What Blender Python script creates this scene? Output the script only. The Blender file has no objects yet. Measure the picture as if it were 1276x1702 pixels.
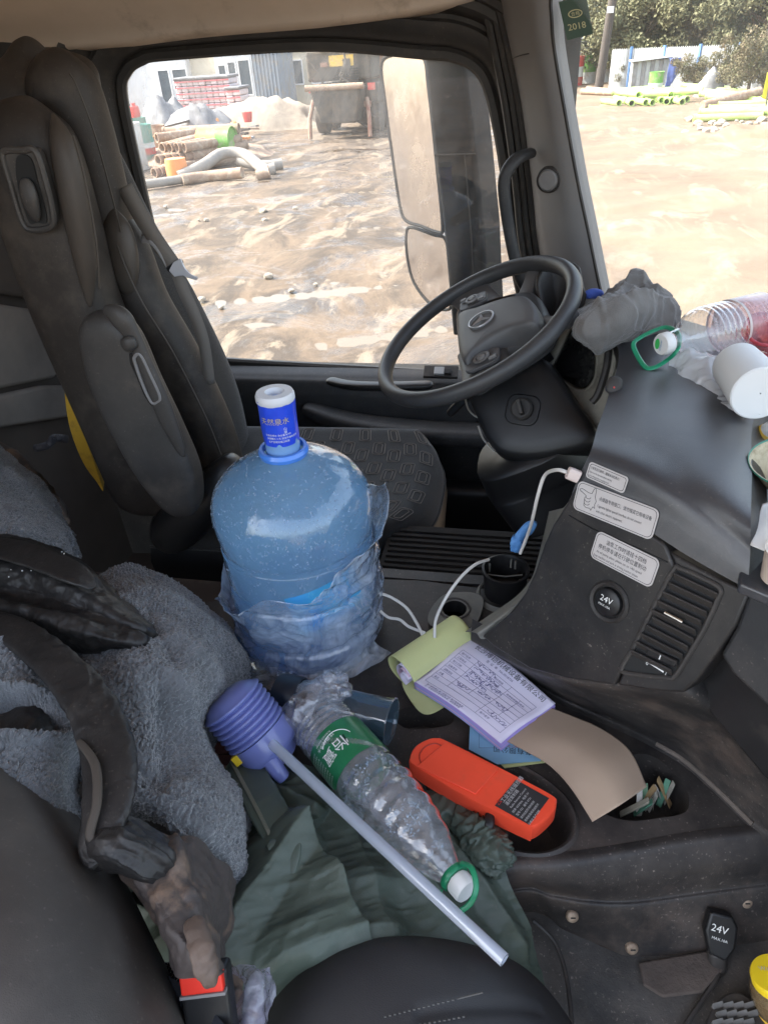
import bpy, bmesh, math, random
import numpy as np
from mathutils import Vector, Matrix
random.seed(7)
rng = np.random.default_rng(7)
SC = bpy.context.scene
COL = SC.collection
R = math.radians

# ---------------------------------------------------------------- camera
FPX, PW, PH = 1150.0, 1276.0, 1702.0
PITCH, ROLL, YAW = R(34.2), R(4.0), R(13.0)
_fw = np.array([-math.sin(YAW)*math.cos(PITCH), math.cos(YAW)*math.cos(PITCH), -math.sin(PITCH)])
_r0 = np.array([math.cos(YAW), math.sin(YAW), 0.0]); _u0 = np.cross(_r0, _fw)
_r = _r0*math.cos(ROLL) - _u0*math.sin(ROLL); _u = _u0*math.cos(ROLL) + _r0*math.sin(ROLL)
cam_d = bpy.data.cameras.new("camera"); cam = bpy.data.objects.new("camera", cam_d); COL.objects.link(cam)
cam_d.sensor_width = 36; cam_d.lens = 36*FPX/PH; cam_d.clip_start = 0.02; cam_d.clip_end = 2000
M4 = Matrix.Identity(4)
for i in range(3):
    M4[i][0], M4[i][1], M4[i][2] = _r[i], _u[i], -_fw[i]
cam.matrix_world = M4
SC.camera = cam

# ---------------------------------------------------------------- light
SUN_EL, SUN_AZ = R(44), R(180)          # direction towards the sun: azimuth from +X, counter-clockwise
wd = bpy.data.worlds.new("World"); SC.world = wd; wd.use_nodes = True
nt = wd.node_tree; nt.nodes.clear()
sky = nt.nodes.new("ShaderNodeTexSky"); sky.sky_type = 'NISHITA'; sky.sun_disc = False
sky.sun_elevation = SUN_EL; sky.sun_rotation = R(90) - SUN_AZ
sky.air_density = 1.2; sky.dust_density = 3.5; sky.ozone_density = 1.0
bg = nt.nodes.new("ShaderNodeBackground"); bg.inputs[1].default_value = 0.15
wo = nt.nodes.new("ShaderNodeOutputWorld")
hs = nt.nodes.new("ShaderNodeHueSaturation"); hs.inputs["Saturation"].default_value = .65   # hazy, milky daylight sky
nt.links.new(sky.outputs[0], hs.inputs["Color"]); nt.links.new(hs.outputs[0], bg.inputs[0]); nt.links.new(bg.outputs[0], wo.inputs[0])
sd = bpy.data.lights.new("sun", 'SUN'); sun = bpy.data.objects.new("sun", sd); COL.objects.link(sun)
sd.energy = 2.0; sd.angle = R(0.6); sd.color = (1.0, 0.95, 0.88)
sdir = Vector((math.cos(SUN_EL)*math.cos(SUN_AZ), math.cos(SUN_EL)*math.sin(SUN_AZ), math.sin(SUN_EL)))
sun.rotation_euler = sdir.to_track_quat('Z', 'Y').to_euler()
SC.view_settings.view_transform = 'Standard'; SC.view_settings.look = 'None'
SC.view_settings.exposure = 2.5; SC.view_settings.gamma = 1.0
try: SC.view_settings.use_curve_mapping = False
except Exception: pass
SC.cycles.max_bounces = 10; SC.cycles.diffuse_bounces = 4; SC.cycles.glossy_bounces = 3
SC.cycles.transmission_bounces = 6; SC.cycles.transparent_max_bounces = 14
SC.cycles.caustics_reflective = False; SC.cycles.caustics_refractive = False
SC.cycles.sample_clamp_indirect = 4.0

# ---------------------------------------------------------------- measuring: image ray meets a real plane
def ray(x, y): return _fw + _r*((x-PW/2)/FPX) + _u*((PH/2-y)/FPX)
def D(x, y, d): return ray(x, y)*d
def Z(x, y, z): q = ray(x, y); return q*(z/q[2])
def Y(x, y, v): q = ray(x, y); return q*(v/q[1])
def X(x, y, v): q = ray(x, y); return q*(v/q[0])
class Plane:
    def __init__(s, p, n, up=(0, 0, 1)):
        s.p = np.array(p, float); s.n = np.array(n, float); s.n /= np.linalg.norm(s.n)
        s.r = np.cross(up, s.n); s.r /= np.linalg.norm(s.r); s.u = np.cross(s.n, s.r)
    def at(s, x, y, h=0.0):
        q = ray(x, y); P = s.p + s.n*h
        return q*((P@s.n)/(q@s.n))
    def pt(s, a, b, h=0.0): return s.p + s.r*a + s.u*b + s.n*h
    def loc(s, P): P = np.array(P)-s.p; return (P@s.r, P@s.u)

# ---------------------------------------------------------------- noise
_perm = np.random.default_rng(3).permutation(4096)
def _h(i, j, k): return _perm[(_perm[(_perm[i & 4095] + j) & 4095] + k) & 4095]/4095.0*2-1
def noise(P, s=1.0, seed=0):
    P = np.asarray(P, float)*s + seed*17.31
    i = np.floor(P).astype(int); f = P-i; f = f*f*f*(f*(f*6-15)+10)
    out = 0
    for a in (0, 1):
        for b in (0, 1):
            for c in (0, 1):
                w = (f[..., 0] if a else 1-f[..., 0])*(f[..., 1] if b else 1-f[..., 1])*(f[..., 2] if c else 1-f[..., 2])
                out = out + w*_h(i[..., 0]+a, i[..., 1]+b, i[..., 2]+c)
    return out
def fbm(P, s=1.0, o=4, seed=0, g=0.5):
    t = 0; a = 1.0
    for k in range(o): t = t + a*noise(P, s*2**k, seed+k); a *= g
    return t
def ridge(P, s=1.0, o=2, seed=0, soft=0.0):
    t = 0; a = 1.0
    for k in range(o): t = t + a*(1-2*np.sqrt(noise(P, s*2**k, seed+k)**2+soft)); a *= .5
    return t

# ---------------------------------------------------------------- scene graph helpers
WL = {}
def put(o, label=None, cat=None, group=None, kind=None):
    if label: o["label"] = label
    if cat: o["category"] = cat
    if group: o["group"] = group
    if kind: o["kind"] = kind
    return o
def thing(name, label, cat, loc=(0, 0, 0), group=None):
    o = bpy.data.objects.new(name, None); COL.objects.link(o); o.empty_display_size = .05
    o.location = Vector([float(v) for v in loc]); WL[o.name] = np.array(loc, float)
    return put(o, label, cat, group)
def obj(name, V, F, m, parent=None, smooth=True, sub=0, solid=0, bevel=0, loc=None, edgesplit=None):
    V = np.array(V, float).reshape(-1, 3)
    if parent is not None: base = WL[parent.name]
    else:
        base = np.array(loc, float) if loc is not None else np.array([*((V[:, :2].max(0)+V[:, :2].min(0))/2), V[:, 2].min()])
    me = bpy.data.meshes.new(name); me.from_pydata((V-base).tolist(), [], [tuple(int(i) for i in f) for f in F]); me.update()
    if m is not None: me.materials.append(m)
    if smooth: me.polygons.foreach_set("use_smooth", [True]*len(me.polygons))
    o = bpy.data.objects.new(name, me); COL.objects.link(o)
    WL[o.name] = base
    if parent is not None: o.parent = parent
    else: o.location = Vector(base.tolist())
    if solid:
        md = o.modifiers.new("s", 'SOLIDIFY'); md.thickness = solid; md.offset = 0
    if bevel:
        md = o.modifiers.new("b", 'BEVEL'); md.width = bevel; md.segments = 3; md.limit_method = 'ANGLE'; md.angle_limit = R(35); md.harden_normals = False
    if sub:
        md = o.modifiers.new("u", 'SUBSURF'); md.levels = sub; md.render_levels = sub
    if smooth and edgesplit is not False and not sub:
        try:
            me.set_sharp_from_angle(angle=R(edgesplit or 38))
        except Exception: pass
    return o
def dup(o, loc=None, rot=None, scale=None, parent=None, label=None, group=None):
    c = o.copy(); COL.objects.link(c); c.parent = parent
    if loc is not None: c.location = Vector([float(v) for v in loc])
    if rot is not None: c.rotation_euler = rot
    if scale is not None: c.scale = scale
    if label: c["label"] = label
    if group: c["group"] = group
    for ch in list(o.children):
        dup(ch, parent=c)
    return c
class G:
    """collects geometry for ONE mesh"""
    def __init__(s): s.V = []; s.F = []; s.n = 0
    def add(s, V, F):
        V = np.array(V, float).reshape(-1, 3); s.V.append(V); s.F += [tuple(i+s.n for i in f) for f in F]; s.n += len(V); return s
    def verts(s): return np.concatenate(s.V)
    def box(s, lo, hi):
        a, b = np.array(lo, float), np.array(hi, float)
        V = [(x, y, z) for x in (a[0], b[0]) for y in (a[1], b[1]) for z in (a[2], b[2])]
        return s.add(V, [(0, 1, 3, 2), (4, 6, 7, 5), (0, 4, 5, 1), (2, 3, 7, 6), (0, 2, 6, 4), (1, 5, 7, 3)])
    def obox(s, c, ax, half):
        c = np.array(c, float); ax = [np.array(a, float)/np.linalg.norm(a) for a in ax]
        V = [c+ax[0]*half[0]*i+ax[1]*half[1]*j+ax[2]*half[2]*k for i in (-1, 1) for j in (-1, 1) for k in (-1, 1)]
        return s.add(V, [(0, 1, 3, 2), (4, 6, 7, 5), (0, 4, 5, 1), (2, 3, 7, 6), (0, 2, 6, 4), (1, 5, 7, 3)])
    def tube(s, path, r, n=8, caps=True, closed=False, flat=1.0, up=None):
        P = np.array(path, float); m = len(P)
        rr = np.full(m, r) if np.isscalar(r) else np.array(r, float)
        T = np.gradient(P, axis=0) if not closed else (np.roll(P, -1, 0)-np.roll(P, 1, 0))
        T /= np.linalg.norm(T, axis=1)[:, None]+1e-12
        ref = np.array(up if up is not None else ((0, 0, 1) if abs(T[0][2]) < .9 else (1, 0, 0)), float)
        A = np.cross(T[0], ref); A /= np.linalg.norm(A); V = []
        for i in range(m):
            if up is not None: A = np.cross(T[i], ref); A /= np.linalg.norm(A)
            else: A = A - T[i]*(A@T[i]); A /= np.linalg.norm(A)
            B = np.cross(T[i], A)
            for k in range(n):
                t = 2*math.pi*k/n; V.append(P[i]+(A*math.cos(t)+B*math.sin(t)*flat)*rr[i])
        F = []
        for i in range(m if closed else m-1):
            for k in range(n):
                a = i*n+k; b = i*n+(k+1) % n; c = ((i+1) % m)*n+(k+1) % n; d = ((i+1) % m)*n+k
                F.append((a, b, c, d))
        if caps and not closed: F.append(tuple(range(n-1, -1, -1))); F.append(tuple((m-1)*n+k for k in range(n)))
        return s.add(V, F)
    def lathe(s, prof, o, ax=(0, 0, 1), n=32, cap0=False, cap1=False, ref=None, mod=None):
        o = np.array(o, float); ax = np.array(ax, float); ax /= np.linalg.norm(ax)
        a = np.cross(ax, ref if ref is not None else ((1, 0, 0) if abs(ax[0]) < .8 else (0, 1, 0))); a /= np.linalg.norm(a); b = np.cross(ax, a)
        V = []
        for (r, h) in prof:
            for k in range(n):
                t = 2*math.pi*k/n; q = r*(mod(t, h) if mod else 1); V.append(o+ax*h+(a*math.cos(t)+b*math.sin(t))*q)
        F = [(i*n+k, i*n+(k+1) % n, (i+1)*n+(k+1) % n, (i+1)*n+k) for i in range(len(prof)-1) for k in range(n)]
        if cap0: F.append(tuple(range(n-1, -1, -1)))
        if cap1: F.append(tuple((len(prof)-1)*n+k for k in range(n)))
        return s.add(V, F)
    def prism(s, poly, vec, cap=True):
        P = np.array(poly, float); n = len(P); V = np.concatenate([P, P+np.array(vec, float)])
        F = [(k, (k+1) % n, n+(k+1) % n, n+k) for k in range(n)]
        if cap: F += [tuple(range(n-1, -1, -1)), tuple(range(n, 2*n))]
        return s.add(V, F)
    def poly(s, P): return s.add(P, [tuple(range(len(P)))])
    def build(s, name, m, parent=None, **k): return obj(name, s.verts(), s.F, m, parent, **k)

def cr(P, n):
    """Catmull-Rom resample of a polyline (last axis = coords, first axis = index) to n samples"""
    P = np.array(P, float); m = len(P)
    t = np.linspace(0, m-1, n) if np.isscalar(n) else np.asarray(n)*(m-1)
    i = np.clip(np.floor(t).astype(int), 0, m-2); f = (t-i).reshape((-1,)+(1,)*(P.ndim-1))
    a = P[np.clip(i-1, 0, m-1)]; b = P[i]; c = P[i+1]; d = P[np.clip(i+2, 0, m-1)]
    return .5*((2*b)+(-a+c)*f+(2*a-5*b+4*c-d)*f*f+(-a+3*b-3*c+d)*f**3)
def cr_closed(P, n):
    P = np.array(P, float); m = len(P); t = np.arange(n)*m/n; i = np.floor(t).astype(int); f = (t-i)[:, None]
    a, b, c, d = P[(i-1) % m], P[i % m], P[(i+1) % m], P[(i+2) % m]
    return .5*((2*b)+(-a+c)*f+(2*a-5*b+4*c-d)*f*f+(-a+3*b-3*c+d)*f**3)
def grid_normals(Q):
    du = np.gradient(Q, axis=0); dv = np.gradient(Q, axis=1); N = np.cross(du, dv); N /= np.linalg.norm(N, axis=2)[..., None]+1e-12
    return N
def grid_faces(nu, nv, wrap=False):
    F = []
    for i in range(nu-1):
        for j in range(nv if wrap else nv-1):
            F.append((i*nv+j, i*nv+(j+1) % nv, (i+1)*nv+(j+1) % nv, (i+1)*nv+j))
    return F
def patch(name, ctrl, nu, nv, m, parent=None, disp=None, face=None, **k):
    """smooth surface through a net of control points; disp(Q, N, U, V) -> displaced points. face: direction the normal should look along"""
    C = np.array(ctrl, float); Q = cr(C, nu); Q = cr(Q.transpose(1, 0, 2), nv).transpose(1, 0, 2)
    N = grid_normals(Q)
    fl = False
    if face is not None and (N.reshape(-1, 3).mean(0) @ np.array(face, float)) < 0: N = -N; fl = True
    if disp is not None:
        U, W = np.meshgrid(np.linspace(0, 1, nu), np.linspace(0, 1, nv), indexing='ij'); Q = disp(Q, N, U, W)
    F = grid_faces(nu, nv)
    N2 = np.cross(Q[1, 1]-Q[0, 1], Q[1, 1]-Q[1, 0])
    if fl: F = [f for f in F]
    if not fl: F = [f[::-1] for f in F]
    return obj(name, Q.reshape(-1, 3), F, m, parent, edgesplit=False, **k)
def sweep(name, spine, hw, ht, wdir, m, parent=None, n=28, k=40, e=2.6, cap=.25, disp=None, **kw):
    """a soft solid: superellipse sections (half width hw along wdir, half thickness ht across) along a spine, ends rounded"""
    kk = k if cap <= 0 else .45*np.linspace(0, 1, k)+.55*(1-np.cos(np.linspace(0, math.pi, k)))/2
    S = cr(spine, kk); W = cr(np.array(hw, float)[:, None], kk)[:, 0]; T = cr(np.array(ht, float)[:, None], kk)[:, 0]
    Tn = np.gradient(S, axis=0); Tn /= np.linalg.norm(Tn, axis=1)[:, None]
    wd_ = np.array(wdir, float)
    L = np.concatenate([[0], np.cumsum(np.linalg.norm(np.diff(S, axis=0), axis=1))]); L /= L[-1]
    V = []
    for i in range(k):
        A = wd_-Tn[i]*(wd_@Tn[i]); A /= np.linalg.norm(A); B = np.cross(Tn[i], A)
        q = 1.0
        if cap > 0:
            t = min(L[i], 1-L[i])/cap
            if t < 1: q = (1-(1-max(t, .0))**3)**(1/3.0)
            q = max(q, .02)
        for j in range(n):
            t = 2*math.pi*j/n; c, s_ = math.cos(t), math.sin(t)
            V.append(S[i]+A*W[i]*q*math.copysign(abs(c)**(2/e), c)+B*T[i]*q*math.copysign(abs(s_)**(2/e), s_))
    V = np.array(V)
    if disp is not None: V = disp(V)
    F = grid_faces(k, n, wrap=True)
    F.append(tuple(range(n-1, -1, -1))); F.append(tuple((k-1)*n+j for j in range(n)))
    return obj(name, V, F, m, parent, edgesplit=False, **kw)
def slab(name, outline, vec, m, parent=None, bevel=.003, **k):
    g = G().prism(outline, vec); o = g.build(name, m, parent, bevel=bevel, **k)
    return o
def flipfix(o):
    bm = bmesh.new(); bm.from_mesh(o.data); bmesh.ops.recalc_face_normals(bm, faces=bm.faces); bm.to_mesh(o.data); bm.free(); return o
def rrect(w, h, r, n=6):
    """rounded rectangle outline centred on 0, anticlockwise"""
    out = []
    for cx, cy, a0 in ((w/2-r, h/2-r, 0), (-w/2+r, h/2-r, 90), (-w/2+r, -h/2+r, 180), (w/2-r, -h/2+r, 270)):
        for i in range(n+1): a = R(a0+90*i/n); out.append((cx+r*math.cos(a), cy+r*math.sin(a)))
    return out
_tc = {}
def text(name, s, o, r, u, size, m, parent, align='LEFT', lift=.0004, xs=1.0, fn=None):
    """flat lettering: s written from o, reading along r, letters standing along u"""
    cu = bpy.data.curves.new("t", 'FONT'); cu.body = s; cu.size = size; cu.align_x = align; cu.resolution_u = 2
    to = bpy.data.objects.new("t", cu); COL.objects.link(to)
    dg = bpy.context.evaluated_depsgraph_get(); me = bpy.data.meshes.new_from_object(to.evaluated_get(dg))
    bpy.data.objects.remove(to); bpy.data.curves.remove(cu)
    n = len(me.vertices)
    if n == 0: return None
    co = np.empty(n*3); me.vertices.foreach_get("co", co); co = co.reshape(-1, 3)
    F = [tuple(p.vertices) for p in me.polygons]; bpy.data.meshes.remove(me)
    r = np.array(r, float); u = np.array(u, float); r = r/np.linalg.norm(r); u = u/np.linalg.norm(u); nn = np.cross(r, u)
    if fn is not None: V = np.array([fn(c[0]*xs, c[1]) for c in co])
    else: V = np.array(o)[None]+co[:, :1]*xs*r+co[:, 1:2]*u+nn*lift
    return obj(name, V, F, m, parent, smooth=False)

# ---------------------------------------------------------------- materials
def mat(name, col, rough=.6, metal=0.0, var=None, vscale=8, vamt=.5, bump=0, bscale=200, bdetail=4, spec=.5, dirt=None, dscale=6, dlo=.5, dhi=.7, damt=1.0,
        rvar=0, speck=0, sheen=0, coat=0, trans=0, alpha=1, ior=1.45, stretch=None, emit=None, bdist=.002):
    m = bpy.data.materials.new(name); m.use_nodes = True; n = m.node_tree.nodes; l = m.node_tree.links
    b = n["Principled BSDF"]; b.inputs["Base Color"].default_value = (*col, 1); b.inputs["Roughness"].default_value = rough
    b.inputs["Metallic"].default_value = metal; b.inputs["Specular IOR Level"].default_value = spec; b.inputs["IOR"].default_value = ior
    if sheen: b.inputs["Sheen Weight"].default_value = sheen; b.inputs["Sheen Roughness"].default_value = .4
    if coat: b.inputs["Coat Weight"].default_value = coat; b.inputs["Coat Roughness"].default_value = .15
    if trans: b.inputs["Transmission Weight"].default_value = trans
    if alpha < 1: b.inputs["Alpha"].default_value = alpha
    tc = n.new("ShaderNodeTexCoord"); vec = tc.outputs["Object"]
    if stretch:
        mp = n.new("ShaderNodeMapping"); mp.inputs["Scale"].default_value = stretch; l.new(vec, mp.inputs[0]); vec = mp.outputs[0]
    def nz(sc, det=5, rg=.6, off=0):
        t = n.new("ShaderNodeTexNoise"); t.inputs["Scale"].default_value = sc; t.inputs["Detail"].default_value = det; t.inputs["Roughness"].default_value = rg
        if off:
            mp = n.new("ShaderNodeMapping"); mp.inputs["Location"].default_value = (off, off*1.7, -off); l.new(vec, mp.inputs[0]); l.new(mp.outputs[0], t.inputs[0])
        else: l.new(vec, t.inputs[0])
        return t.outputs["Fac"]
    def rmp(x, lo, hi):
        r = n.new("ShaderNodeMapRange"); r.inputs[1].default_value = lo; r.inputs[2].default_value = hi; l.new(x, r.inputs[0]); return r.outputs[0]
    cur = None
    if var is not None:
        mx = n.new("ShaderNodeMix"); mx.data_type = 'RGBA'; mx.inputs[6].default_value = (*col, 1); mx.inputs[7].default_value = (*var, 1)
        q = rmp(nz(vscale), .5-vamt/2, .5+vamt/2); l.new(q, mx.inputs[0]); cur = mx.outputs[2]
    if dirt is not None:
        mx = n.new("ShaderNodeMix"); mx.data_type = 'RGBA'; mx.inputs[7].default_value = (*dirt, 1)
        if cur is not None: l.new(cur, mx.inputs[6])
        else: mx.inputs[6].default_value = (*col, 1)
        q = rmp(nz(dscale, 8, .68, 3.3), dlo, dhi)
        mu = n.new("ShaderNodeMath"); mu.operation = 'MULTIPLY'; mu.inputs[1].default_value = damt; l.new(q, mu.inputs[0])
        l.new(mu.outputs[0], mx.inputs[0]); cur = mx.outputs[2]
        ra = n.new("ShaderNodeMath"); ra.operation = 'MULTIPLY_ADD'; ra.inputs[1].default_value = max(0, .9-rough)*.8; ra.inputs[2].default_value = rough; l.new(mu.outputs[0], ra.inputs[0]); l.new(ra.outputs[0], b.inputs["Roughness"])
    if speck:      # dust specks and short scuffs lying on the surface
        mx = n.new("ShaderNodeMix"); mx.data_type = 'RGBA'; mx.inputs[7].default_value = (.22, .19, .165, 1)
        if cur is not None: l.new(cur, mx.inputs[6])
        else: mx.inputs[6].default_value = (*col, 1)
        q = rmp(nz(210, 3, .5, 7.7), .63, .72); q2 = rmp(nz(9, 6, .7, 5.1), .42, .66)
        mu = n.new("ShaderNodeMath"); mu.operation = 'MULTIPLY'; l.new(q, mu.inputs[0]); l.new(q2, mu.inputs[1])
        m3 = n.new("ShaderNodeMath"); m3.operation = 'MULTIPLY_ADD'; m3.inputs[1].default_value = speck; l.new(mu.outputs[0], m3.inputs[0])
        s3 = n.new("ShaderNodeMath"); s3.operation = 'MULTIPLY'; s3.inputs[1].default_value = speck*.16; l.new(q2, s3.inputs[0]); l.new(s3.outputs[0], m3.inputs[2])
        l.new(m3.outputs[0], mx.inputs[0]); cur = mx.outputs[2]
    if cur is not None: l.new(cur, b.inputs["Base Color"])
    if bump:
        bp = n.new("ShaderNodeBump"); bp.inputs["Strength"].default_value = bump; bp.inputs["Distance"].default_value = bdist; l.new(nz(bscale, bdetail, .6, 1.1), bp.inputs["Height"]); l.new(bp.outputs[0], b.inputs["Normal"])
    if emit: b.inputs["Emission Color"].default_value = (*emit[:3], 1); b.inputs["Emission Strength"].default_value = emit[3]
    return m
def schlick(n, l):
    lw = n.new("ShaderNodeLayerWeight"); lw.inputs[0].default_value = .5
    p = n.new("ShaderNodeMath"); p.operation = 'POWER'; p.inputs[1].default_value = 4.5; l.new(lw.outputs["Facing"], p.inputs[0])
    a = n.new("ShaderNodeMath"); a.operation = 'MULTIPLY_ADD'; a.inputs[1].default_value = .92; a.inputs[2].default_value = .045; l.new(p.outputs[0], a.inputs[0]); return lw, a.outputs[0]
def film(name, tint, tr=.6, rough=.15, gl=.3, diff=(.8, .8, .8), dif=.2, bump=0, bscale=40, cloud=None, ior=1.45, tl=.5):
    """thin clear plastic or glass: see-through tint + mirror + a little milky scatter"""
    m = bpy.data.materials.new(name); m.use_nodes = True; n = m.node_tree.nodes; l = m.node_tree.links; n.clear()
    out = n.new("ShaderNodeOutputMaterial"); T = n.new("ShaderNodeBsdfTransparent"); T.inputs[0].default_value = (*tint, 1)
    Gs = n.new("ShaderNodeBsdfGlossy"); Gs.inputs["Roughness"].default_value = rough; Gs.inputs["Color"].default_value = (1, 1, 1, 1)
    Df = n.new("ShaderNodeBsdfDiffuse"); Df.inputs[0].default_value = (*diff, 1); Tl = n.new("ShaderNodeBsdfTranslucent"); Tl.inputs[0].default_value = (*diff, 1)
    mdt = n.new("ShaderNodeMixShader"); mdt.inputs[0].default_value = tl; l.new(Df.outputs[0], mdt.inputs[1]); l.new(Tl.outputs[0], mdt.inputs[2])
    m1 = n.new("ShaderNodeMixShader"); l.new(T.outputs[0], m1.inputs[1]); l.new(mdt.outputs[0], m1.inputs[2]); m1.inputs[0].default_value = dif
    tc = n.new("ShaderNodeTexCoord")
    if cloud:
        t = n.new("ShaderNodeTexNoise"); t.inputs["Scale"].default_value = cloud[0]; t.inputs["Detail"].default_value = 6; t.inputs["Roughness"].default_value = .65; t.inputs["Distortion"].default_value = cloud[4] if len(cloud) > 4 else 0
        mp = n.new("ShaderNodeMapping"); l.new(tc.outputs["Object"], mp.inputs[0]); l.new(mp.outputs[0], t.inputs[0])
        if len(cloud) > 5: mp.inputs["Scale"].default_value = cloud[5]
        r = n.new("ShaderNodeMapRange"); r.inputs[1].default_value = .35; r.inputs[2].default_value = .7; r.inputs[3].default_value = cloud[1]; r.inputs[4].default_value = cloud[2]; l.new(t.outputs["Fac"], r.inputs[0]); l.new(r.outputs[0], m1.inputs[0])
    fr, fo = schlick(n, l)
    mu = n.new("ShaderNodeMath"); mu.operation = 'MULTIPLY'; mu.inputs[1].default_value = gl; l.new(fo, mu.inputs[0]); mu.use_clamp = True
    m2 = n.new("ShaderNodeMixShader"); l.new(mu.outputs[0], m2.inputs[0]); l.new(m1.outputs[0], m2.inputs[1]); l.new(Gs.outputs[0], m2.inputs[2]); l.new(m2.outputs[0], out.inputs[0])
    if bump:
        t = n.new("ShaderNodeTexNoise"); t.inputs["Scale"].default_value = bscale; t.inputs["Detail"].default_value = 4; l.new(tc.outputs["Object"], t.inputs[0])
        bp = n.new("ShaderNodeBump"); bp.inputs["Strength"].default_value = bump; bp.inputs["Distance"].default_value = .004; l.new(t.outputs["Fac"], bp.inputs["Height"])
        for q in (Gs, Df, Tl, fr): l.new(bp.outputs[0], q.inputs["Normal"])
    return m
# ================================================================ OUTSIDE
GZ = -2.6
def gp(x, y): return Z(x, y, GZ)
def lin(*c): return tuple(c)
# ground
def ground():
    m = bpy.data.materials.new("site_ground"); m.use_nodes = True; n = m.node_tree.nodes; l = m.node_tree.links; b = n["Principled BSDF"]
    tc = n.new("ShaderNodeTexCoord"); v = tc.outputs["Object"]
    def nz(s, d=6, r=.6, dist=0, st=None):
        t = n.new("ShaderNodeTexNoise"); t.inputs["Scale"].default_value = s; t.inputs["Detail"].default_value = d; t.inputs["Roughness"].default_value = r; t.inputs["Distortion"].default_value = dist
        if st:
            mp = n.new("ShaderNodeMapping"); mp.inputs["Scale"].default_value = st; mp.inputs["Rotation"].default_value = (0, 0, .5); l.new(v, mp.inputs[0]); l.new(mp.outputs[0], t.inputs[0])
        else: l.new(v, t.inputs[0])
        return t.outputs["Fac"]
    def rmp(x, a, c, d=0, e=1):
        r = n.new("ShaderNodeMapRange"); r.inputs[1].default_value = a; r.inputs[2].default_value = c; r.inputs[3].default_value = d; r.inputs[4].default_value = e; l.new(x, r.inputs[0]); return r.outputs[0]
    def mix(a, c, f):
        x = n.new("ShaderNodeMix"); x.data_type = 'RGBA'
        for k, q in ((6, a), (7, c)):
            if isinstance(q, tuple): x.inputs[k].default_value = (*q, 1)
            else: l.new(q, x.inputs[k])
        l.new(f, x.inputs[0]); return x.outputs[2]
    def mul(a, c):
        x = n.new("ShaderNodeMath"); x.operation = 'MULTIPLY'; l.new(a, x.inputs[0])
        if isinstance(c, float): x.inputs[1].default_value = c
        else: l.new(c, x.inputs[1])
        return x.outputs[0]
    at = n.new("ShaderNodeAttribute"); at.attribute_name = "wet"; wet = at.outputs["Fac"]
    dry = mix((.20, .145, .095), (.13, .092, .058), rmp(nz(.35, 5, .6), .4, .65))
    dry = mix(dry, (.25, .195, .135), rmp(nz(1.4, 8, .7, 1, (1, .35, 1)), .52, .62))
    dry = mix(dry, (.20, .135, .08), mul(rmp(nz(.55, 6, .65, .6, (.25, 1.6, 1)), .5, .62), .6))
    dry = mix(dry, (.18, .125, .075), mul(rmp(nz(6, 8, .75), .56, .68), .7))
    mud = mix((.135, .093, .058), (.055, .039, .026), rmp(nz(.9, 8, .7, 1.2, (1, .5, 1)), .42, .58))
    mud = mix(mud, (.19, .145, .10), rmp(nz(1.7, 8, .72, .8, (1, .4, 1)), .53, .6))
    c = mix(dry, mud, wet); l.new(c, b.inputs["Base Color"])
    wr = mul(wet, rmp(nz(.8, 8, .7, 1), .48, .58))
    l.new(rmp(wr, 0, 1, .92, .22), b.inputs["Roughness"])
    bp = n.new("ShaderNodeBump"); bp.inputs["Strength"].default_value = .6; bp.inputs["Distance"].default_value = .03; l.new(nz(7, 10, .75), bp.inputs["Height"]); l.new(bp.outputs[0], b.inputs["Normal"])
    nx, ny = 430, 620
    a = np.linspace(-1, 1, nx); xs = -2+ 14*a+ 420*np.sign(a)*np.abs(a)**5
    c_ = np.linspace(0, 1, ny); ys = -60*(1-c_)**8+ 3+ 34*c_ + 600*c_**7
    Xg, Yg = np.meshgrid(xs, ys, indexing='ij'); P = np.stack([Xg, Yg, np.zeros_like(Xg)], -1)
    edge = Xg+.0*Yg + 1.5*noise(P, .25, 5)
    wetm = np.clip((1.0-edge)/1.6, 0, 1)*np.clip((34-Yg)/8, 0, 1)
    near = np.clip((60-Yg)/30, 0, 1)*np.clip((45-np.abs(Xg))/20, 0, 1)
    th = .6; Pr = np.stack([Xg*math.cos(th)+Yg*math.sin(th), (-Xg*math.sin(th)+Yg*math.cos(th))*3.2, P[..., 2]], -1)
    h = near*(.016*fbm(P, .33, 3, 1)+.004*fbm(P, 2.2, 4, 2)) + wetm*near*(.007*ridge(Pr, .35, 2, 4, .01)+.008*fbm(P, 1.9, 5, 8)-.008) + (1-wetm)*near*.012*ridge(Pr, .3, 3, 9)
    for (c0, k1, am, fr, ph, on) in ((8.6, .10, 1.0, .35, 0, 1), (11.5, -.22, 1.3, .28, 1.7, 1), (15.5, .05, 1.5, .2, 3, 1), (9.5, 1.3, .6, .4, 2, 0), (3.0, 1.6, .8, .3, 1, 0)):
        for side in (-1, 1):
            d = (Yg-(c0+k1*Xg+am*np.sin(fr*Xg+ph)+side*.95))/math.sqrt(1+k1*k1)
            h = h + near*(wetm if on else (1-wetm))*(.6+.6*noise(P, .5, 31))*(-.022*np.exp(-(d/.17)**4)*(1+.35*np.sign(np.sin(Xg*26+d*12)))+.011*np.exp(-((np.abs(d)-.26)/.07)**2))
    h = h + .9*np.exp(-(((Xg+13.0)/3.6)**2+((Yg-31)/2.2)**2))*(1+.35*fbm(P, .8, 3, 3))*0.8 + 1.5*np.exp(-(((Xg-11.3)/2.2)**2+((Yg-25)/3.0)**2))*(1+.3*fbm(P, .9, 3, 6)) + .5*np.exp(-(((Xg-7.2)/2.8)**2+((Yg-21.5)/1.2)**2))*np.clip(1+fbm(P, 2, 3, 16), 0, 2)*.6
    Q = np.stack([Xg, Yg, GZ+h], -1)
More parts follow.
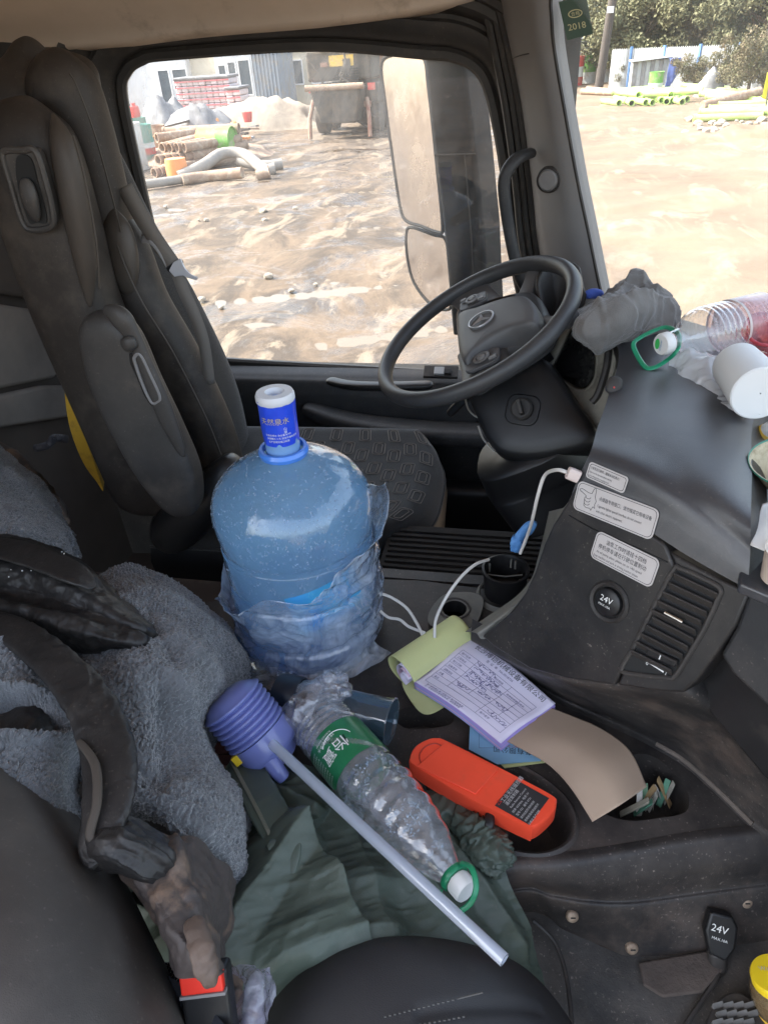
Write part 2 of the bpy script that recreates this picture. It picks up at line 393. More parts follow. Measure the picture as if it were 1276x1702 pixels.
    o = obj("ground", Q.reshape(-1, 3), [f[::-1] for f in grid_faces(nx, ny)][::1], m, None, edgesplit=False, loc=(0, 0, GZ))
    if o.data.polygons[0].normal.z < 0: o.data.flip_normals()
    at_ = o.data.attributes.new("wet", 'FLOAT', 'POINT'); at_.data.foreach_set("value", wetm.reshape(-1).astype(np.float32))
    put(o, "pale rutted dirt of the construction yard, muddy outside the side window", None, None, "structure")
ground()
mw = bpy.data.materials.new("puddle_water"); mw.use_nodes = True; b = mw.node_tree.nodes["Principled BSDF"]
b.inputs["Base Color"].default_value = (.16, .125, .085, 1); b.inputs["Roughness"].default_value = .22; b.inputs["Specular IOR Level"].default_value = .35; b.inputs["IOR"].default_value = 1.33
o = G().poly([(-16, 5, GZ-.0225), (1.0, 5, GZ-.0225), (1.0, 28, GZ-.0225), (-16, 28, GZ-.0225)]).build("water", mw)
put(o, "shallow brown puddle water lying in the muddy ruts", None, None, "structure")

M = {}
M['cabin'] = mat("cabin_white", (.72, .74, .76), .5, var=(.58, .6, .62), vscale=1.5, dirt=(.4, .36, .3), dscale=2, dlo=.55, dhi=.8)
M['cabin_beige'] = mat("cabin_beige", (.66, .6, .48), .6, var=(.55, .5, .4), vscale=1.5)
M['cabin_blue'] = mat("container_blue", (.16, .21, .27), .5, var=(.24, .28, .32), vscale=2, dirt=(.3, .26, .2), dscale=3)
M['dglass'] = mat("window_dark", (.05, .07, .09), .12, var=(.12, .15, .17), vscale=2)
M['frame_w'] = mat("frame_white", (.78, .78, .78), .4)
M['bagw'] = mat("bag_white", (.72, .68, .68), .6, var=(.6, .5, .5), vscale=9, bump=.5, bscale=30)
M['bagr'] = mat("bag_red", (.62, .10, .12), .6, var=(.7, .3, .3), vscale=6)
M['rust'] = mat("rust_pipe", (.38, .27, .19), .75, var=(.24, .15, .1), vscale=6, dirt=(.5, .42, .32), dscale=5)
M['pipeg'] = mat("pipe_lime", (.42, .62, .13), .45, var=(.5, .66, .25), vscale=3, dirt=(.5, .42, .3), dscale=3, dlo=.5, dhi=.7, damt=.8)
M['dark'] = mat("dark_hollow", (.02, .02, .02), .9)
M['hose'] = mat("rubber_hose", (.24, .22, .2), .8, var=(.36, .32, .27), vscale=4)
M['dgreen'] = mat("drum_green", (.14, .36, .06), .5, dirt=(.4, .35, .25), dscale=5)
M['dwhite'] = mat("drum_white", (.68, .72, .7), .5, dirt=(.45, .38, .28), dscale=4)
M['dred'] = mat("drum_red", (.6, .06, .05), .5, dirt=(.4, .3, .2), dscale=5)
M['dteal'] = mat("drum_teal", (.08, .30, .24), .5, dirt=(.35, .3, .22), dscale=5)
M['dorange'] = mat("drum_orange", (.75, .38, .06), .5, dirt=(.5, .35, .15), dscale=6)
M['tarp'] = mat("blue_tarp", (.07, .11, .32), .55, var=(.1, .15, .4), vscale=3, bump=.5, bscale=6)
M['wood'] = mat("pole_wood", (.05, .042, .036), .85, var=(.085, .07, .06), vscale=4, bump=.5, bscale=20, stretch=(6, 6, .6))
M['fencep'] = mat("fence_pale", (.36, .38, .39), .6, var=(.27, .28, .28), vscale=3)
M['blue'] = mat("post_blue", (.12, .25, .5), .5)
M['leaf1'] = mat("leaf_olive", (.12, .125, .06), .7, var=(.19, .175, .085), vscale=.9, vamt=.4)
M['leaf2'] = mat("leaf_deep", (.07, .10, .05), .7, var=(.14, .15, .07), vscale=.9, vamt=.4)
M['leaf3'] = mat("leaf_brown", (.19, .14, .085), .7, var=(.10, .11, .04), vscale=1.1, vamt=.4)
M['bark'] = mat("bark", (.12, .095, .07), .9)
M['steel'] = mat("dirty_steel", (.045, .043, .04), .7, .1, var=(.09, .08, .065), vscale=2.5, dirt=(.15, .12, .09), dscale=4, dlo=.42, dhi=.7)
M['redp'] = mat("truck_red", (.26, .11, .07), .5, dirt=(.42, .34, .25), dscale=3, dlo=.4, dhi=.7)
M['yel'] = mat("yellow_plate", (.8, .5, .06), .5, dirt=(.5, .4, .25), dscale=9)
M['tyre'] = mat("tyre", (.03, .03, .03), .85, var=(.16, .13, .1), vscale=4)
M['stone'] = mat("stone", (.42, .36, .28), .9, var=(.28, .23, .18), vscale=5, bump=.5, bscale=15)
M['sack'] = mat("sack_pale", (.27, .27, .28), .7, var=(.16, .155, .15), vscale=4, bump=.6, bscale=10)
M['orange'] = mat("orange_plastic", (.8, .3, .1), .5)
M['redp2'] = mat("red_plastic", (.7, .05, .04), .5)
M['concrete'] = mat("concrete_wall", (.5, .5, .48), .8, var=(.4, .4, .38), vscale=1)

# site cabins and container at the far side of the yard; local frame: width along W, depth away
def cabin(px0, px1, pyb, dist_y, h, m, label, openings, name="site_cabin", depth=2.4, ribs=0):
    a = Y(px0, pyb, dist_y); b_ = Y(px1, pyb, dist_y); w = b_[0]-a[0]; x0 = a[0]; y0 = dist_y
    t = thing(name, label, "cabin" if name == "site_cabin" else "container", (x0+w/2, y0, GZ), None)
    G().box((x0, y0, GZ), (x0+w, y0+depth, GZ+h)).build("wall", m, t, smooth=False)
    G().box((x0-.06, y0-.08, GZ+h), (x0+w+.06, y0+depth+.1, GZ+h+.12)).build("roof", M['frame_w'] if name == "site_cabin" else m, t, smooth=False)
    for (kind, u0, u1, z0, z1) in openings:
        f = G(); e = .06; ax0, ax1 = x0+u0*w, x0+u1*w
        f.box((ax0-e, y0-.05, GZ+z0-e), (ax0, y0+.01, GZ+z1+e)).box((ax1, y0-.05, GZ+z0-e), (ax1+e, y0+.01, GZ+z1+e)).box((ax0, y0-.05, GZ+z1), (ax1, y0+.01, GZ+z1+e)).box((ax0, y0-.05, GZ+z0-e), (ax1, y0+.01, GZ+z0))
        fo = f.build(kind, M['frame_w'], t, smooth=False)
        G().box((ax0, y0-.02, GZ+z0), (ax1, y0+.005, GZ+z1)).build("pane", M['dglass'], fo, smooth=False)
    for i in range(ribs):
        xx = x0+(i+.5)*w/ribs
        G().box((xx-.05, y0-.05, GZ+.1), (xx+.05, y0-.003, GZ+h-.1)).build("rib", m, t, smooth=False)
    return t
cabin(150, 326, 200, 38.0, 3.1, M['cabin'], "white site cabin with an open dark doorway behind the bag stacks", [('window', .20, .28, 1.75, 2.25), ('door', .74, .83, .1, 2.0), ('window', .87, .99, 1.2, 2.0)])
cabin(330, 372, 200, 38.5, 3.1, M['cabin_beige'], "narrow beige cabin wall between two white site cabins", [])
cabin(372, 432, 200, 38.0, 3.1, M['cabin'], "white site cabin with three dark windows right of the bag stack", [('window', .10, .27, 1.1, 2.05), ('window', .36, .54, .9, 2.15), ('window', .64, .92, .8, 2.2)])
cabin(434, 474, 200, 37.6, 3.2, M['cabin_blue'], "dark blue grey container beside the white cabins", [], name="container", ribs=7)
cabin(478, 640, 190, 41, 3.1, M['cabin_beige'], "pale cabin partly hidden behind the hopper truck", [('window', .1, .2, 1.0, 2.0), ('window', .3, .42, 1.0, 2.0)])
cabin(640, 860, 190, 44, 3.2, M['cabin'], "long pale shed seen through the side window beside the mirror", [('window', .6, .7, 1.0, 2.0)])

# stacks of bags
def bag_stack(px, py, wpx, hpx, label, nx_=7, nz_=9):
    p = gp(px, py); d = p@_fw; w = wpx/FPX*d; h = hpx/FPX*d
    t = thing("bag_stack", label, "bag stack", p, "stacked bags by the cabins")
    bw, bh = w/nx_, h/nz_
    G().box(p+np.array([-w/2, 0, 0]), p+np.array([w/2, 1.1, .1])).build("pallet", M['wood'], t, smooth=False)
    first = [None, None]
    for k in range(nz_):
        for i in range(nx_):
            o_ = p+np.array([-w/2+(i+.5)*bw, rng.uniform(-.04, .04), .1+(k+.5)*bh])
            q = first[0]
            if q is None:
                V = []; n = 10
                g = G(); g.obox((0, 0, 0), ((1, 0, 0), (0, 1, 0), (0, 0, 1)), (bw*.49, .5, bh*.47)); q = g.build("bag", M['bagw'], t, smooth=True, bevel=bh*.22); first[0] = q
                q.location = Vector((o_-p).tolist()); 
                me = q.data; 
                for v in me.vertices: v.co += Vector(p.tolist())
            else:
                q = dup(first[0], parent=t); q.location = Vector((o_-p).tolist())
            if i == 0:
                G().box((p[0]-w/2, p[1]-.56, p[2]+.1+(k+.62)*bh), (p[0]+w/2, p[1]-.53, p[2]+.1+(k+.62)*bh+bh*.24)).build("red_stripe", M['bagr'], t, smooth=False)
    g = G(); 
    g.box(p+np.array([-w/2-.03, -.6, h+.1]), p+np.array([w/2+.03, .6, h+.2])); g.build("cover", M['sack'], t, smooth=False, bevel=.04)
    return t
bag_stack(357, 213, 92, 66, "tall stack of red striped white bags before the cabin door", 9, 8)
bag_stack(404, 213, 24, 52, "short stack of red striped bags beside the taller one", 2, 6)
bag_stack(196, 205, 44, 62, "stack of red striped bags at the left edge of the side window", 4, 8)

# drums
def drum_mb(bands, h=.88, r=.29):
    """bands: (z0,z1,material) as parts"""
    out = []
    for (a, b_, m) in bands:
        pr = []
        for k in range(5):
            z = a+(b_-a)*k/4; pr.append((r*(1+(.02 if k == 0 or k == 4 else 0)), z*h))
        out.append((pr, m))
    return out
def drum(pos, label, bands, rot=None, s=1.0, lid=None, group="oil drums in the yard"):
    t = thing("oil_drum", label, "drum", pos, group)
    for pr, m in drum_mb(bands):
        G().lathe([(r*s, z*s) for r, z in pr], pos, n=20).build("band", m, t)
    G().lathe([(.001, .84*s), (.28*s, .84*s), (.29*s, .88*s), (.30*s, .885*s), (.30*s, .86*s)], pos, n=20).build("lid", lid or bands[-1][2], t)
    if rot is not None: t.rotation_euler = rot
    return t
gw = [(0, .55, M['dwhite']), (.55, 1, M['dgreen'])]
drum(gp(1086, 160), "green and white oil drum standing among the lime green pipes", gw, s=1.0)
drum(gp(932, 146), "green topped white drum furthest left through the windscreen", [(0, .3, M['dred']), (.3, .7, M['dwhite']), (.7, 1, M['dgreen'])], s=1.5)
drum(gp(953, 142), "red and white banded drum left of the timber pole", [(0, .3, M['dred']), (.3, .65, M['dwhite']), (.65, 1, M['dred'])], s=1.5)
drum(gp(975, 138), "green drum just left of the timber pole", [(0, .4, M['dwhite']), (.4, 1, M['dgreen'])], s=1.5)
drum(gp(1006, 136), "red drum just right of the timber pole", [(0, .5, M['dwhite']), (.5, 1, M['dred'])], s=1.5)
drum(gp(245, 272), "teal drum with a red band standing left of the pipe pile", [(0, .25, M['dteal']), (.25, .42, M['dred']), (.42, .55, M['dwhite']), (.55, 1, M['dteal'])], s=1.15)
drum(gp(226, 282), "pale green drum at the left edge of the side window", [(0, 1, M['dwhite'])], s=1.3)
drum(gp(268, 262), "rusty brown drum behind the pile of pipes", [(0, 1, M['rust'])], s=1.0)
drum(gp(237, 254), "dark drum with a red canister on top behind the teal drum", [(0, 1, M['dteal'])], s=1.15)
q = gp(240, 254); o = G().lathe([(.0, 0), (.14, 0), (.16, .1), (.14, .3), (.06, .34), (.06, .4), (0, .4)], q+np.array([0, 0, 1.02]), n=12).build("red_canister", M['redp2']); put(o, "red canister standing on the dark drum beyond the window", "canister")
p_ = gp(342, 276); t = drum(p_, "orange and green drum lying on its side on the pipe pile", [(0, .6, M['dorange']), (.6, 1, M['dgreen'])], s=1.1)
t.rotation_euler = (R(90), 0, R(85)); t.location.z += .62
o = G().box((0, 0, 0), (0, 0, 0)) if False else None

# pipes
def pipe_mesh(L, r, m, name="steel_pipe"):
    g = G(); g.lathe([(r*1.12, 0), (r*1.12, .06), (r, .06), (r, L-.06), (r*1.12, L-.06), (r*1.12, L), (r*.85, L), (r*.85, 0), (r*1.12, 0)], (0, 0, 0), (1, 0, 0), n=14)
    return g.build(name, m, None, loc=(0, 0, 0))
def dirs(a, e=0): return (0, -R(e), R(a))
def lay_pipes(name, cat, group, m, L, r, spots, labels):
    base = pipe_mesh(L, r, m, name)
    for i, (px, py, z, a, e, sc) in enumerate(spots):
        c = gp(px, py); o = base if i == 0 else dup(base)
        put(o, labels[i % len(labels)], cat, group); o.location = Vector((c[0], c[1], GZ+z)); o.rotation_euler = dirs(a, e); o.scale = (sc, 1, 1)
sp = []
for k in range(6): sp.append((258+9*k, 296-1.2*k, .12+.01*k, 62+rng.uniform(-8, 8), rng.uniform(-2, 4), rng.uniform(.8, 1.1)))
for k in range(6): sp.append((268+11*k, 291-1.2*k, .36, 58+rng.uniform(-10, 10), rng.uniform(0, 6), rng.uniform(.7, 1)))
for k in range(4): sp.append((278+12*k, 287, .6, 60+rng.uniform(-10, 12), rng.uniform(0, 5), .8))
sp.append((284, 276, .86, 2, 0, 1.0)); sp.append((272, 284, .8, 50, 0, .8))
lay_pipes("steel_pipe", "pipe", "rusty pump pipes piled by the drums", M['rust'], 2.2, .115, sp, ["rusty grey pump pipe in the heap seen through the side window"])
sp = []
for k in range(12): sp.append((1030+10*k+rng.uniform(-4, 4), 174+rng.uniform(-4, 3), .1, 95+rng.uniform(-22, 22), 0, rng.uniform(.6, .9)))
for k in range(6): sp.append((1050+12*k+rng.uniform(-4, 4), 170+rng.uniform(-2, 1), .25, 100+rng.uniform(-25, 25), 1, rng.uniform(.6, .85)))
for k in range(6): sp.append((1002+13*k, 158+2.5*k, .12+.03*k, -16+rng.uniform(-6, 8), 2, .9))
for k in range(5): sp.append((1130+10*k, 156+5*k, .3, -34+rng.uniform(-7, 7), -4, .95))
for k in range(6): sp.append((1150+8*k, 203-3*k, .1+.12*(k % 2), -8+rng.uniform(-10, 10), 0, .8))
lay_pipes("green_pipe", "pipe", "lime green pipes lying before the fence", M['pipeg'], 2.4, .105, sp, ["lime green pump pipe lying in the pile before the fence"])
# the long brown boom pipe and the lesser pipes
a = gp(1165, 184)+np.array([0, 0, .15]); b_ = Y(1262, 152, a[1]+1.0)
o = G().tube([a, b_], .15, 12).build("boom_pipe", M['rust']); put(o, "long brown pipe propped up towards the dirt bank at right", "pipe")
for i, (x0, y0, x1, y1, r, lab) in enumerate([(966, 157, 1028, 160, .12, "reddish pipe lying left of the lime green pipes"), (975, 152, 1010, 156, .1, "short rusty pipe behind the reddish one")]):
    a, b_ = gp(x0, y0), gp(x1, y1); o = G().tube([a+np.array([0, 0, .12]), b_+np.array([0, 0, .12])], r, 10).build("rusty_pipe", M['rust']); put(o, lab, "pipe")
# hoses
def hose(pts, r, label, m=None, z=.12):
    P = cr([gp(x, y)+np.array([0, 0, z+dz]) for x, y, dz in pts], 40); o = G().tube(P, r, 10).build("rubber_hose", m or M['hose']); put(o, label, "hose", None)
hose([(300, 303, 0), (340, 296, .15), (375, 285, .3), (410, 283, .25), (440, 290, 0), (458, 289, 0)], .14, "thick grey hose arching over in front of the pipe heap")
hose([(305, 308, 0), (350, 302, 0), (405, 300, .05)], .13, "grey hose lying straight nearest the truck", M['rust'])
hose([(225, 318, 0), (270, 312, 0), (312, 306, 0)], .1, "pale hose on the mud left of the grey hoses")
hose([(400, 283, .1), (440, 284, 0), (470, 281, 0)], .13, "dark hose running right from the pipe heap")
hose([(424, 207, .4), (440, 204, .7), (462, 208, .5), (468, 214, .1)], .14, "pale curved hose on the dirt heap")
o = G().lathe([(0, 0), (.26, 0), (.27, .3), (.25, .5), (0, .52)], gp(298, 300), n=16).build("orange_bucket", M['orange']); put(o, "orange tub in front of the pipe heap", "tub")
o = G().lathe([(.12, 0), (.14, .3), (.16, .32)], gp(428, 300)+np.array([0, 0, .1]), (1, .3, .2), n=14).build("pipe_elbow", M['rust']); put(o, "short pipe stub at the end of the hoses", "pipe")

# crumpled sheets and sacks on the heap
def lump(name, px, py, w, d, h, m, label, cat, seed, z=0, rot=0):
    c = gp(px, py); n = 26; g = np.linspace(-1, 1, n); A, B = np.meshgrid(g, g, indexing='ij')
    P = np.stack([A*w/2, B*d/2, np.zeros_like(A)], -1); rr = np.sqrt(A**2+B**2)
    P2 = np.stack([A*1.7+seed*3.1, B*1.7, A*0], -1); hh = h*np.clip(1-rr**2, 0, 1)**.8*(1+.28*fbm(P2, 1.0, 4, seed)) + h*.16*ridge(P2, 4.2, 3, seed)*np.clip(1-rr, 0, 1) - .05
    x = A*w/2*(1+.2*noise(P, 2, seed+3)); y = B*d/2
    Q = np.stack([c[0]+x*math.cos(rot)-y*math.sin(rot), c[1]+x*math.sin(rot)+y*math.cos(rot), GZ+z+hh], -1)
    o = obj(name, Q.reshape(-1, 3), [f[::-1] for f in grid_faces(n, n)], m, None, edgesplit=False)
    if o.data.polygons[n*n//3].normal.z < 0: o.data.flip_normals()
    put(o, label, cat); return o
lump("white_sheet", 288, 240, 2.6, 1.6, 1.25, M['sack'], "crumpled white sheeting at the left of the debris heap", "sheet", 1)
lump("white_sheet", 335, 240, 3.0, 1.4, 1.2, M['sack'], "crumpled white sheeting below the tall bag stack", "sheet", 2)
lump("cardboard_heap", 374, 238, 1.6, 1.0, .8, M['orange'], "orange brown sheet leaning on the debris heap", "sheet", 4)
o = lump("debris_heap", 330, 262, 5.0, 3.0, .5, M['rust'], "low heap of brown debris behind the pipes", "heap", 5); o["kind"] = "stuff"
o = lump("earth_heap", 440, 215, 6.0, 3.0, 1.0, M['stone'], "heap of pale earth between the stacks and the hopper truck", "heap", 9); o["kind"] = "stuff"
lump("dark_sack", 268, 240, 1.6, 1.2, .9, M['cabin_blue'], "dark sack at the left of the debris heap", "sack", 6, z=.2)
lump("white_sack", 1178, 160, 1.3, .9, .8, M['sack'], "white sack dumped right of the lime green pipes", "sack", 8)
o = G().lathe([(.001, 0), (.14, 0), (.19, .3), (.18, .32), (.001, .28)], gp(416, 226)+np.array([0, 0, .45]), n=14).build("red_bucket", M['redp2']); put(o, "small red bucket on the earth heap", "bucket")
for k in range(16):
    c = gp(rng.uniform(262, 420), rng.uniform(236, 272)); a = rng.uniform(-.5, .7); e = rng.uniform(-.1, .25); Lp = 1.6-.3*(k//4)
    dv_ = np.array([math.cos(a)*math.cos(e), math.sin(a)*math.cos(e), math.sin(e)])
    o = G().obox(c+np.array([0, 0, rng.uniform(.35, .7)]), (dv_, np.cross(dv_, (0, 0, 1)), (0, 0, 1)), (Lp/2, rng.uniform(.04, .12), .03)).build("scrap_board", [M['rust'], M['sack'], M['wood'], M['orange']][k % 4], None, smooth=False)
    put(o, ["rusty", "pale", "dark", "orange"][k % 4]+" scrap board, "+["longest", "second", "third", "shortest"][k//4]+" of its colour in the debris heap", "board", "scrap boards on the debris heap")
# loose stones
st = None; cnt = 0
base = None
for k in range(58):
    if k < 44: px_, py_ = rng.uniform(1110, 1275), rng.uniform(195, 225)
    else: px_, py_ = rng.uniform(230, 560), rng.uniform(300, 560)
    c = gp(px_, py_); s = rng.uniform(.05, .13)*(1.3 if k < 40 else .7)
    if base is None:
        bm = bmesh.new(); bmesh.ops.create_icosphere(bm, subdivisions=2, radius=1); V = np.array([v.co[:] for v in bm.verts]); F = [[v.index for v in f.verts] for f in bm.faces]; bm.free()
        V = V*(1+.25*noise(V, 1.4, 3))[:, None]*np.array([1, .8, .6]); base = obj("stone", V, F, M['stone'], None, loc=(0, 0, 0), edgesplit=30); o = base
    else: o = dup(base)
    put(o, "loose stone lying on the dirt of the yard", "stone", "loose stones on the dirt"); o.location = Vector((c[0], c[1], GZ+s*.3)); o.scale = (s, s, s); o.rotation_euler = (0, 0, rng.uniform(0, 6))

# hopper truck (rear of a pump truck) far behind the mirror
p = gp(563, 232); t = thing("hopper_truck", "muddy concrete pump truck seen from behind with a yellow plate", "truck", p)
def L(a, b_, c): return p+np.array([a, b_, c])
G().box(L(-1.15, 1.2, .9), L(1.15, 7, 1.5)).build("chassis", M['steel'], t, smooth=False, bevel=.05)
G().box(L(-1.15, 1.0, 1.6), L(1.0, 2.6, 2.45)).build("body", M['steel'], t, smooth=False, bevel=.08)
G().box(L(-1.0, 2.6, 2.45), L(1.1, 6.5, 3.3)).build("boom_stack", M['redp'], t, smooth=False, bevel=.1)
g = G(); g.prism([L(-.85, 0, 1.45), L(.85, 0, 1.45), L(.6, .1, .45), L(-.6, .1, .45)], (0, .9, 0)); flipfix(g.build("hopper", M['steel'], t, smooth=False, bevel=.06))
G().tube([L(-.95, -.05, 1.48), L(.95, -.05, 1.48)], .09, 12).build("hopper_rail", M['rust'], t)
G().box(L(-.35, .95, 2.0), L(.45, .99, 2.3)).build("plate", M['yel'], t, smooth=False)
for k in range(6): G().box(L(-.3, .9, 1.55+k*.07), L(.6, .96, 1.59+k*.07)).build("grille_bar", M['dark'], t, smooth=False)
for s in (-1, 1):
    for yy in (1.9, 3.3): G().lathe([(.001, -.16), (.3, -.16), (.34, -.12), (.5, -.17), (.52, 0), (.5, .17), (.3, .17), (.001, .15)], L(s*.95, yy, .52), (1, 0, 0), n=24).build("wheel", M['tyre'], t)
    G().tube([L(s*.9, .6, 1.1), L(s*1.0, .3, .6), L(s*1.02, .2, .02)], .07, 8).build("outrigger", M['redp'], t)
    G().box(L(s*1.0-.12, .9, 1.3), L(s*1.0+.12, .98, 1.5)).build("tail_lamp", M['dred'], t, smooth=False)
G().tube([L(.95, 1.5, 2.4), L(1.25, 1.2, 2.9), L(1.1, 2.6, 3.6)], .12, 10).build("boom_pipe", M['redp'], t)
for k in range(14):
    a_ = rng.uniform(-1.1, 1.1); z_ = rng.uniform(.6, 2.6)
    if k % 2: G().box(L(a_-.12, .85, z_), L(a_+.1, 1.0, z_+rng.uniform(.08, .35))).build("bracket", [M['steel'], M['redp'], M['tyre']][k % 3], t, smooth=False)
    else: G().tube([L(a_, .85, z_), L(a_+rng.uniform(-.4, .4), .8, z_-.4), L(a_+rng.uniform(-.5, .5), .9, max(.2, z_-.9))], .035, 6).build("hose", M['tyre'], t)
G().lathe([(.3, 0), (.9, .5), (1.15, 1.6), (1.1, 2.6), (.6, 3.6)], L(0, 2.4, 2.6), (0, 1, -.12), n=28).build("mixer_drum", M['redp'], t)
# second vehicle: green tinted foliage and dark machine right of it seen next to the mirror
p = gp(650, 205); t = thing("loader", "dark machine with a red cab standing right of the hopper truck", "loader", p)
G().box(p+np.array([-1.5, 0, .6]), p+np.array([2.2, 2.5, 1.5])).build("body", M['cabin_blue'], t, smooth=False, bevel=.15)
G().box(p+np.array([-.4, .3, 1.5]), p+np.array([1.2, 2.0, 2.9])).build("cab", M['redp'], t, smooth=False, bevel=.1)
G().box(p+np.array([-.25, .28, 1.8]), p+np.array([1.05, .3, 2.7])).build("window", M['dglass'], t, smooth=False)
for xx in (-1.0, 1.6): G().lathe([(.001, -.2), (.3, -.2), (.55, -.2), (.6, 0), (.55, .2), (.001, .2)], p+np.array([xx, 0, .6]), (0, 1, 0), n=22).build("wheel", M['tyre'], t)

# ---- through the windscreen
pb = gp(993, 150); t = thing("timber_pole", "tall dark timber pole with a small white tag", "pole", pb)
tp = pb+np.array([.55, 0, 8.0])
G().tube([pb-np.array([0, 0, .3]), tp], [.21, .17], 12).build("shaft", M['wood'], t)
G().box(pb+np.array([.03, -.3, 3.05]), pb+np.array([.33, -.26, 3.3])).build("tag", M['frame_w'], t, smooth=False)
# palisade fence
fa, fb = gp(1010, 140), gp(1262, 146)
fa = gp(1012, 147); fb = gp(1310, 152)
t = thing("palisade_fence", "pale palisade fence with blue posts behind the yard", "fence", fa)
n = 84; dv = (fb-fa)/n; dn = dv/np.linalg.norm(dv)
base = None
for i in range(n):
    c = fa+dv*i
    if base is None:
        g = G(); q = fa; g.prism([q+dn*-.07, q+dn*.07, q+dn*.07+np.array([0, 0, 1.55]), q+np.array([0, 0, 1.65]), q-dn*.07+np.array([0, 0, 1.55])], (0, .03, 0)); base = flipfix(g.build("pale", M['fencep'], t, smooth=False))
    else: o = dup(base, parent=t); o.location = Vector((c-fa).tolist())
for hz in (.35, 1.25): G().obox((fa+fb)/2+np.array([0, .08, hz]), (dn, (0, 0, 1), np.cross(dn, (0, 0, 1))), (np.linalg.norm(fb-fa)/2, .05, .03)).build("rail", M['fencep'], t, smooth=False)
for i in range(10, n+1, 17): G().obox(fa+dv*i+np.array([0, -.02, .85]), (dn, (0, 0, 1), np.cross(dn, (0, 0, 1))), (.05, .85, .05)).build("post", M['blue'], t, smooth=False)
a = Y(925, 120, 47); o = G().box((a[0]-8, 48, GZ), (fa[0]+.5, 48.3, GZ+1.9)).build("boundary_wall", M['concrete'], None, smooth=False); put(o, "pale grey boundary wall left of the fence", "wall")
# shed with blue tarp
p = gp(1082, 151); SHED = t = thing("timber_shed", "small pale plank shed with a lean-to roof beside the blue tarp", "shed", p)
for k in range(9): G().box(p+np.array([-1.4+k*.3, .8, 0]), p+np.array([-1.13+k*.3, .84, 1.9])).build("plank", M['fencep'] if k % 2 else M['sack'], t, smooth=False)
flipfix(G().prism([p+np.array([-1.6, .5, 1.85]), p+np.array([1.8, .5, 2.05]), p+np.array([1.8, .5, 2.13]), p+np.array([-1.6, .5, 1.93])], (0, 2.0, 0)).build("roof", M['frame_w'], t, smooth=False))
G().box(p+np.array([-1.45, .86, 0]), p+np.array([1.3, 2.4, 1.8])).build("body", M['concrete'], t, smooth=False)
c = p+np.array([1.3, -.2, 0]); n = 30; A, B = np.meshgrid(np.linspace(0, 1, n), np.linspace(0, 1, n), indexing='ij')
Q = np.stack([c[0]-.95+1.9*A, c[1]+.12*np.sin(A*9+B*3)+.3*(1-B), c[2]+1.75*B+.07*np.sin(A*3.1)*B], -1); Q += .04*fbm(Q, 2, 3, 3)[..., None]
Q2 = Q[:, -1:, :]+np.linspace(0, 1, 8)[None, :, None]*np.array([0, 1.5, .1]); Q = np.concatenate([Q, Q2[:, 1:]], 1)
o = obj("blue_tarp", Q.reshape(-1, 3), grid_faces(n, Q.shape[1]), M['tarp'], None, edgesplit=False, solid=.01); put(o, "blue tarpaulin draped beside the plank shed", "tarpaulin"); o.scale = (.72, .72, .68); SHED.scale = (.62, .62, .62)
# small vehicles at far left of the windscreen view
p = gp(934, 132); t = thing("parked_truck", "small white truck parked far off beyond the drums", "truck", p)
G().box(p+np.array([-1.1, 0, .5]), p+np.array([1.1, 1.6, 2.1])).build("cab", M['cabin'], t, smooth=False, bevel=.15); G().box(p+np.array([-.9, -.03, 1.2]), p+np.array([.9, .02, 1.9])).build("windscreen", M['dglass'], t, smooth=False)
G().box(p+np.array([-1.0, -.02, .6]), p+np.array([1.0, .01, .8])).build("bumper", M['dteal'], t, smooth=False)
p = gp(930, 120); t = thing("red_crane", "red lattice mast rising far off behind the wall", "crane", p)
for s in (-.5, .5): G().tube([p+np.array([s, 0, 0]), p+np.array([s*.3+.6, 0, 9])], .12, 6).build("mast_rail", M['dred'], t)
for k in range(8): G().tube([p+np.array([-.5 if k % 2 else .5, 0, k*1.1]), p+np.array([.5+.05*k if k % 2 else -.4+.06*k, 0, k*1.1+1.1])], .07, 5).build("brace", M['dred'], t)
p = gp(955, 126); t = thing("grey_shed", "grey sloping roofed shed far behind the drums", "shed", p)
flipfix(G().prism([p+np.array([-2.5, 0, 0]), p+np.array([2.5, 0, 0]), p+np.array([2.5, 0, 3.4]), p+np.array([-2.5, 0, 1.6])], (0, 4, 0)).build("wall", M['cabin_blue'], t, smooth=False))
flipfix(G().prism([p+np.array([-2.8, -.3, 1.6]), p+np.array([2.8, -.3, 3.6]), p+np.array([2.8, -.3, 3.75]), p+np.array([-2.8, -.3, 1.75])], (0, 4.6, 0)).build("roof", M['steel'], t, smooth=False))
# yellow flag at the edge
a = Y(1272, 176, 24); t = thing("yellow_flag", "yellow flag on a thin stick at the right edge of the windscreen view", "flag", a)
G().tube([a, a+np.array([-.1, 0, 1.3])], .02, 6).build("stick", M['steel'], t)
n = 12; A, B = np.meshgrid(np.linspace(0, 1, n), np.linspace(0, 1, n), indexing='ij'); Q = np.stack([a[0]-.15+.5*A, a[1]+.05*np.sin(A*7), a[2]+.2+.6*B-.2*A], -1)
obj("cloth", Q.reshape(-1, 3), grid_faces(n, n), mat("flag_yellow", (.8, .75, .05), .7), t, solid=.004)

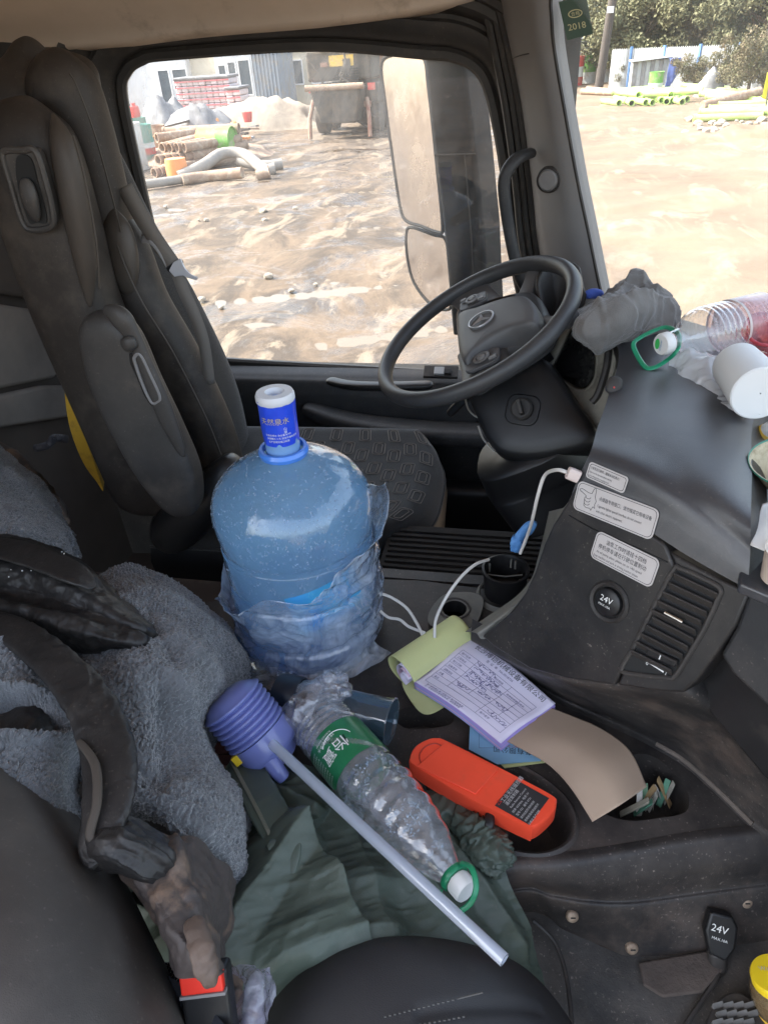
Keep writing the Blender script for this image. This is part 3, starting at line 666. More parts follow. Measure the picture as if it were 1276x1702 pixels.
# trees: trunk, limbs, leaf clumps
def tree_mesh(h, rad, mleaf, seed, nl=15000, leaf=.12):
    r_ = np.random.default_rng(seed); t = thing("leafy_tree", "x", "tree", (0, 0, 0))
    g = G(); g.tube([(0, 0, -.3), (.1, 0, h*.35), (.2, .1, h*.8)], [.22, .16, .05], 8); ends = []
    for k in range(9):
        a = r_.uniform(0, 6.28); z0 = h*r_.uniform(.25, .6); e = np.array([math.cos(a)*rad*r_.uniform(.5, .9), math.sin(a)*rad*r_.uniform(.5, .9), z0+h*r_.uniform(.15, .35)])
        g.tube([(0.1, 0, z0), (e[0]*.5, e[1]*.5, z0+(e[2]-z0)*.6), e], [.09, .06, .02], 5); ends.append(e)
    g.build("trunk", M['bark'], t)
    ce = [np.array([r_.normal()*rad*.5, r_.normal()*rad*.5, h*r_.uniform(.3, .95)]) for _ in range(26)]
    cs = [r_.uniform(.35, .8)*rad*.55 for _ in ce]
    V = []; F = []
    for k in range(nl):
        i = r_.integers(len(ce)); v = r_.normal(size=3); v /= np.linalg.norm(v); c = ce[i]+v*cs[i]*r_.uniform(.55, 1.1)
        a = r_.normal(size=3); a /= np.linalg.norm(a); b_ = np.cross(a, r_.normal(size=3)); b_ /= np.linalg.norm(b_); s = leaf*r_.uniform(.5, 1.2)
        q = len(V); V += [c-a*s, c+b_*s*.5, c+a*s, c-b_*s*.5]; F.append((q, q+1, q+2, q+3))
    obj("crown", np.array(V), F, mleaf, t, smooth=False)
    return t
protos = [tree_mesh(5.5, 2.2, M['leaf2'], 1), tree_mesh(4.8, 2.4, M['leaf1'], 2), tree_mesh(4.4, 2.3, M['leaf3'], 3, 8000)]
tl = ["deep green dense tree leaning over the fence", "olive green bushy tree behind the fence", "brownish thin bushy tree behind the fence"]
spots = [(1018, 45, 1, .80), (1040, 47, 0, .9), (1062, 45, 1, .85), (1085, 46, 0, .85), (1112, 46, 1, .95), (1140, 45, 2, .9), (1165, 47, 0, .95), (1192, 44, 1, .85), (1222, 45, 2, .85), (1248, 42, 0, .9), (1280, 41, 1, .9), (1125, 50, 0, 1.15), (1060, 52, 1, 1.05), (1300, 46, 1, 1.1), (1205, 50, 0, 1.1)]
used = [0, 0, 0]; ORD = ["first", "second", "third", "fourth", "fifth", "sixth", "seventh", "eighth", "ninth", "tenth", "eleventh", "twelfth", "thirteenth", "fourteenth", "fifteenth", "sixteenth"]
for i, (px_, yy, k, s) in enumerate(spots):
    c = Y(px_, 110, yy); o = protos[k] if not used[k] else dup(protos[k]); used[k] += 1
    o["label"] = tl[k]+", "+ORD[sorted(spots).index(spots[i])]+" from the left"; o["group"] = "trees behind the palisade fence"; o.location = Vector((c[0], yy, GZ)); o.rotation_euler = (0, 0, i*1.3); o.scale = (s, s, s)
for i, (px_, py_, s) in enumerate([(1150, 150, .42), (1215, 156, .55), (1240, 160, .6), (1262, 168, .7), (1200, 150, .4), (1040, 146, .35)]):
    c = gp(px_, py_); o = dup(protos[2]); o["label"] = "low dry brown bush before the pale fence, "+ORD[sorted([1150, 1215, 1240, 1262, 1200, 1040]).index(px_)]+" from the left"; o["group"] = "dry bushes before the fence"; o["category"] = "bush"; o.name = "dry_bush"; o.location = Vector(c.tolist()); o.rotation_euler = (0, 0, i*2.3); o.scale = (s*.8, s*.6, s*.7)
# bare trees far behind
def bare(seed):
    r_ = np.random.default_rng(seed); g = G()
    def br(p0, d0, L0, r0, lv):
        p1 = p0+d0*L0; g.tube([p0, (p0+p1)/2+r_.normal(size=3)*L0*.04, p1], [r0, r0*.8, r0*.55], 5, caps=False)
        if lv < 4:
            for _ in range(3 if lv < 3 else 4):
                d1 = d0+r_.normal(size=3)*.42; d1[2] = abs(d1[2])*.8+.15; d1 /= np.linalg.norm(d1); br(p0+(p1-p0)*r_.uniform(.5, 1), d1, L0*.62, r0*.5, lv+1)
    br(np.array([0, 0, -.2]), np.array([0, 0, 1.0]), 4.2, .2, 0); return g.build("bare_tree", M['bark'], None, loc=(0, 0, 0))
bb = bare(5)
for i, (px_, yy, s) in enumerate([(1030, 62, 1.2), (1012, 70, 1.3), (1110, 60, 1.25), (1140, 64, 1.4), (1185, 60, 1.3), (1235, 62, 1.3), (1265, 58, 1.2), (950, 75, 1.4), (1085, 66, 1.3), (1210, 64, 1.5)]):
    c = Y(px_, 100, yy); o = bb if i == 0 else dup(bb); put(o, "bare winter tree against the pale sky, "+ORD[sorted([1030, 1012, 1110, 1140, 1185, 1235, 1265, 950, 1085, 1210]).index(px_)]+" bare one from the left", "tree", "bare trees far behind the fence"); o.location = Vector((c[0], yy, GZ)); o.rotation_euler = (0, 0, i*2.1); o.scale = (s, s, s*.9)
# far hill line so that the ground has an end
hx = np.linspace(-300, 320, 120); g = G(); top = 9+6*fbm(np.stack([hx, hx*0, hx*0], -1), .012, 4, 2)
V = []; 
for x, h_ in zip(hx, top): V += [(x, 230, GZ-1), (x, 236, GZ+h_*.6), (x, 250, GZ+h_)]
F = []
for i in range(len(hx)-1):
    for k in range(2): F.append((i*3+k, (i+1)*3+k, (i+1)*3+k+1, i*3+k+1))
o = obj("hills", V, F, mat("hill_haze", (.2, .22, .19), .9, var=(.14, .16, .12), vscale=.1), None, edgesplit=False); put(o, "low wooded rise at the far horizon", None, None, "structure")
# ================================================================ CAB SHELL
M['beige'] = mat("headliner_beige", (.70, .59, .50), .9, var=(.62, .52, .43), vscale=9, bump=.15, bscale=300, dirt=(.22, .17, .12), dscale=4, dlo=.55, dhi=.8)
M['backw'] = mat("back_wall_vinyl", (.26, .235, .215), .85, var=(.17, .155, .145), vscale=6, bump=.2, bscale=250)
M['backd'] = mat("back_wall_dark", (.10, .085, .075), .9, var=(.07, .06, .055), vscale=6)
M['rubber'] = mat("black_rubber", (.028, .026, .026), .55, var=(.05, .045, .04), vscale=12, dirt=(.16, .13, .10), dscale=20, dlo=.55, dhi=.8, damt=.5)
M['trimd'] = mat("dark_trim", (.024, .022, .021), .6, speck=.5, var=(.040, .036, .034), vscale=7, bump=.12, bscale=500, dirt=(.16, .13, .1), dscale=9, dlo=.56, dhi=.85, damt=.5)
M['pillar'] = mat("pillar_grey", (.185, .178, .178), .6, var=(.215, .206, .20), vscale=5, bump=.18, bscale=700, dirt=(.22, .19, .16), dscale=7, dlo=.58, dhi=.85, damt=.5)
M['panel'] = mat("door_panel", (.024, .026, .029), .55, speck=.6, var=(.033, .034, .036), vscale=6, bump=.15, bscale=600, dirt=(.2, .17, .13), dscale=6, dlo=.62, dhi=.9, damt=.4)
M['black'] = mat("black_plastic", (.006, .006, .007), .42, var=(.018, .0175, .018), vscale=8, bump=.08, bscale=500, dirt=(.14, .115, .09), dscale=9, dlo=.6, dhi=.85, damt=.4)
M['floor'] = mat("floor_mat", (.03, .024, .02), .9, var=(.07, .05, .04), vscale=4, bump=.5, bscale=60, dirt=(.16, .12, .09), dscale=5, dlo=.5, dhi=.75)
DY = 2.15
PR = [(-1.175, -.02), (-1.10, -.005)]
# window outline on the door plane, as (x, z), anticlockwise from top right
tr = [Y(*p, DY) for p in [(700, 93), (752, 98), (788, 116), (808, 150), (826, 230), (842, 340), (852, 440)]]
outl = [(-1.02, -.004), (-.6, -.006)] + [(float(v[0]), float(v[2])) for v in tr] + [(.005, -.80), (-.01, -.87), (-.06, -.915), (-.2, -.922), (-.5, -.912), (-1.0, -.893), (-1.12, -.88), (-1.165, -.82), (-1.185, -.6), (-1.185, -.3), (-1.178, -.09), (-1.15, -.035), (-1.1, -.012)]
O2 = cr_closed(np.array(outl), 160)
def offset(P, d):
    T = np.roll(P, -1, 0)-np.roll(P, 1, 0); T /= np.linalg.norm(T, axis=1)[:, None]; N = np.stack([-T[:, 1], T[:, 0]], 1)
    c = P.mean(0); s = np.sign(((P-c)*N).sum(1).mean()); return P+N*d*s
def ring(name, specs, m, parent, **k):
    V = []; 
    for d, y in specs:
        Q = offset(O2, d) if d else O2
        V.append(np.stack([Q[:, 0], np.full(len(Q), y), Q[:, 1]], 1))
    V = np.concatenate(V); F = grid_faces(len(specs), 160, wrap=True)
    return flipfix2(obj(name, V, F, m, parent, **k))
def flipfix2(o): return o
door = thing("driver_door", "dark driver door with a large dirty side window and black armrest panel", "door", (-.6, DY, -1.0))
ring("window_seal", [(-.006, DY+.012), (-.008, DY-.004), (-.002, DY-.012), (.014, DY-.014), (.02, DY-.008), (.024, DY-.006)], M['rubber'], door)
ring("window_frame", [(.022, DY-.006), (.03, DY-.03), (.05, DY-.05), (.075, DY-.055), (.082, DY-.04), (.092, DY-.038), (.10, DY-.06), (.112, DY-.075), (.13, DY-.075)], M['trimd'], door)
ring("door_seal", [(.128, DY-.07), (.135, DY-.095), (.15, DY-.10), (.16, DY-.085), (.17, DY-.09)], M['rubber'], door)
# pane: a real sheet with wiped dust
gm = bpy.data.materials.new("dusty_glass"); gm.use_nodes = True; n = gm.node_tree.nodes; l = gm.node_tree.links; n.clear()
out = n.new("ShaderNodeOutputMaterial"); T = n.new("ShaderNodeBsdfTransparent"); T.inputs[0].default_value = (.93, .95, .94, 1)
Gs = n.new("ShaderNodeBsdfGlossy"); Gs.inputs["Roughness"].default_value = .02
Tl = n.new("ShaderNodeBsdfTranslucent"); Tl.inputs[0].default_value = (.75, .70, .62, 1); Df = n.new("ShaderNodeBsdfDiffuse"); Df.inputs[0].default_value = (.6, .55, .5, 1)
md = n.new("ShaderNodeMixShader"); md.inputs[0].default_value = .35; l.new(Tl.outputs[0], md.inputs[1]); l.new(Df.outputs[0], md.inputs[2])
tc = n.new("ShaderNodeTexCoord"); nz1 = n.new("ShaderNodeTexNoise"); nz1.inputs["Scale"].default_value = 3.2; nz1.inputs["Detail"].default_value = 7; nz1.inputs["Roughness"].default_value = .62; nz1.inputs["Distortion"].default_value = 1.2
mp = n.new("ShaderNodeMapping"); mp.inputs["Scale"].default_value = (1.5, 1, .75); mp.inputs["Rotation"].default_value = (0, .5, 0); l.new(tc.outputs["Object"], mp.inputs[0]); l.new(mp.outputs[0], nz1.inputs[0])
r1 = n.new("ShaderNodeMapRange"); r1.inputs[1].default_value = .4; r1.inputs[2].default_value = .72; r1.inputs[3].default_value = .16; r1.inputs[4].default_value = .62; l.new(nz1.outputs["Fac"], r1.inputs[0])
# thicker dust on the upper part, plus a painted veil of reflection
sx = n.new("ShaderNodeSeparateXYZ"); l.new(tc.outputs["Object"], sx.inputs[0]); r2 = n.new("ShaderNodeMapRange"); r2.inputs[1].default_value = .35; r2.inputs[2].default_value = .95; r2.inputs[3].default_value = .30; r2.inputs[4].default_value = 1; l.new(sx.outputs[2], r2.inputs[0])
mu = n.new("ShaderNodeMath"); mu.operation = 'MULTIPLY'; l.new(r1.outputs[0], mu.inputs[0]); l.new(r2.outputs[0], mu.inputs[1])
# the front corner of the pane has been wiped
r3 = n.new("ShaderNodeMapRange"); r3.inputs[1].default_value = .22; r3.inputs[2].default_value = .40; r3.inputs[3].default_value = 1; r3.inputs[4].default_value = .22; l.new(sx.outputs[0], r3.inputs[0])
mu0 = mu; mu = n.new("ShaderNodeMath"); mu.operation = 'MULTIPLY'; l.new(mu0.outputs[0], mu.inputs[0]); l.new(r3.outputs[0], mu.inputs[1])
m1 = n.new("ShaderNodeMixShader"); l.new(mu.outputs[0], m1.inputs[0]); l.new(T.outputs[0], m1.inputs[1]); l.new(md.outputs[0], m1.inputs[2])
fr, fo = schlick(n, l); m2 = n.new("ShaderNodeMixShader"); l.new(fo, m2.inputs[0]); l.new(m1.outputs[0], m2.inputs[1]); l.new(Gs.outputs[0], m2.inputs[2]); l.new(m2.outputs[0], out.inputs[0])
M['dustglass'] = gm
G().poly([(x, DY+.004, z) for x, z in O2]).build("pane", gm, door, smooth=False)
# door skin under and round the window, inside face
F_ = offset(O2, .168)
V = [(x, DY-.088, z) for x, z in F_]
box_ = []
for x, z in F_:
    dx = x-(-.6); dz = z-(-.45); s = min(abs(.95/dx) if dx else 9, abs((.62 if dz > 0 else 1.4)/dz) if dz else 9); box_.append((min(-.6+dx*s, max(.09, x)), DY-.07, -.45+dz*s))
obj("door_skin", V+box_, [f[::-1] for f in grid_faces(2, 160, wrap=True)], M['trimd'], door, edgesplit=False)
# sill panel below the window
zs = -.915
def dpt(px_, py_, y): return Y(px_, py_, y)
rows = [[(x, DY-.02, zs+.012) for x in (-1.3, -1.0, -.7, -.4, -.1, .12)],
        [(x, DY-.07, zs-.0) for x in (-1.3, -1.0, -.7, -.4, -.1, .12)],
        [(x, DY-.10, zs-.03) for x in (-1.3, -1.0, -.7, -.4, -.1, .12)],
        [(x, DY-.11, zs-.16) for x in (-1.3, -1.0, -.7, -.4, -.1, .12)],
        [(x, DY-.11, zs-.8) for x in (-1.3, -1.0, -.7, -.4, -.1, .12)]]
patch("sill_panel", rows, 40, 30, M['panel'], door, face=(0, -1, .3))
# armrest bulge with pull recess
arm = [dpt(*p, DY-.115) for p in [(487, 604), (505, 640), (535, 690), (600, 720), (700, 745), (800, 752), (860, 740), (860, 640), (760, 640), (640, 632), (545, 628), (520, 612)]]
sweep("armrest", [(-.72, DY-.13, -1.0), (-.55, DY-.15, -1.045), (-.3, DY-.165, -1.06), (0, DY-.165, -1.06)], [.02, .03, .03, .03], [.03, .045, .05, .05], (0, 0, 1), M['panel'], door, e=3.2, cap=.1)
sweep("pull_handle", [Y(545, 632, DY-.15), Y(580, 640, DY-.19), Y(640, 642, DY-.21), Y(720, 640, DY-.21)], [.012, .012, .012, .012], [.02, .02, .02, .02], (0, 0, 1), M['black'], door, e=2.5, cap=.1)
sweep("door_pocket", [(-.75, DY-.14, -1.32), (-.4, DY-.17, -1.36), (.05, DY-.17, -1.36)], [.12, .12, .12], [.05, .05, .05], (0, 0, 1), M['black'], door, e=4, cap=.1)
c = Y(733, 615, DY-.07)
sw = G().obox(c+np.array([0, -.01, -.003]), ((1, 0, 0), (0, .85, .5), (0, -.5, .85)), (.055, .022, .006)).build("switch_plate", M['trimd'], door, smooth=False, bevel=.002)
G().obox(c+np.array([-.004, -.018, .004]), ((1, 0, 0), (0, .85, .5), (0, -.5, .85)), (.016, .014, .005)).build("window_switch", mat("switch_grey", (.4, .4, .4), .4), sw, smooth=False, bevel=.002)
G().obox(c+np.array([.022, -.018, .002]), ((1, 0, 0), (0, .85, .5), (0, -.5, .85)), (.012, .01, .006)).build("window_switch", M['black'], sw, smooth=False, bevel=.002)

# roof lining, cab walls, floor
H = .16
cabm = M['beige']
g = G(); lin_ = [[(x, DY-.03, .085+.02*(x > -.3)) for x in (-1.62, -1.2, -.8, -.4, 0.0, .2)],
        [(x, DY-.11, .10+.0*x) for x in (-1.62, -1.2, -.8, -.4, 0.0, .2)],
        [(x, DY-.2, .20) for x in (-1.62, -1.2, -.8, -.4, 0.0, .2)],
        [(x, DY-.4, .36) for x in (-1.62, -1.2, -.8, -.4, 0.0, .25)],
        [(x, 1.2, .40) for x in (-1.62, -1.2, -.8, -.4, 0.0, .35)],
        [(x, -.1, .40) for x in (-1.62, -1.2, -.8, -.4, 0.0, .5)]]
# lower edge follows the photograph: it climbs towards the front
low = [Y(*p, DY-.085) for p in [(-60, 92), (140, 78), (330, 55), (560, 36), (740, 10), (860, -25)]]
lin_[0] = [v+np.array([0, .05, -.01]) for v in low]; lin_[1] = low
lin_[2] = [v+np.array([0, -.03, .03]) for v in low]
lin_.insert(3, [v+np.array([0, -.14, .12]) for v in low])
o = patch("headliner", lin_, 60, 50, cabm, None, face=(0, -.5, -1)); put(o, "beige cloth headliner above the driver window", None, None, "structure")
o = G().box((-1.66, -.15, .42), (.62, 2.3, .46)).build("roof", M['steel'], None, smooth=False); put(o, "steel roof of the cab", None, None, "structure")
# back wall with quilted panels
bx = -1.55
o = G().box((bx-.06, -.3, -1.7), (bx, 2.3, .42)).build("wall_back", M['backd'], None, smooth=False); put(o, "dark rear wall of the cab", None, None, "structure")
def bpanel(name, pts, m, th=.03):
    P = [X(*p, bx+.003) for p in pts]; s = slab(name, P, (th, 0, 0), m, None, bevel=.012); flipfix(s); put(s, {"rear_panel": "x"}.get(name), "panel"); return s
s = bpanel("rear_panel", [(-240, 560), (-240, 470), (85, 520), (96, 560), (95, 600), (80, 628), (-240, 690)], M['backw']); s["label"] = "pale padded rear wall panel with a rounded corner behind the driver seat"
s = bpanel("rear_panel", [(-240, 705), (60, 640), (98, 640), (125, 690), (-240, 745)], M['backw']); s["label"] = "lower pale strip of the rear wall below the rounded panel"
s = bpanel("rear_panel", [(-240, 60), (200, 60), (180, 380), (60, 500), (-240, 450)], M['backd']); s["label"] = "dark brown upper rear wall panel behind the headrest"
o = G().box((-1.6, -.6, -1.76), (1.4, 2.3, -1.7)).build("floor", M['floor'], None, smooth=False); put(o, "dirty dark cab floor", None, None, "structure")
o = G().box((.55, -.6, -1.7), (.62, 2.2, -.72)).build("wall_front", M['black'], None, smooth=False); put(o, "dark front bulkhead below the dashboard", None, None, "structure")
o = G().box((-1.6, 2.16, -1.75), (.1, 2.24, -.93)).build("wall_side", M['steel'], None, smooth=False); put(o, "outer skin of the cab on the driver side", None, None, "structure")
# rear pillar between window and back wall
rows = [[(-1.56, DY-.12, z), (-1.46, DY-.11, z), (-1.38, DY-.10, z), (-1.30, DY-.075, z)] for z in np.linspace(.2, -1.7, 6)]
o = patch("rear_pillar", rows, 20, 12, M['trimd'], None, face=(.2, -1, 0)); put(o, "dark trimmed rear door pillar behind the driver seat", "pillar")

# front pillar trim: from the door frame to the windscreen edge
edge = [(923, -60), (913, -5), (914, 32), (918, 80), (935, 180), (957, 300), (975, 385), (990, 458), (1012, 560), (1040, 700)]
mid = [(850, -60), (852, -5), (856, 32), (866, 90), (884, 180), (899, 300), (908, 385), (920, 458), (935, 560), (950, 700)]
inn = [(815, -60), (828, 0), (838, 40), (850, 95), (866, 180), (882, 300), (890, 385), (900, 458), (905, 560), (910, 700)]
YE = 1.93
rows = []
for e_, m_, i_ in zip(edge, mid, inn):
    a, b_, c = Y(*e_, YE), Y(*m_, 2.0), Y(*i_, 2.07)
    rows.append([a+np.array([.03, .06, 0]), a+np.array([.004, .008, 0]), a, (a*.62+b_*.38)+np.array([-.008, -.012, 0]), b_, (b_+c)/2+np.array([-.004, -.0, 0]), c, c+np.array([-.005, .03, 0])])
t = thing("windscreen_pillar", "grey front pillar trim with a round tweeter cover and grab handle", "pillar", rows[9][4])
patch("trim", rows, 90, 60, M['pillar'], t, face=(0, -1, 0))
# black seal line along the windscreen edge
G().tube(cr([Y(*e_, YE)+np.array([.003, .002, 0]) for e_ in edge], 60), .0045, 6).build("edge_seal", M['rubber'], t)
# seams, ribs of the door rubber between pillar and window
for k, (off, r_) in enumerate([(0, .011), (12, .008), (24, .010)]):
    P = [Y(x-2-off, y, 2.075+.008*k) for x, y in inn]; G().tube(cr(P, 60), r_, 8).build("door_rubber", M['rubber'], t)
# seam across the pillar
a = Y(851, 97, 2.03); P = [Y(850, 98, 2.02), Y(865, 92, 1.985), Y(885, 88, 1.965)]; G().tube(cr(P, 8), .0012, 4).build("seam", M['black'], t)
# round cover
c = Y(911, 299, 1.955); nn = np.array([-.3, -.95, -.05])
rd = G().lathe([(.0001, .012), (.021, .011), (.024, .008), (.0255, .004), (.029, .003), (.031, -.004)], c, nn, n=40).build("tweeter_cover", M['pillar'], t)
G().lathe([(.0245, .0), (.027, .006), (.0285, .0085), (.030, .006), (.032, -.004)], c, nn, n=40).build("rim", M['trimd'], rd)
# raised plate round handle root
P = [(880, 250), (895, 243), (912, 250), (925, 270), (932, 300), (920, 326), (902, 322), (892, 300)]
# grab handle
Hn = [Y(882, 254, 2.01), Y(862, 262, 1.97), Y(845, 280, 1.955), Y(837, 305, 1.95), Y(841, 350, 1.95), Y(849, 400, 1.95), Y(858, 440, 1.95), Y(868, 470, 1.97), Y(884, 490, 2.02)]
sweep("grab_handle", Hn, [.016, .0165, .0165, .016, .016, .016, .016, .016, .018], [.012, .013, .0135, .013, .013, .013, .013, .013, .013], (1, 0, 0), M['panel'], t, n=20, k=50, e=2.3, cap=.0)

# windscreen glass
clear = film("windscreen_glass", (.95, .97, .96), rough=.01, gl=.5, dif=.08, diff=(.8, .78, .72), cloud=(4, .08, .20, 0, .5))  # milky scatter: pane dirt, with the haze over the yard put in
wrows = []
for zt, sx_ in ((.30, -.06), (-.1, -.02), (-.5, .04), (-.8, .08)):
    e0 = {.30: Y(921, -60, YE), -.1: Y(921, 110, YE), -.5: Y(973, 370, YE), -.8: Y(1040, 700, YE)}[zt]
    wrows.append([e0+np.array([.012, .03, 0]), e0+np.array([.10, -.02, 0]), (.42+sx_, 1.72, e0[2]), (.52+sx_, 1.35, e0[2]), (.55+sx_, .7, e0[2]), (.55+sx_, -.1, e0[2])])
t = thing("windscreen", "large clear windscreen with a dark green square sticker at its top corner", "windscreen", (.5, 1.0, -.8))
wo_ = patch("pane", wrows, 24, 40, clear, t, face=(-1, 0, 0))
# sticker on glass: find its place on the inside of the pane
def on_glass(px_, py_):
    q = ray(px_, py_); C = np.array(wrows); Q = cr(C, 30); Q = cr(Q.transpose(1, 0, 2), 60).transpose(1, 0, 2).reshape(-1, 3)
    d = q/np.linalg.norm(q); tt = Q@d; off = np.linalg.norm(Q-tt[:, None]*d, axis=1); i = off.argmin(); return q*(tt[i]/np.linalg.norm(q))*.992
cc = on_glass(956, 30); dd = float(cc@_fw)
sk = [D(928, 3, dd), D(974, -6, dd), D(985, 56, dd), D(942, 67, dd)]
so = slab("sticker", sk, _fw*.001, mat("sticker_green", (.055, .085, .06), .5), t, bevel=0); flipfix(so)
rr_ = (sk[1]-sk[0]); rr_ /= np.linalg.norm(rr_); uu_ = sk[0]-sk[3]; uu_ -= rr_*(uu_@rr_); uu_ /= np.linalg.norm(uu_)
sy = mat("sticker_print", (.5, .45, .25), .6)
cs = (sk[0]+sk[2])/2; w_ = np.linalg.norm(sk[1]-sk[0]); g = G(); P = []
for k in range(32): a = 2*math.pi*k/32; P.append(cs+uu_*w_*.14+rr_*math.cos(a)*w_*.26+uu_*math.sin(a)*w_*.15-_fw*.001)
for k in range(32): a = 2*math.pi*k/32; P.append(cs+uu_*w_*.14+rr_*math.cos(a)*w_*.22+uu_*math.sin(a)*w_*.115-_fw*.001)
g.add(P, [(k, (k+1) % 32, 32+(k+1) % 32, 32+k) for k in range(32)]); g.build("emblem_ring", sy, so, smooth=False)
text("lettering", "合格", cs+uu_*w_*.08-rr_*w_*.16-_fw*.001, rr_, uu_, w_*.16, sy, so)
text("lettering", "2018", cs-uu_*w_*.42-rr_*w_*.36-_fw*.001, rr_, uu_, w_*.33, sy, so)

# ---------------------------------------------------------------- mirror outside the door
M['mirror'] = mat("mirror_glass", (.42, .37, .34), .05, 1.0, dirt=(.25, .20, .16), dscale=5, dlo=.4, dhi=.75, damt=.7)
M['mhouse'] = mat("mirror_housing", (.012, .013, .015), .7, var=(.022, .024, .026), vscale=8, spec=.1, dirt=(.13, .125, .12), dscale=28, dlo=.6, dhi=.76, damt=.5)
MY = 2.45
t = thing("door_mirror", "tall dusty black door mirror outside the driver window with two glasses", "mirror", Y(760, 520, MY))
hp = [(700, 40), (768, 40), (772, 110), (790, 260), (803, 380), (812, 540), (752, 560), (744, 470), (735, 370), (720, 250), (706, 130)]
o = slab("housing", [Y(*p, MY) for p in hp], (.05, .14, 0), M['mhouse'], t, bevel=.012); flipfix(o)
G().tube([Y(771, 255, MY-.002), Y(782, 380, MY-.002), Y(790, 540, MY-.002)], .0025, 6).build("housing_seam", M['black'], t)
G().tube([Y(722, 258, MY-.002), Y(750, 257, MY-.002), Y(790, 256, MY-.002)], .003, 6).build("housing_step", M['black'], t)
def mirror_glass(pts, y0, nm):
    # tipped towards the rear, so that it shows the yard behind
    mp_ = Plane(Y(*max(pts), y0), (-.80, -.60, .06)); P = cr_closed(np.array([mp_.at(*p) for p in pts]), 60)
    s = slab(nm, P, (.012, .012, 0), M['mirror'], t, bevel=0); flipfix(s); s.data.polygons.foreach_set("use_smooth", [False]*len(s.data.polygons))
    G().tube(P, .006, 6, closed=True).build("glass_rim", M['mhouse'], t)
mirror_glass([(700, 92), (650, 92), (634, 110), (640, 170), (652, 260), (664, 340), (674, 366), (700, 376), (728, 386), (735, 376), (726, 280), (712, 150)], MY+.02, "upper_glass")
mirror_glass([(683, 378), (720, 390), (740, 398), (746, 440), (750, 500), (742, 515), (715, 505), (688, 470), (677, 430), (675, 390)], MY+.02, "lower_glass")
G().tube([Y(705, 30, MY+.03), Y(712, 90, MY+.03)], .02, 10).build("bracket", M['black'], t)
# ================================================================ DRIVER SEAT
M['leather'] = mat("seat_leather_brown", (.018, .0145, .012), .55, speck=.35, var=(.034, .027, .0225), vscale=6, bump=.25, bscale=450, dirt=(.22, .18, .14), dscale=5, dlo=.52, dhi=.85, damt=.45)
M['leather2'] = mat("seat_leather_worn", (.075, .062, .051), .5, var=(.045, .037, .031), vscale=9, bump=.2, bscale=350, stretch=(3, 3, .6))
M['fabric'] = mat("seat_fabric_dark", (.010, .0095, .0095), .85, var=(.016, .0145, .014), vscale=10, bump=.35, bscale=900, sheen=.25)
M['armp'] = mat("armrest_vinyl", (.034, .032, .031), .5, speck=.5, var=(.058, .053, .049), vscale=8, bump=.12, bscale=400, dirt=(.22, .18, .14), dscale=7, dlo=.56, dhi=.85, damt=.5)
seat = thing("driver_seat", "high backed brown black driver seat with a folded up armrest", "seat", (-.75, 1.55, -1.6))
def sd_(x, y, v): return Y(x, y, v)
# headrest and wings (behind the near shoulder)
sweep("headrest", [Y(130, 470, 1.58), Y(105, 330, 1.55), Y(78, 200, 1.52), Y(66, 110, 1.5), Y(63, 92, 1.5)], [.085, .09, .085, .075, .055], [.13, .15, .16, .15, .12], (1, 0, 0), M['leather'], seat, e=3.2, cap=.14, n=36, k=50)
sweep("headrest_wing", [Y(205, 500, 1.42), Y(163, 340, 1.42), Y(128, 220, 1.42), Y(100, 130, 1.42), Y(88, 88, 1.44)], [.05, .065, .07, .065, .03], [.05, .055, .06, .055, .03], (1, 0, 0), M['leather'], seat, e=2.6, cap=.2, n=28, k=46)
# near shoulder / side shell
sweep("side_shell", [Y(265, 850, 1.30), Y(212, 700, 1.30), Y(132, 520, 1.30), Y(88, 380, 1.30), Y(58, 270, 1.30), Y(42, 200, 1.32), Y(40, 168, 1.34)], [.10, .105, .09, .092, .088, .07, .035], [.05, .06, .065, .065, .06, .055, .03], (1, 0, 0), M['leather'], seat, e=3.4, cap=.10, n=36, k=60)
# pale worn roll along its front edge
sweep("worn_roll", [Y(150, 510, 1.245), Y(140, 420, 1.245), Y(124, 330, 1.245), Y(104, 240, 1.255), Y(88, 188, 1.28)], [.010, .024, .028, .024, .008], [.006, .018, .021, .018, .006], (1, 0, 0), M['leather2'], seat, e=2.2, cap=.35)
# near bolster and far bolster of the backrest, centre pad
sweep("near_bolster", [Y(385, 830, 1.40), Y(350, 720, 1.40), Y(290, 600, 1.40), Y(235, 500, 1.40), Y(205, 400, 1.42), Y(186, 335, 1.44)], [.05, .06, .065, .06, .05, .02], [.045, .05, .05, .05, .04, .02], (1, 0, 0), M['leather'], seat, e=2.5, cap=.22)
sweep("bolster_panel", [Y(214, 490, 1.36), Y(205, 430, 1.365), Y(195, 380, 1.375), Y(188, 345, 1.39)], [.020, .034, .03, .01], [.014, .02, .02, .01], (1, 0, 0), M['leather2'], seat, e=2.3, cap=.35)
sweep("centre_pad", [Y(360, 860, 1.62), Y(320, 700, 1.62), Y(255, 560, 1.62), Y(190, 440, 1.62), Y(140, 330, 1.62), Y(108, 230, 1.6)], [.09, .09, .085, .075, .065, .05], [.20, .21, .21, .20, .18, .14], (1, 0, 0), M['fabric'], seat, e=4, cap=.1)
sweep("far_bolster", [Y(350, 800, 1.83), Y(345, 700, 1.83), Y(316, 600, 1.83), Y(256, 500, 1.83), Y(208, 410, 1.82), Y(172, 330, 1.78), Y(150, 270, 1.72)], [.07, .085, .08, .072, .055, .04, .02], [.05, .055, .055, .055, .05, .045, .03], (1, 0, 0), M['fabric'], seat, e=2.6, cap=.2)
seamm = mat("seat_piping", (.055, .046, .038), .6)
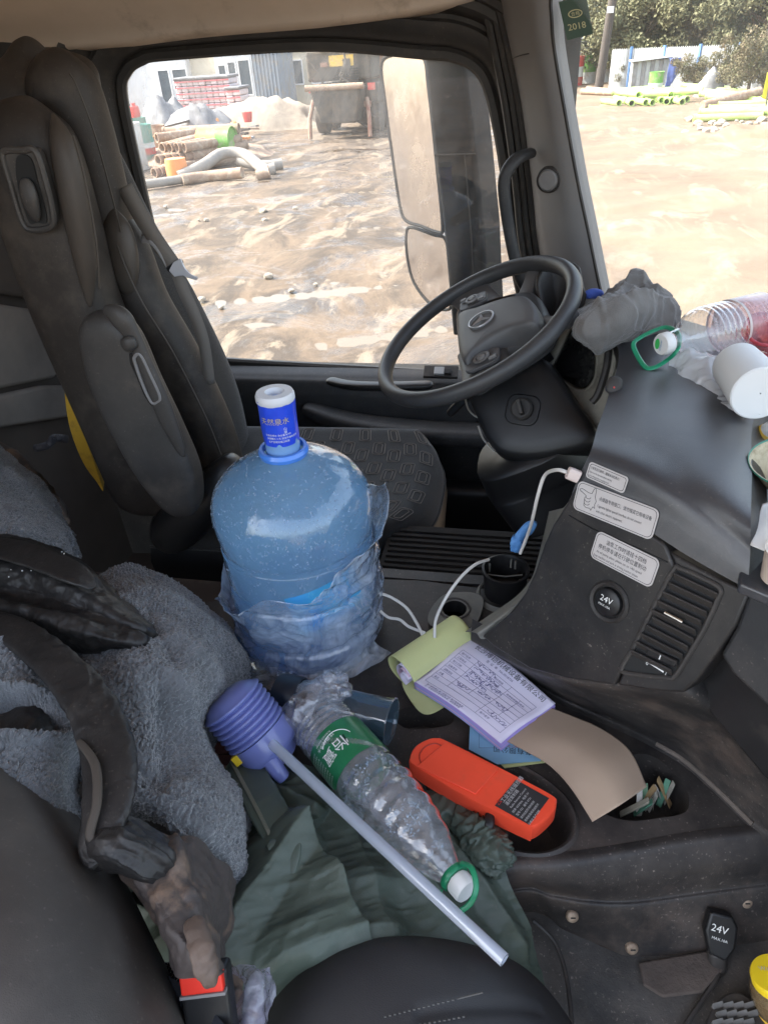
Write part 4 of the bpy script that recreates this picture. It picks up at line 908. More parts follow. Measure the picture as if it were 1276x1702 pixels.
for pts_ in ([(182, 350, 1.385), (200, 420, 1.345), (235, 500, 1.335), (290, 590, 1.335), (345, 700, 1.33), (372, 770, 1.33)], [(116, 122, 1.355), (130, 148, 1.35), (160, 230, 1.345), (190, 340, 1.35), (204, 400, 1.36)], [(122, 225, 1.23), (140, 290, 1.215), (160, 400, 1.21), (166, 480, 1.21)]):
    G().tube(cr([Y(*p) for p in pts_], 50), .0022, 6).build("piping", seamm, seat)
# belt guide set in the shoulder
a = np.array([Y(38, 250, 1.215), Y(58, 250, 1.215), Y(72, 285, 1.215), Y(88, 350, 1.215), Y(86, 376, 1.215), Y(60, 382, 1.215), Y(40, 372, 1.215), Y(20, 310, 1.215), Y(6, 262, 1.215), Y(12, 250, 1.215)])
gd = G().tube(cr_closed(a, 60), .006, 8, closed=True).build("belt_guide", M['armp'], seat)
o = slab("guide_plate", cr_closed(a, 40), (0, .02, 0), M['armp'], seat, bevel=0); flipfix(o)
a2 = np.array([Y(28, 262, 1.212), Y(50, 262, 1.212), Y(62, 300, 1.212), Y(78, 366, 1.212), Y(62, 370, 1.212), Y(48, 368, 1.212), Y(30, 310, 1.212)])
o = slab("guide_slot", cr_closed(a2, 40), (0, .005, 0), M['dark'], gd, bevel=0); flipfix(o)
sweep("guide_hook", [Y(42, 296, 1.205), Y(50, 330, 1.20), Y(62, 368, 1.205)], [.012, .016, .008], [.006, .008, .005], (1, 0, 0), M['armp'], gd, cap=.3)
# armrest, folded up
AY = 1.17
sweep("folded_armrest", [Y(166, 516, AY), Y(188, 570, AY), Y(212, 640, AY), Y(250, 720, AY), (Y(285, 790, AY)), Y(312, 855, AY)], [.042, .062, .072, .075, .068, .035], [.034, .036, .038, .038, .036, .03], (1, 0, 0), M['armp'], seat, e=3.6, cap=.13, n=36, k=60)
sweep("armrest_roll", [Y(172, 512, AY-.042), Y(200, 528, AY-.044), Y(222, 560, AY-.044), Y(244, 610, AY-.044), Y(272, 680, AY-.044), Y(306, 760, AY-.042)], [.014, .022, .016, .016, .02, .01], [.008, .014, .010, .010, .010, .006], (1, 0, .3), M['armp'], seat, e=2.4, cap=.2)
# latch insert
a = [Y(*p, AY-.045) for p in [(214, 588), (232, 580), (246, 602), (262, 636), (277, 660), (272, 672), (252, 677), (240, 660), (226, 626), (216, 604)]]
la = slab("latch", a, (0, .012, 0), M['black'], seat, bevel=.002); flipfix(la)
a = [Y(*p, AY-.052) for p in [(224, 594), (234, 590), (250, 622), (266, 658), (262, 668), (252, 668), (238, 640), (226, 606)]]
G().tube(cr_closed(np.array(a), 50), .0035, 6, closed=True).build("latch_rim", M['pillar'], la)
sweep("latch_knob", [Y(208, 575, AY-.05), Y(216, 570, AY-.055), Y(228, 565, AY-.05)], [.012, .014, .010], [.01, .012, .01], (0, 0, 1), M['armp'], la, cap=.3)
# dark wing under the armrest (front of near bolster skirt)
sweep("lower_skirt", [Y(392, 760, 1.30), Y(350, 820, 1.28), Y(300, 870, 1.27), Y(270, 900, 1.27)], [.03, .05, .06, .04], [.04, .06, .06, .05], (1, 0, 0), M['black'], seat, cap=.2)
# cushion
cx0, cx1, cy0, cy1 = -.92, -.20, 1.28, 1.88
def seatpad(Q, N, U, W): return Q
def cz(x, y):
    u = (x-cx0)/(cx1-cx0); v = (y-cy0)/(cy1-cy0)
    return -1.03+.035*(1-np.clip(abs(v-.5)*2, 0, 1)**2)*0+.03*(abs(v-.5)*2)**3+.02*u
nu, nv = 60, 50
us = np.linspace(0, 1, nu); vs = np.linspace(0, 1, nv); A, B = np.meshgrid(us, vs, indexing='ij')
def cush_surface(A, B, h0=0):
    # rounded-front outline
    x = cx0+(cx1-cx0)*A*(1-.16*(abs(B-.5)*2)**3.2*A**2); y = cy0+(cy1-cy0)*(.5+(B-.5)*(1-.05*A**4))
    r = .075; ex = (1-A)*(cx1-cx0); ey = np.minimum(B, 1-B)*(cy1-cy0); f = np.minimum(ex, ey)
    dz = -np.where(f < r, r-np.sqrt(np.maximum(r*r-(r-f)**2, 0)), 0)
    z = -1.0+.02*A+.03*(abs(B-.5)*2)**2+dz+h0
    return np.stack([x, y, z], -1)
Q = cush_surface(A, B); 
o = obj("cushion_top", Q.reshape(-1, 3), grid_faces(nu, nv), M['fabric'], seat, edgesplit=False)
bd = [Q[i, 0] for i in range(nu)]+[Q[-1, j] for j in range(1, nv)]+[Q[i, -1] for i in range(nu-2, -1, -1)]
bd = np.array(bd); lo = bd.copy(); lo[:, 2] = -1.19; mid_ = bd.copy(); mid_[:, 2] = -1.09; ctr = np.array([-.56, 1.58, 0]); mid_ = mid_+(mid_-ctr)*np.array([.02, .02, 0]); lo2 = lo.copy()
V = np.concatenate([bd, mid_, lo]); n_ = len(bd)
obj("cushion_side", V, grid_faces(3, n_), M['black'], seat, edgesplit=False)
G().tube(bd[::2], .004, 6).build("cushion_piping", M['fabric'], seat)
# stitched figures: rows of long loops
stm = mat("stitch_thread", (.22, .19, .165), .8)
g = G()
for r_ in range(9):
    for s_ in range(5):
        u0 = .40+.066*r_; v0 = .12+.17*s_+(.06 if r_ % 2 else 0); w_ = .10
        if u0 > .93 or v0+w_ > .92: continue
        for e_ in (0, .012):
            loop = rrect(.050-2*e_, w_-2*e_*.8, .012, 3)
            P = np.array([cush_surface(np.array(u0+a_), np.array(v0+w_/2+b_), .0015) for a_, b_ in loop]); g.tube(P, .0010, 4, closed=True)
g.build("stitching", stm, seat)
put(seat.children[-1], kind="stuff")
G().box((-.95, 1.33, -1.34), (-.28, 1.83, -1.195)).build("seat_pan", M['black'], seat, smooth=False, bevel=.02)
g = G(); g.box((-.85, 1.38, -1.7), (-.35, 1.78, -1.35)); g.build("pedestal", M['black'], seat, smooth=False, bevel=.03)
for zz in (-1.45, -1.52, -1.59): G().tube(cr_closed(np.array([(-.87, 1.36, zz), (-.33, 1.36, zz), (-.33, 1.80, zz), (-.87, 1.80, zz)]), 4) if False else [(-.87, 1.36, zz), (-.33, 1.36, zz), (-.33, 1.80, zz), (-.87, 1.80, zz)], .02, 8, closed=True).build("bellows_fold", M['rubber'], seat)
# seat belt and its tongue
M['webbing'] = mat("belt_webbing", (.15, .135, .12), .8, bump=.3, bscale=500, stretch=(1, 1, 1))
M['chrome'] = mat("bright_steel", (.6, .6, .62), .25, 1.0)
bt = thing("seat_belt", "grey seat belt hanging from the door pillar with a bright buckle tongue", "seat belt", Y(294, 450, 1.408))
P = cr([Y(207, 310, 1.412), Y(236, 362, 1.408), Y(266, 408, 1.404), (Y(292, 445, 1.400))], 20)
def strap(P, w, wd, name, m, par, th=.0016):
    V = []; wd = np.array(wd, float); wd /= np.linalg.norm(wd)
    for p in P: V += [p-wd*w/2, p+wd*w/2]
    return obj(name, V, [(2*i, 2*i+1, 2*i+3, 2*i+2) for i in range(len(P)-1)], m, par, solid=th)
strap(P, .034, _r*.85+_u*.3-_fw*.2, "webbing", M['webbing'], bt)
P2 = cr([Y(292, 445, 1.401), Y(304, 480, 1.400), Y(322, 520, 1.394), Y(339, 570, 1.388), Y(349, 640, 1.388)], 20)
strap(P2, .026, _r*.85+_u*.3, "webbing", M['webbing'], bt)
P3 = cr([Y(236, 396, 1.408), Y(250, 398, 1.404), Y(266, 418, 1.402), Y(280, 444, 1.401)], 20)
strap(P3, .02, _u, "webbing", M['pillar'], bt)
TNG = mat("tongue_steel", (.55, .56, .60), .35, .4)
tg = [Y(p[0]+4, p[1], 1.385) for p in [(277, 450), (284, 436), (296, 430), (303, 446), (312, 456), (325, 462), (322, 466), (308, 462), (300, 458), (286, 460)]]
tq = slab("tongue", tg, (0, .004, 0), TNG, bt, bevel=.0008); flipfix(tq)
G().tube([Y(280, 448, 1.396), Y(302, 434, 1.396)], .006, 8).build("tongue_grip", M['black'], tq)
# yellow item behind the seat and a ribbed hose
ym = mat("yellow_plastic", (.62, .36, .04), .5, dirt=(.25, .15, .04), dscale=9, dlo=.5, dhi=.75)
a = [Y(*p, 1.52) for p in [(108, 645), (118, 660), (132, 700), (150, 750), (172, 815), (160, 800), (140, 772), (122, 730), (112, 690)]]
o = flipfix(slab("safety_helmet", cr_closed(np.array(a), 40), (-.05, .10, 0), ym, None, bevel=.006)); put(o, "yellow plastic rim wedged behind the driver seat", "helmet")
rs = mat("ribbed_hose", (.08, .08, .09), .5)
P = cr([Y(60, 745, 1.6), Y(80, 740, 1.6), Y(92, 728, 1.6), (Y(112, 730, 1.6))], 60); rr2 = .010+.003*np.sin(np.arange(60)*2.2)
o = G().tube(P, rr2, 8).build("ribbed_hose", rs); put(o, "ribbed black air hose behind the driver seat", "hose")
# ================================================================ STEERING WHEEL
M['wheel'] = mat("wheel_leather", (.034, .035, .037), .42, speck=.3, var=(.05, .05, .052), vscale=6, bump=.22, bscale=700, dirt=(.16, .14, .12), dscale=7, dlo=.6, dhi=.9, damt=.5)
M['hub'] = mat("wheel_hub", (.085, .085, .087), .5, var=(.10, .098, .098), vscale=6, bump=.2, bscale=800)
M['btn'] = mat("grey_button", (.17, .165, .16), .45, dirt=(.1, .09, .08), dscale=30)
M['white'] = mat("white_print", (.75, .75, .73), .6)
WC = D(787.4, 546.6, 1.447)
WN = np.array((-0.4391, -0.1756, 0.8811)); WP = Plane(WC, WN, up=(.2, 1, 0)); WR = .23
wt = thing("steering_wheel", "black four spoke truck steering wheel with a star emblem on its hub", "steering wheel", WC)
g = G(); P = [WC+WR*.955*(WP.r*math.cos(a)+WP.u*math.sin(a)) for a in np.linspace(0, 2*math.pi, 97)[:-1]]
V = []; nseg = 96; ns = 18
for i in range(nseg):
    a = 2*math.pi*i/nseg; rad = WP.r*math.cos(a)+WP.u*math.sin(a)
    for k in range(ns):
        b_ = 2*math.pi*k/ns; V.append(WC+rad*(WR*.94+.0155*math.cos(b_))+WP.n*.0175*math.sin(b_))
F = [(i*ns+k, i*ns+(k+1) % ns, ((i+1) % nseg)*ns+(k+1) % ns, ((i+1) % nseg)*ns+k) for i in range(nseg) for k in range(ns)]
obj("rim", np.array(V), F, M['wheel'], wt, edgesplit=False)
def W(x, y, h=0): return WP.at(x, y, h)
# hub
def dome(name, pts, h0, h1, m, par, inset=.90, n=72, top=.3):
    P = cr_closed(np.array([W(*p, h1-.006) for p in pts]), n)-WP.n*(h1-.006-h0); c = P.mean(0); V = [P-WP.n*.03, P]
    for s, hh in ((.985, .45), (.95, .75), (.88, .92), (.7, .98), (.4, 1.0), (.1, 1.0)): V.append(c+(P-c)*s+WP.n*(h1-h0)*hh)
    V = np.concatenate(V); F = grid_faces(8, n, wrap=True); F.append(tuple(7*n+k for k in range(n)))
    return flipfix(obj(name, V, F, m, par, edgesplit=False))
hubpts = [(757, 545), (760, 520), (790, 510), (830, 496), (862, 489), (880, 493), (893, 510), (894, 530), (884, 538), (848, 548), (815, 564), (788, 584), (770, 600), (760, 580)]
hub = dome("hub_pad", hubpts, -.008, .022, M['hub'], wt)
sh = [(756, 560), (758, 510), (800, 500), (868, 482), (894, 488), (906, 515), (900, 540), (860, 570), (800, 606), (768, 618)]
dome("hub_shell", sh, -.045, -.010, M['wheel'], wt)
def spoke(name, pts, w, th, m, h=-.012): 
    return sweep(name, [W(x, y, h+dh) for x, y, dh in pts], w, th, tuple(np.cross(WP.n, W(*pts[0][:2])-W(*pts[-1][:2]))/np.linalg.norm(W(*pts[0][:2])-W(*pts[-1][:2]))), m, wt, e=3, cap=0)
spoke("spoke", [(815, 530, -.015), (792, 500, -.008), (768, 478, .0)], [.05, .045, .05], [.012, .011, .010], M['hub'])
spoke("spoke", [(800, 575, -.015), (806, 606, -.008), (812, 632, .0)], [.055, .05, .055], [.012, .011, .010], M['hub'])
spoke("spoke", [(868, 505, -.02), (882, 470, -.012), (892, 440, .0)], [.02, .017, .022], [.012, .010, .012], M['hub'])
spoke("spoke", [(880, 535, -.02), (915, 538, -.014), (948, 530, .0)], [.02, .017, .022], [.012, .010, .012], M['hub'])
# button pods
def pod(cx, cy, s, nm):
    c = W(cx, cy, .008); ax = WP.loc(c)
    pl = [tuple(p) for p in rrect(.072*s, .05*s, .014*s)]
    P = [WP.p+WP.r*(ax[0]+a*math.cos(.15)-b_*math.sin(.15))+WP.u*(ax[1]+a*math.sin(.15)+b_*math.cos(.15))+WP.n*-.004 for a, b_ in pl]
    o = flipfix(slab("button_pod", P, WP.n*.008, M['hub'], wt, bevel=.002))
    G().lathe([(.0001, .004), (.007*s, .0036), (.009*s, .002), (.0095*s, 0)], c, WP.n, n=20).build("button", M['btn'], o)
    G().lathe([(.0105*s, 0), (.0115*s, .0022), (.0165*s, .0018), (.018*s, 0)], c, WP.n, n=28).build("button", M['btn'], o)
    for sx_, sy_ in ((-1, 1), (1, -1)):
        q = c+WP.r*.026*s*sx_+WP.u*.012*s*sy_
        G().obox(q, (WP.r+WP.u*.3, WP.u-WP.r*.3, WP.n), (.008*s, .0045*s, .002)).build("button", M['btn'], o, smooth=False, bevel=.001)
pod(784, 497, .9, "a"); pod(799, 594, 1.0, "b")
# emblem: a ring with a three pointed star
ec = W(799, 531, .0250); er = .0265
rm = mat("emblem_metal", (.42, .42, .43), .35, .7)
g = G(); P = [ec+er*(WP.r*math.cos(a)+WP.u*math.sin(a)) for a in np.linspace(0, 2*math.pi, 49)[:-1]]; g.tube(P, .0022, 8, closed=True); em = g.build("emblem_ring", rm, hub)
g = G()
for k in range(3):
    a = R(100+120*k); tip = ec+(WP.r*math.cos(a)+WP.u*math.sin(a))*er*.92; s1 = ec+(WP.r*math.cos(a+R(60))+WP.u*math.sin(a+R(60)))*er*.22; s2 = ec+(WP.r*math.cos(a-R(60))+WP.u*math.sin(a-R(60)))*er*.22
    g.add([ec+WP.n*.006, s1+WP.n*.001, tip+WP.n*.001, s2+WP.n*.001], [(0, 1, 2), (0, 2, 3)])
g.build("emblem_star", rm, hub, smooth=False)
# column shroud
ct = thing("steering_column", "black steering column shroud with ignition lock and stalks under the wheel", "steering column", D(860, 740, 1.5))
sweep("column_neck", [W(838, 540, -.03), W(842, 560, -.09), D(850, 615, 1.50)], [.055, .06, .09], [.06, .06, .08], tuple(WP.r), M['black'], ct, e=3, cap=0)
top_ = [(775, 655), (800, 628), (860, 606), (905, 598), (945, 640), (978, 690), (985, 718)]
SP = Plane(D(870, 680, 1.40), -ray(870, 680)+np.array([-.25, .0, .25]))
pts = [(772, 640), (800, 610), (850, 592), (905, 596), (930, 625), (958, 668), (992, 716), (985, 742), (940, 756), (880, 764), (835, 758), (815, 742), (795, 706)]
P = cr_closed(np.array([SP.at(*p) for p in pts]), 80); c = P.mean(0); V = []
for s, hh in ((1.04, -.14), (1.02, -.04), (1.0, -.015), (.985, -.004), (.95, .004), (.85, .010), (.6, .014), (.3, .016), (.05, .016)): V.append(c+(P-c)*s+SP.n*hh)
V = np.concatenate(V); F = grid_faces(9, 80, wrap=True); F.append(tuple(8*80+k for k in range(80))); flipfix(obj("shroud", V, F, M['black'], ct, edgesplit=False))
lk = SP.at(869, 682, .012)
P = [lk+SP.r*a+SP.u*b_ for a, b_ in rrect(.068, .062, .02)]; o = flipfix(slab("lock_surround", P, SP.n*.008, M['black'], ct, bevel=.003))
G().lathe([(.0001, .022), (.018, .022), (.022, .018), (.023, 0)], lk, SP.n, n=28).build("ignition_lock", M['rubber'], o)
G().obox(lk+SP.n*.03, (SP.r*.9+SP.u*.45, SP.u*.9-SP.r*.45, SP.n), (.004, .015, .012)).build("key_grip", M['rubber'], o, smooth=False, bevel=.002)
gl_ = mat("edge_glint", (.55, .5, .42), .3, .8)  # pale arcs painted in as reflections along the shroud opening
for pp in ([(772, 658), (777, 678), (787, 690), (800, 696)], [(794, 708), (803, 730), (822, 750)]):
    G().tube(cr([SP.at(*p, .0) for p in pp], 20), .0022, 6).build("shroud_glint", gl_, ct)
sweep("indicator_stalk", [D(800, 640, 1.44), D(770, 665, 1.48), D(745, 690, 1.52)], [.008, .01, .009], [.006, .007, .006], (0, 0, 1), M['black'], ct, cap=.1)
sweep("lower_cowl", [D(870, 740, 1.46), D(900, 790, 1.50), D(930, 860, 1.52)], [.11, .12, .10], [.09, .09, .08], (1, 0, 0), M['black'], ct, e=3, cap=.0)

# ================================================================ DASHBOARD
M['dash'] = mat("dash_top_sheen", (.036, .039, .046), .34, speck=.35, spec=1.0, var=(.046, .049, .056), vscale=5, bump=.22, bscale=900, dirt=(.19, .175, .16), dscale=4, dlo=.56, dhi=.9, damt=.45)  # same plastic as the face; window sheen put into the paler colour
M['dashd'] = mat("dash_face_black", (.012, .0115, .0125), .42, speck=.6, var=(.018, .017, .017), vscale=6, bump=.2, bscale=900, dirt=(.085, .068, .058), dscale=7, dlo=.58, dhi=.9, damt=.5)
M['olive'] = mat("dusty_frame", (.30, .28, .23), .7, var=(.2, .19, .16), vscale=9, dirt=(.12, .11, .09), dscale=16)
M['label'] = mat("label_silver", (.56, .54, .53), .45, var=(.5, .46, .44), vscale=18)
M['ink'] = mat("black_ink", (.02, .02, .025), .6)
FN = np.array([-.624, -.718, .309]); FP = Plane(D(1040, 900, .95), FN)
dash = thing("dashboard", "black dashboard wing with a painted sheen on top, three printed notices and an air vent", "dashboard", FP.at(1000, 1130))
def F_at(x, y, h=0): return FP.at(x, y, h)
ZT = F_at(1000, 758)[2]
def ZZ(x, y, dz=0): return Z(x, y, ZT+dz)
rowsT = [[ZZ(1000, 522, -.03), ZZ(1060, 520, -.02), ZZ(1120, 528, -.02), ZZ(1210, 556, -.02), ZZ(1290, 600, -.02)],
         [ZZ(1012, 545, -.004), ZZ(1070, 545, .006), ZZ(1140, 555, .006), ZZ(1220, 590, .004), ZZ(1285, 640, 0)],
         [ZZ(1028, 590, -.006), ZZ(1080, 600, .008), ZZ(1145, 620, .010), ZZ(1210, 655, .006), ZZ(1251, 700, -.004)],
         [ZZ(1010, 660, -.008), ZZ(1068, 675, .008), ZZ(1135, 700, .010), ZZ(1200, 740, .006), ZZ(1249, 780, -.006)],
         [ZZ(992, 712, -.004), ZZ(1050, 728, .004), ZZ(1118, 762, .004), ZZ(1190, 815, .002), ZZ(1247, 860, -.006)],
         [F_at(981, 750, -.007), F_at(1040, 772, -.006), F_at(1106, 808, -.006), F_at(1176, 860, -.006), F_at(1246, 918, -.006)],
         [F_at(962, 790, -.001), F_at(1020, 812, -.001), F_at(1086, 846, -.001), F_at(1158, 892, -.001), F_at(1244, 950, -.001)],
         [F_at(950, 820, -.001), F_at(1006, 842, -.001), F_at(1074, 880, -.001), F_at(1146, 926, -.001), F_at(1242, 980, -.001)]]
patch("top_pad", rowsT, 140, 100, M['dash'], dash, face=(-.2, -.3, 1))
# side wall closing the pad at its left (driver side) and right edges
L_ = [r[0] for r in rowsT]; Lr = cr(np.array(L_), 40); V = np.concatenate([Lr, Lr+np.array([.02, .06, -.14])]); obj("pad_side", V, grid_faces(2, 40), M['dashd'], dash, edgesplit=False)
L_ = [r[-1] for r in rowsT]; Lr = cr(np.array(L_), 40); V = np.concatenate([Lr, Lr+np.array([.03, .02, -.03]), Lr+np.array([.03, .02, -.12])]); obj("pad_side", V, grid_faces(3, 40), M['dashd'], dash, edgesplit=False)
# face: outline traced on its plane, with real thickness
ol = [(955, 808), (940, 838), (918, 872), (903, 905), (888, 950), (872, 985), (845, 1020), (800, 1058), (820, 1075), (880, 1112), (940, 1128), (1020, 1140), (1040, 1100), (1068, 1045), (1100, 985), (1122, 945), (1105, 905), (1050, 868), (1005, 836)]
P = [F_at(*p) for p in ol]; o = flipfix(slab("face", P, -FP.n*.05, M['dashd'], dash, bevel=.004))
# moulded seam line under the second notice
G().tube([F_at(945, 857, .001), F_at(985, 880, .001), F_at(1060, 912, .001), F_at(1108, 935, .001)], .0012, 6).build("seam", M['black'], dash)
# vent bezel
bz = [(1110, 915), (1125, 925), (1200, 965), (1246, 985), (1222, 1040), (1192, 1085), (1160, 1130), (1135, 1152), (1080, 1148), (1024, 1139), (1045, 1095), (1070, 1042), (1103, 980), (1122, 943)]
P = [F_at(*p) for p in bz]; o = flipfix(slab("vent_bezel", P, -FP.n*.05, M['dashd'], dash, bevel=.004))
vt = thing("vent_dummy", "x", "x", (0, 0, 0)); bpy.data.objects.remove(vt)
ix = [(1118, 948), (1130, 945), (1165, 960), (1196, 978), (1190, 1000), (1172, 1040), (1150, 1078), (1122, 1122), (1105, 1126), (1040, 1118), (1034, 1108), (1050, 1080), (1080, 1020)]
P = cr_closed(np.array([F_at(*p, .0015) for p in ix]), 80)
vf = G().tube(P, .0035, 8, closed=True).build("vent_frame", M['trimd'], dash)
o = flipfix(slab("vent_well", cr_closed(np.array([F_at(*p, .0008) for p in ix]), 60), -FP.n*.001, M['dark'], vf, bevel=0))
# louvres
def louvre(x0, y0, x1, y1, nm="slat"):
    a, b_ = F_at(x0, y0, .004), F_at(x1, y1, .004); rr = (b_-a)/np.linalg.norm(b_-a)
    up = np.cross(FP.n, rr); c = (a+b_)/2
    ax2 = up*.75+FP.n*.66; ax3 = np.cross(rr, ax2)
    return G().obox(c, (rr, ax2, ax3), (np.linalg.norm(b_-a)/2, .0075, .0012)).build(nm, M['trimd'], vf, smooth=False, bevel=.0006)
for k in range(5): louvre(1120-9*k, 958+15*k, 1192-9*k, 992+15*k)
for k in range(5): louvre(1084-9*k, 1030+13.5*k, 1152-9*k, 1066+13*k)
a, b_ = F_at(1104, 1018, .010), F_at(1134, 1034, .010); G().tube([a, b_], .0022, 8).build("vent_tab", M['chrome'], vf)
c = F_at(1100, 1092, .004)
G().obox(c, ((F_at(1130, 1106)-F_at(1080, 1084))/.05, FP.u, FP.n), (.021, .0055, .004)).build("thumb_wheel", M['black'], vf, smooth=False, bevel=.002)
fr_ = FP.r; g = G(); a0, b0 = F_at(1076, 1101, .0022), F_at(1102, 1117, .0022)
e1 = (b0-a0)/np.linalg.norm(b0-a0); e2 = np.cross(FP.n, e1)
g.add([a0-e2*.0003, b0-e2*.0012, b0+e2*.0012, a0+e2*.0003], [(0, 1, 2, 3)]); g.add([F_at(1096, 1092, .009)-e2*.004-e1*.0008, F_at(1096, 1092, .009)-e2*.004+e1*.0008, F_at(1096, 1092, .009)+e2*.004+e1*.0008, F_at(1096, 1092, .009)+e2*.004-e1*.0008], [(0, 1, 2, 3)])
g.build("scale_mark", M['white'], vf, smooth=False)
text("scale_digit", "0", F_at(1072, 1104, .0022), e1, e2, .007, M['white'], vf); text("scale_digit", "1", F_at(1103, 1121, .0022), e1, e2, .007, M['white'], vf)
# printed notices
def notice(c4, lines, hand=False, m=None, margin=.004):
    a, b_, c, d_ = [F_at(*p, .0016) for p in c4]
    rr = ((b_-a)+(c-d_)); rr /= np.linalg.norm(rr); up = np.cross(FP.n, rr); ctr = (a+b_+c+d_)/4
    w = (np.linalg.norm(b_-a)+np.linalg.norm(c-d_))/2; h = (abs((a-d_)@up)+abs((b_-c)@up))/2
    o = flipfix(slab("notice", [ctr+rr*x+up*y for x, y in rrect(w, h, min(w, h)*.2)], FP.n*.0006, m or M['label'], dash, bevel=0))
    g = G(); L1 = rrect(w-margin, h-margin, min(w, h)*.17); L2 = rrect(w-margin-.0014, h-margin-.0014, min(w, h)*.16); n = len(L1)
    g.add([ctr+rr*x+up*y+FP.n*.0009 for x, y in L1]+[ctr+rr*x+up*y+FP.n*.0009 for x, y in L2], [(k, (k+1) % n, n+(k+1) % n, n+k) for k in range(n)]); g.build("border_line", M['ink'], o, smooth=False)
    for (s, x, y, sz, xs) in lines: text("lettering", s, ctr+rr*(x*w)+up*(y*h)+FP.n*.0009, rr, up, sz*h, M['ink'], o, xs=xs, lift=.0001)
    return o, ctr, rr, up, w, h
notice([(983, 768), (1048, 795), (1033, 820), (970, 791)], [("行驶泵送切换时，确保发动机熄火！", -.44, .12, .20, .66), ("Engine must be shut down before switching", -.44, -.12, .16, .56), ("over to driving mode or pumping mode", -.44, -.33, .16, .56)])
o, ctr, rr, up, w, h = notice([(965, 797), (1097, 850), (1082, 897), (948, 845)], [("点烟器专用接口，请勿接其它用电设备", -.2, .10, .155, .72), ("Cigarette lighter special interface, do not connect", -.2, -.13, .125, .64), ("with other electric equipment.", -.2, -.31, .125, .64)])
hand = [(-.46, .22), (-.43, .27), (-.34, .21), (-.30, .22), (-.285, .40), (-.27, .43), (-.255, .38), (-.25, .15), (-.225, .02), (-.235, -.1), (-.225, -.22), (-.25, -.18), (-.265, -.33), (-.28, -.27), (-.33, -.30), (-.365, -.25), (-.37, -.12), (-.375, 0), (-.36, .08), (-.40, .13), (-.455, .19)]
g = G(); g.tube([ctr+rr*x*w+up*y*h+FP.n*.001 for x, y in hand], .00035, 4, closed=True)
for yy in (-.16, -.05, .06): g.tube([ctr+rr*x*w+up*y*h+FP.n*.001 for x, y in ((-.37, yy), (-.345, yy-.05), (-.315, yy-.04), (-.30, yy+.02))], .00035, 4)
g.build("hand_drawing", M['ink'], o, smooth=False)
notice([(992, 880), (1096, 931), (1083, 979), (981, 926)], [("油泵工作时请挂十四档", -.32, .18, .19, .80), ("停机停车请在行驶位置制动", -.42, -.05, .19, .80), ("At oil pump place, please set on 14th speed", -.42, -.22, .125, .78), ("Stop machine and park at driving position please", -.45, -.38, .125, .70)])
# 24V socket in the face
c = F_at(1012, 1000, .0)
def socket(c, n_, r_, u_, par, s=1.0, txt=True):
    o = G().lathe([(.030*s, -.004), (.031*s, .002), (.028*s, .006), (.024*s, .004), (.0225*s, .0)], c, n_, n=40).build("socket_ring", M['trimd'], par)
    G().lathe([(.0001, .008), (.017*s, .008), (.020*s, .006), (.0215*s, 0)], c, n_, n=36).build("socket_cap", M['black'], o)
    text("lettering", "24V", np.array(c)-r_*.011*s+u_*.0005*s+n_*.0085, r_, u_, .0125*s, M['white'], o); text("lettering", "MAX.10A", np.array(c)-r_*.011*s-u_*.0068*s+n_*.0085, r_, u_, .0048*s, M['white'], o)
    return o
e1 = F_at(1096, 931)-F_at(992, 880); e1 /= np.linalg.norm(e1); socket(c, FP.n, e1, np.cross(FP.n, e1), dash)
# passenger side: glove box lid, gap, shelf
GX = Plane(F_at(1246, 984), np.array([-.75, -.62, .22]))
gb = thing("glove_box", "plain dark glove box lid right of the air vent", "glove box", GX.at(1250, 1170))
P = [GX.at(*p) for p in [(1245, 978), (1300, 1005), (1420, 1060), (1400, 1280), (1300, 1200), (1215, 1120), (1195, 1088), (1222, 1040)]]
flipfix(slab("lid", P, -GX.n*.04, M['panel'], gb, bevel=.006))
P = [GX.at(*p, -.03) for p in [(1190, 1060), (1420, 1180), (1420, 1420), (1300, 1330), (1150, 1150)]]; flipfix(slab("recess", P, -GX.n*.04, M['black'], gb, bevel=.004))
# shelf between pad and windscreen on the right, holding bowl and paper
P = [Z(*p, ZT-.06) for p in [(1225, 660), (1235, 800), (1228, 970), (1300, 1000), (1560, 1100), (1560, 480), (1300, 560)]]
o = flipfix(slab("dash_shelf", P, (0, 0, -.015), M['dash'], None, bevel=.003)); put(o, "lower dashboard shelf right of the raised pad", "shelf")
o = G().box((.28, .9, ZT-.30), (.55, 1.75, ZT-.22)).build("dash_ledge", M['panel'], None, smooth=False, bevel=.01); put(o, "dark dashboard ledge under the windscreen behind the wheel", "dashboard ledge")
lid_top = [GX.at(1245, 980), GX.at(1300, 1004), GX.at(1430, 1062)]
V = lid_top+[p+np.array([.05, .08, .0]) for p in lid_top]; obj("lid_top", V, [(0, 1, 4, 3), (1, 2, 5, 4)], M['pillar'], gb, solid=.004)

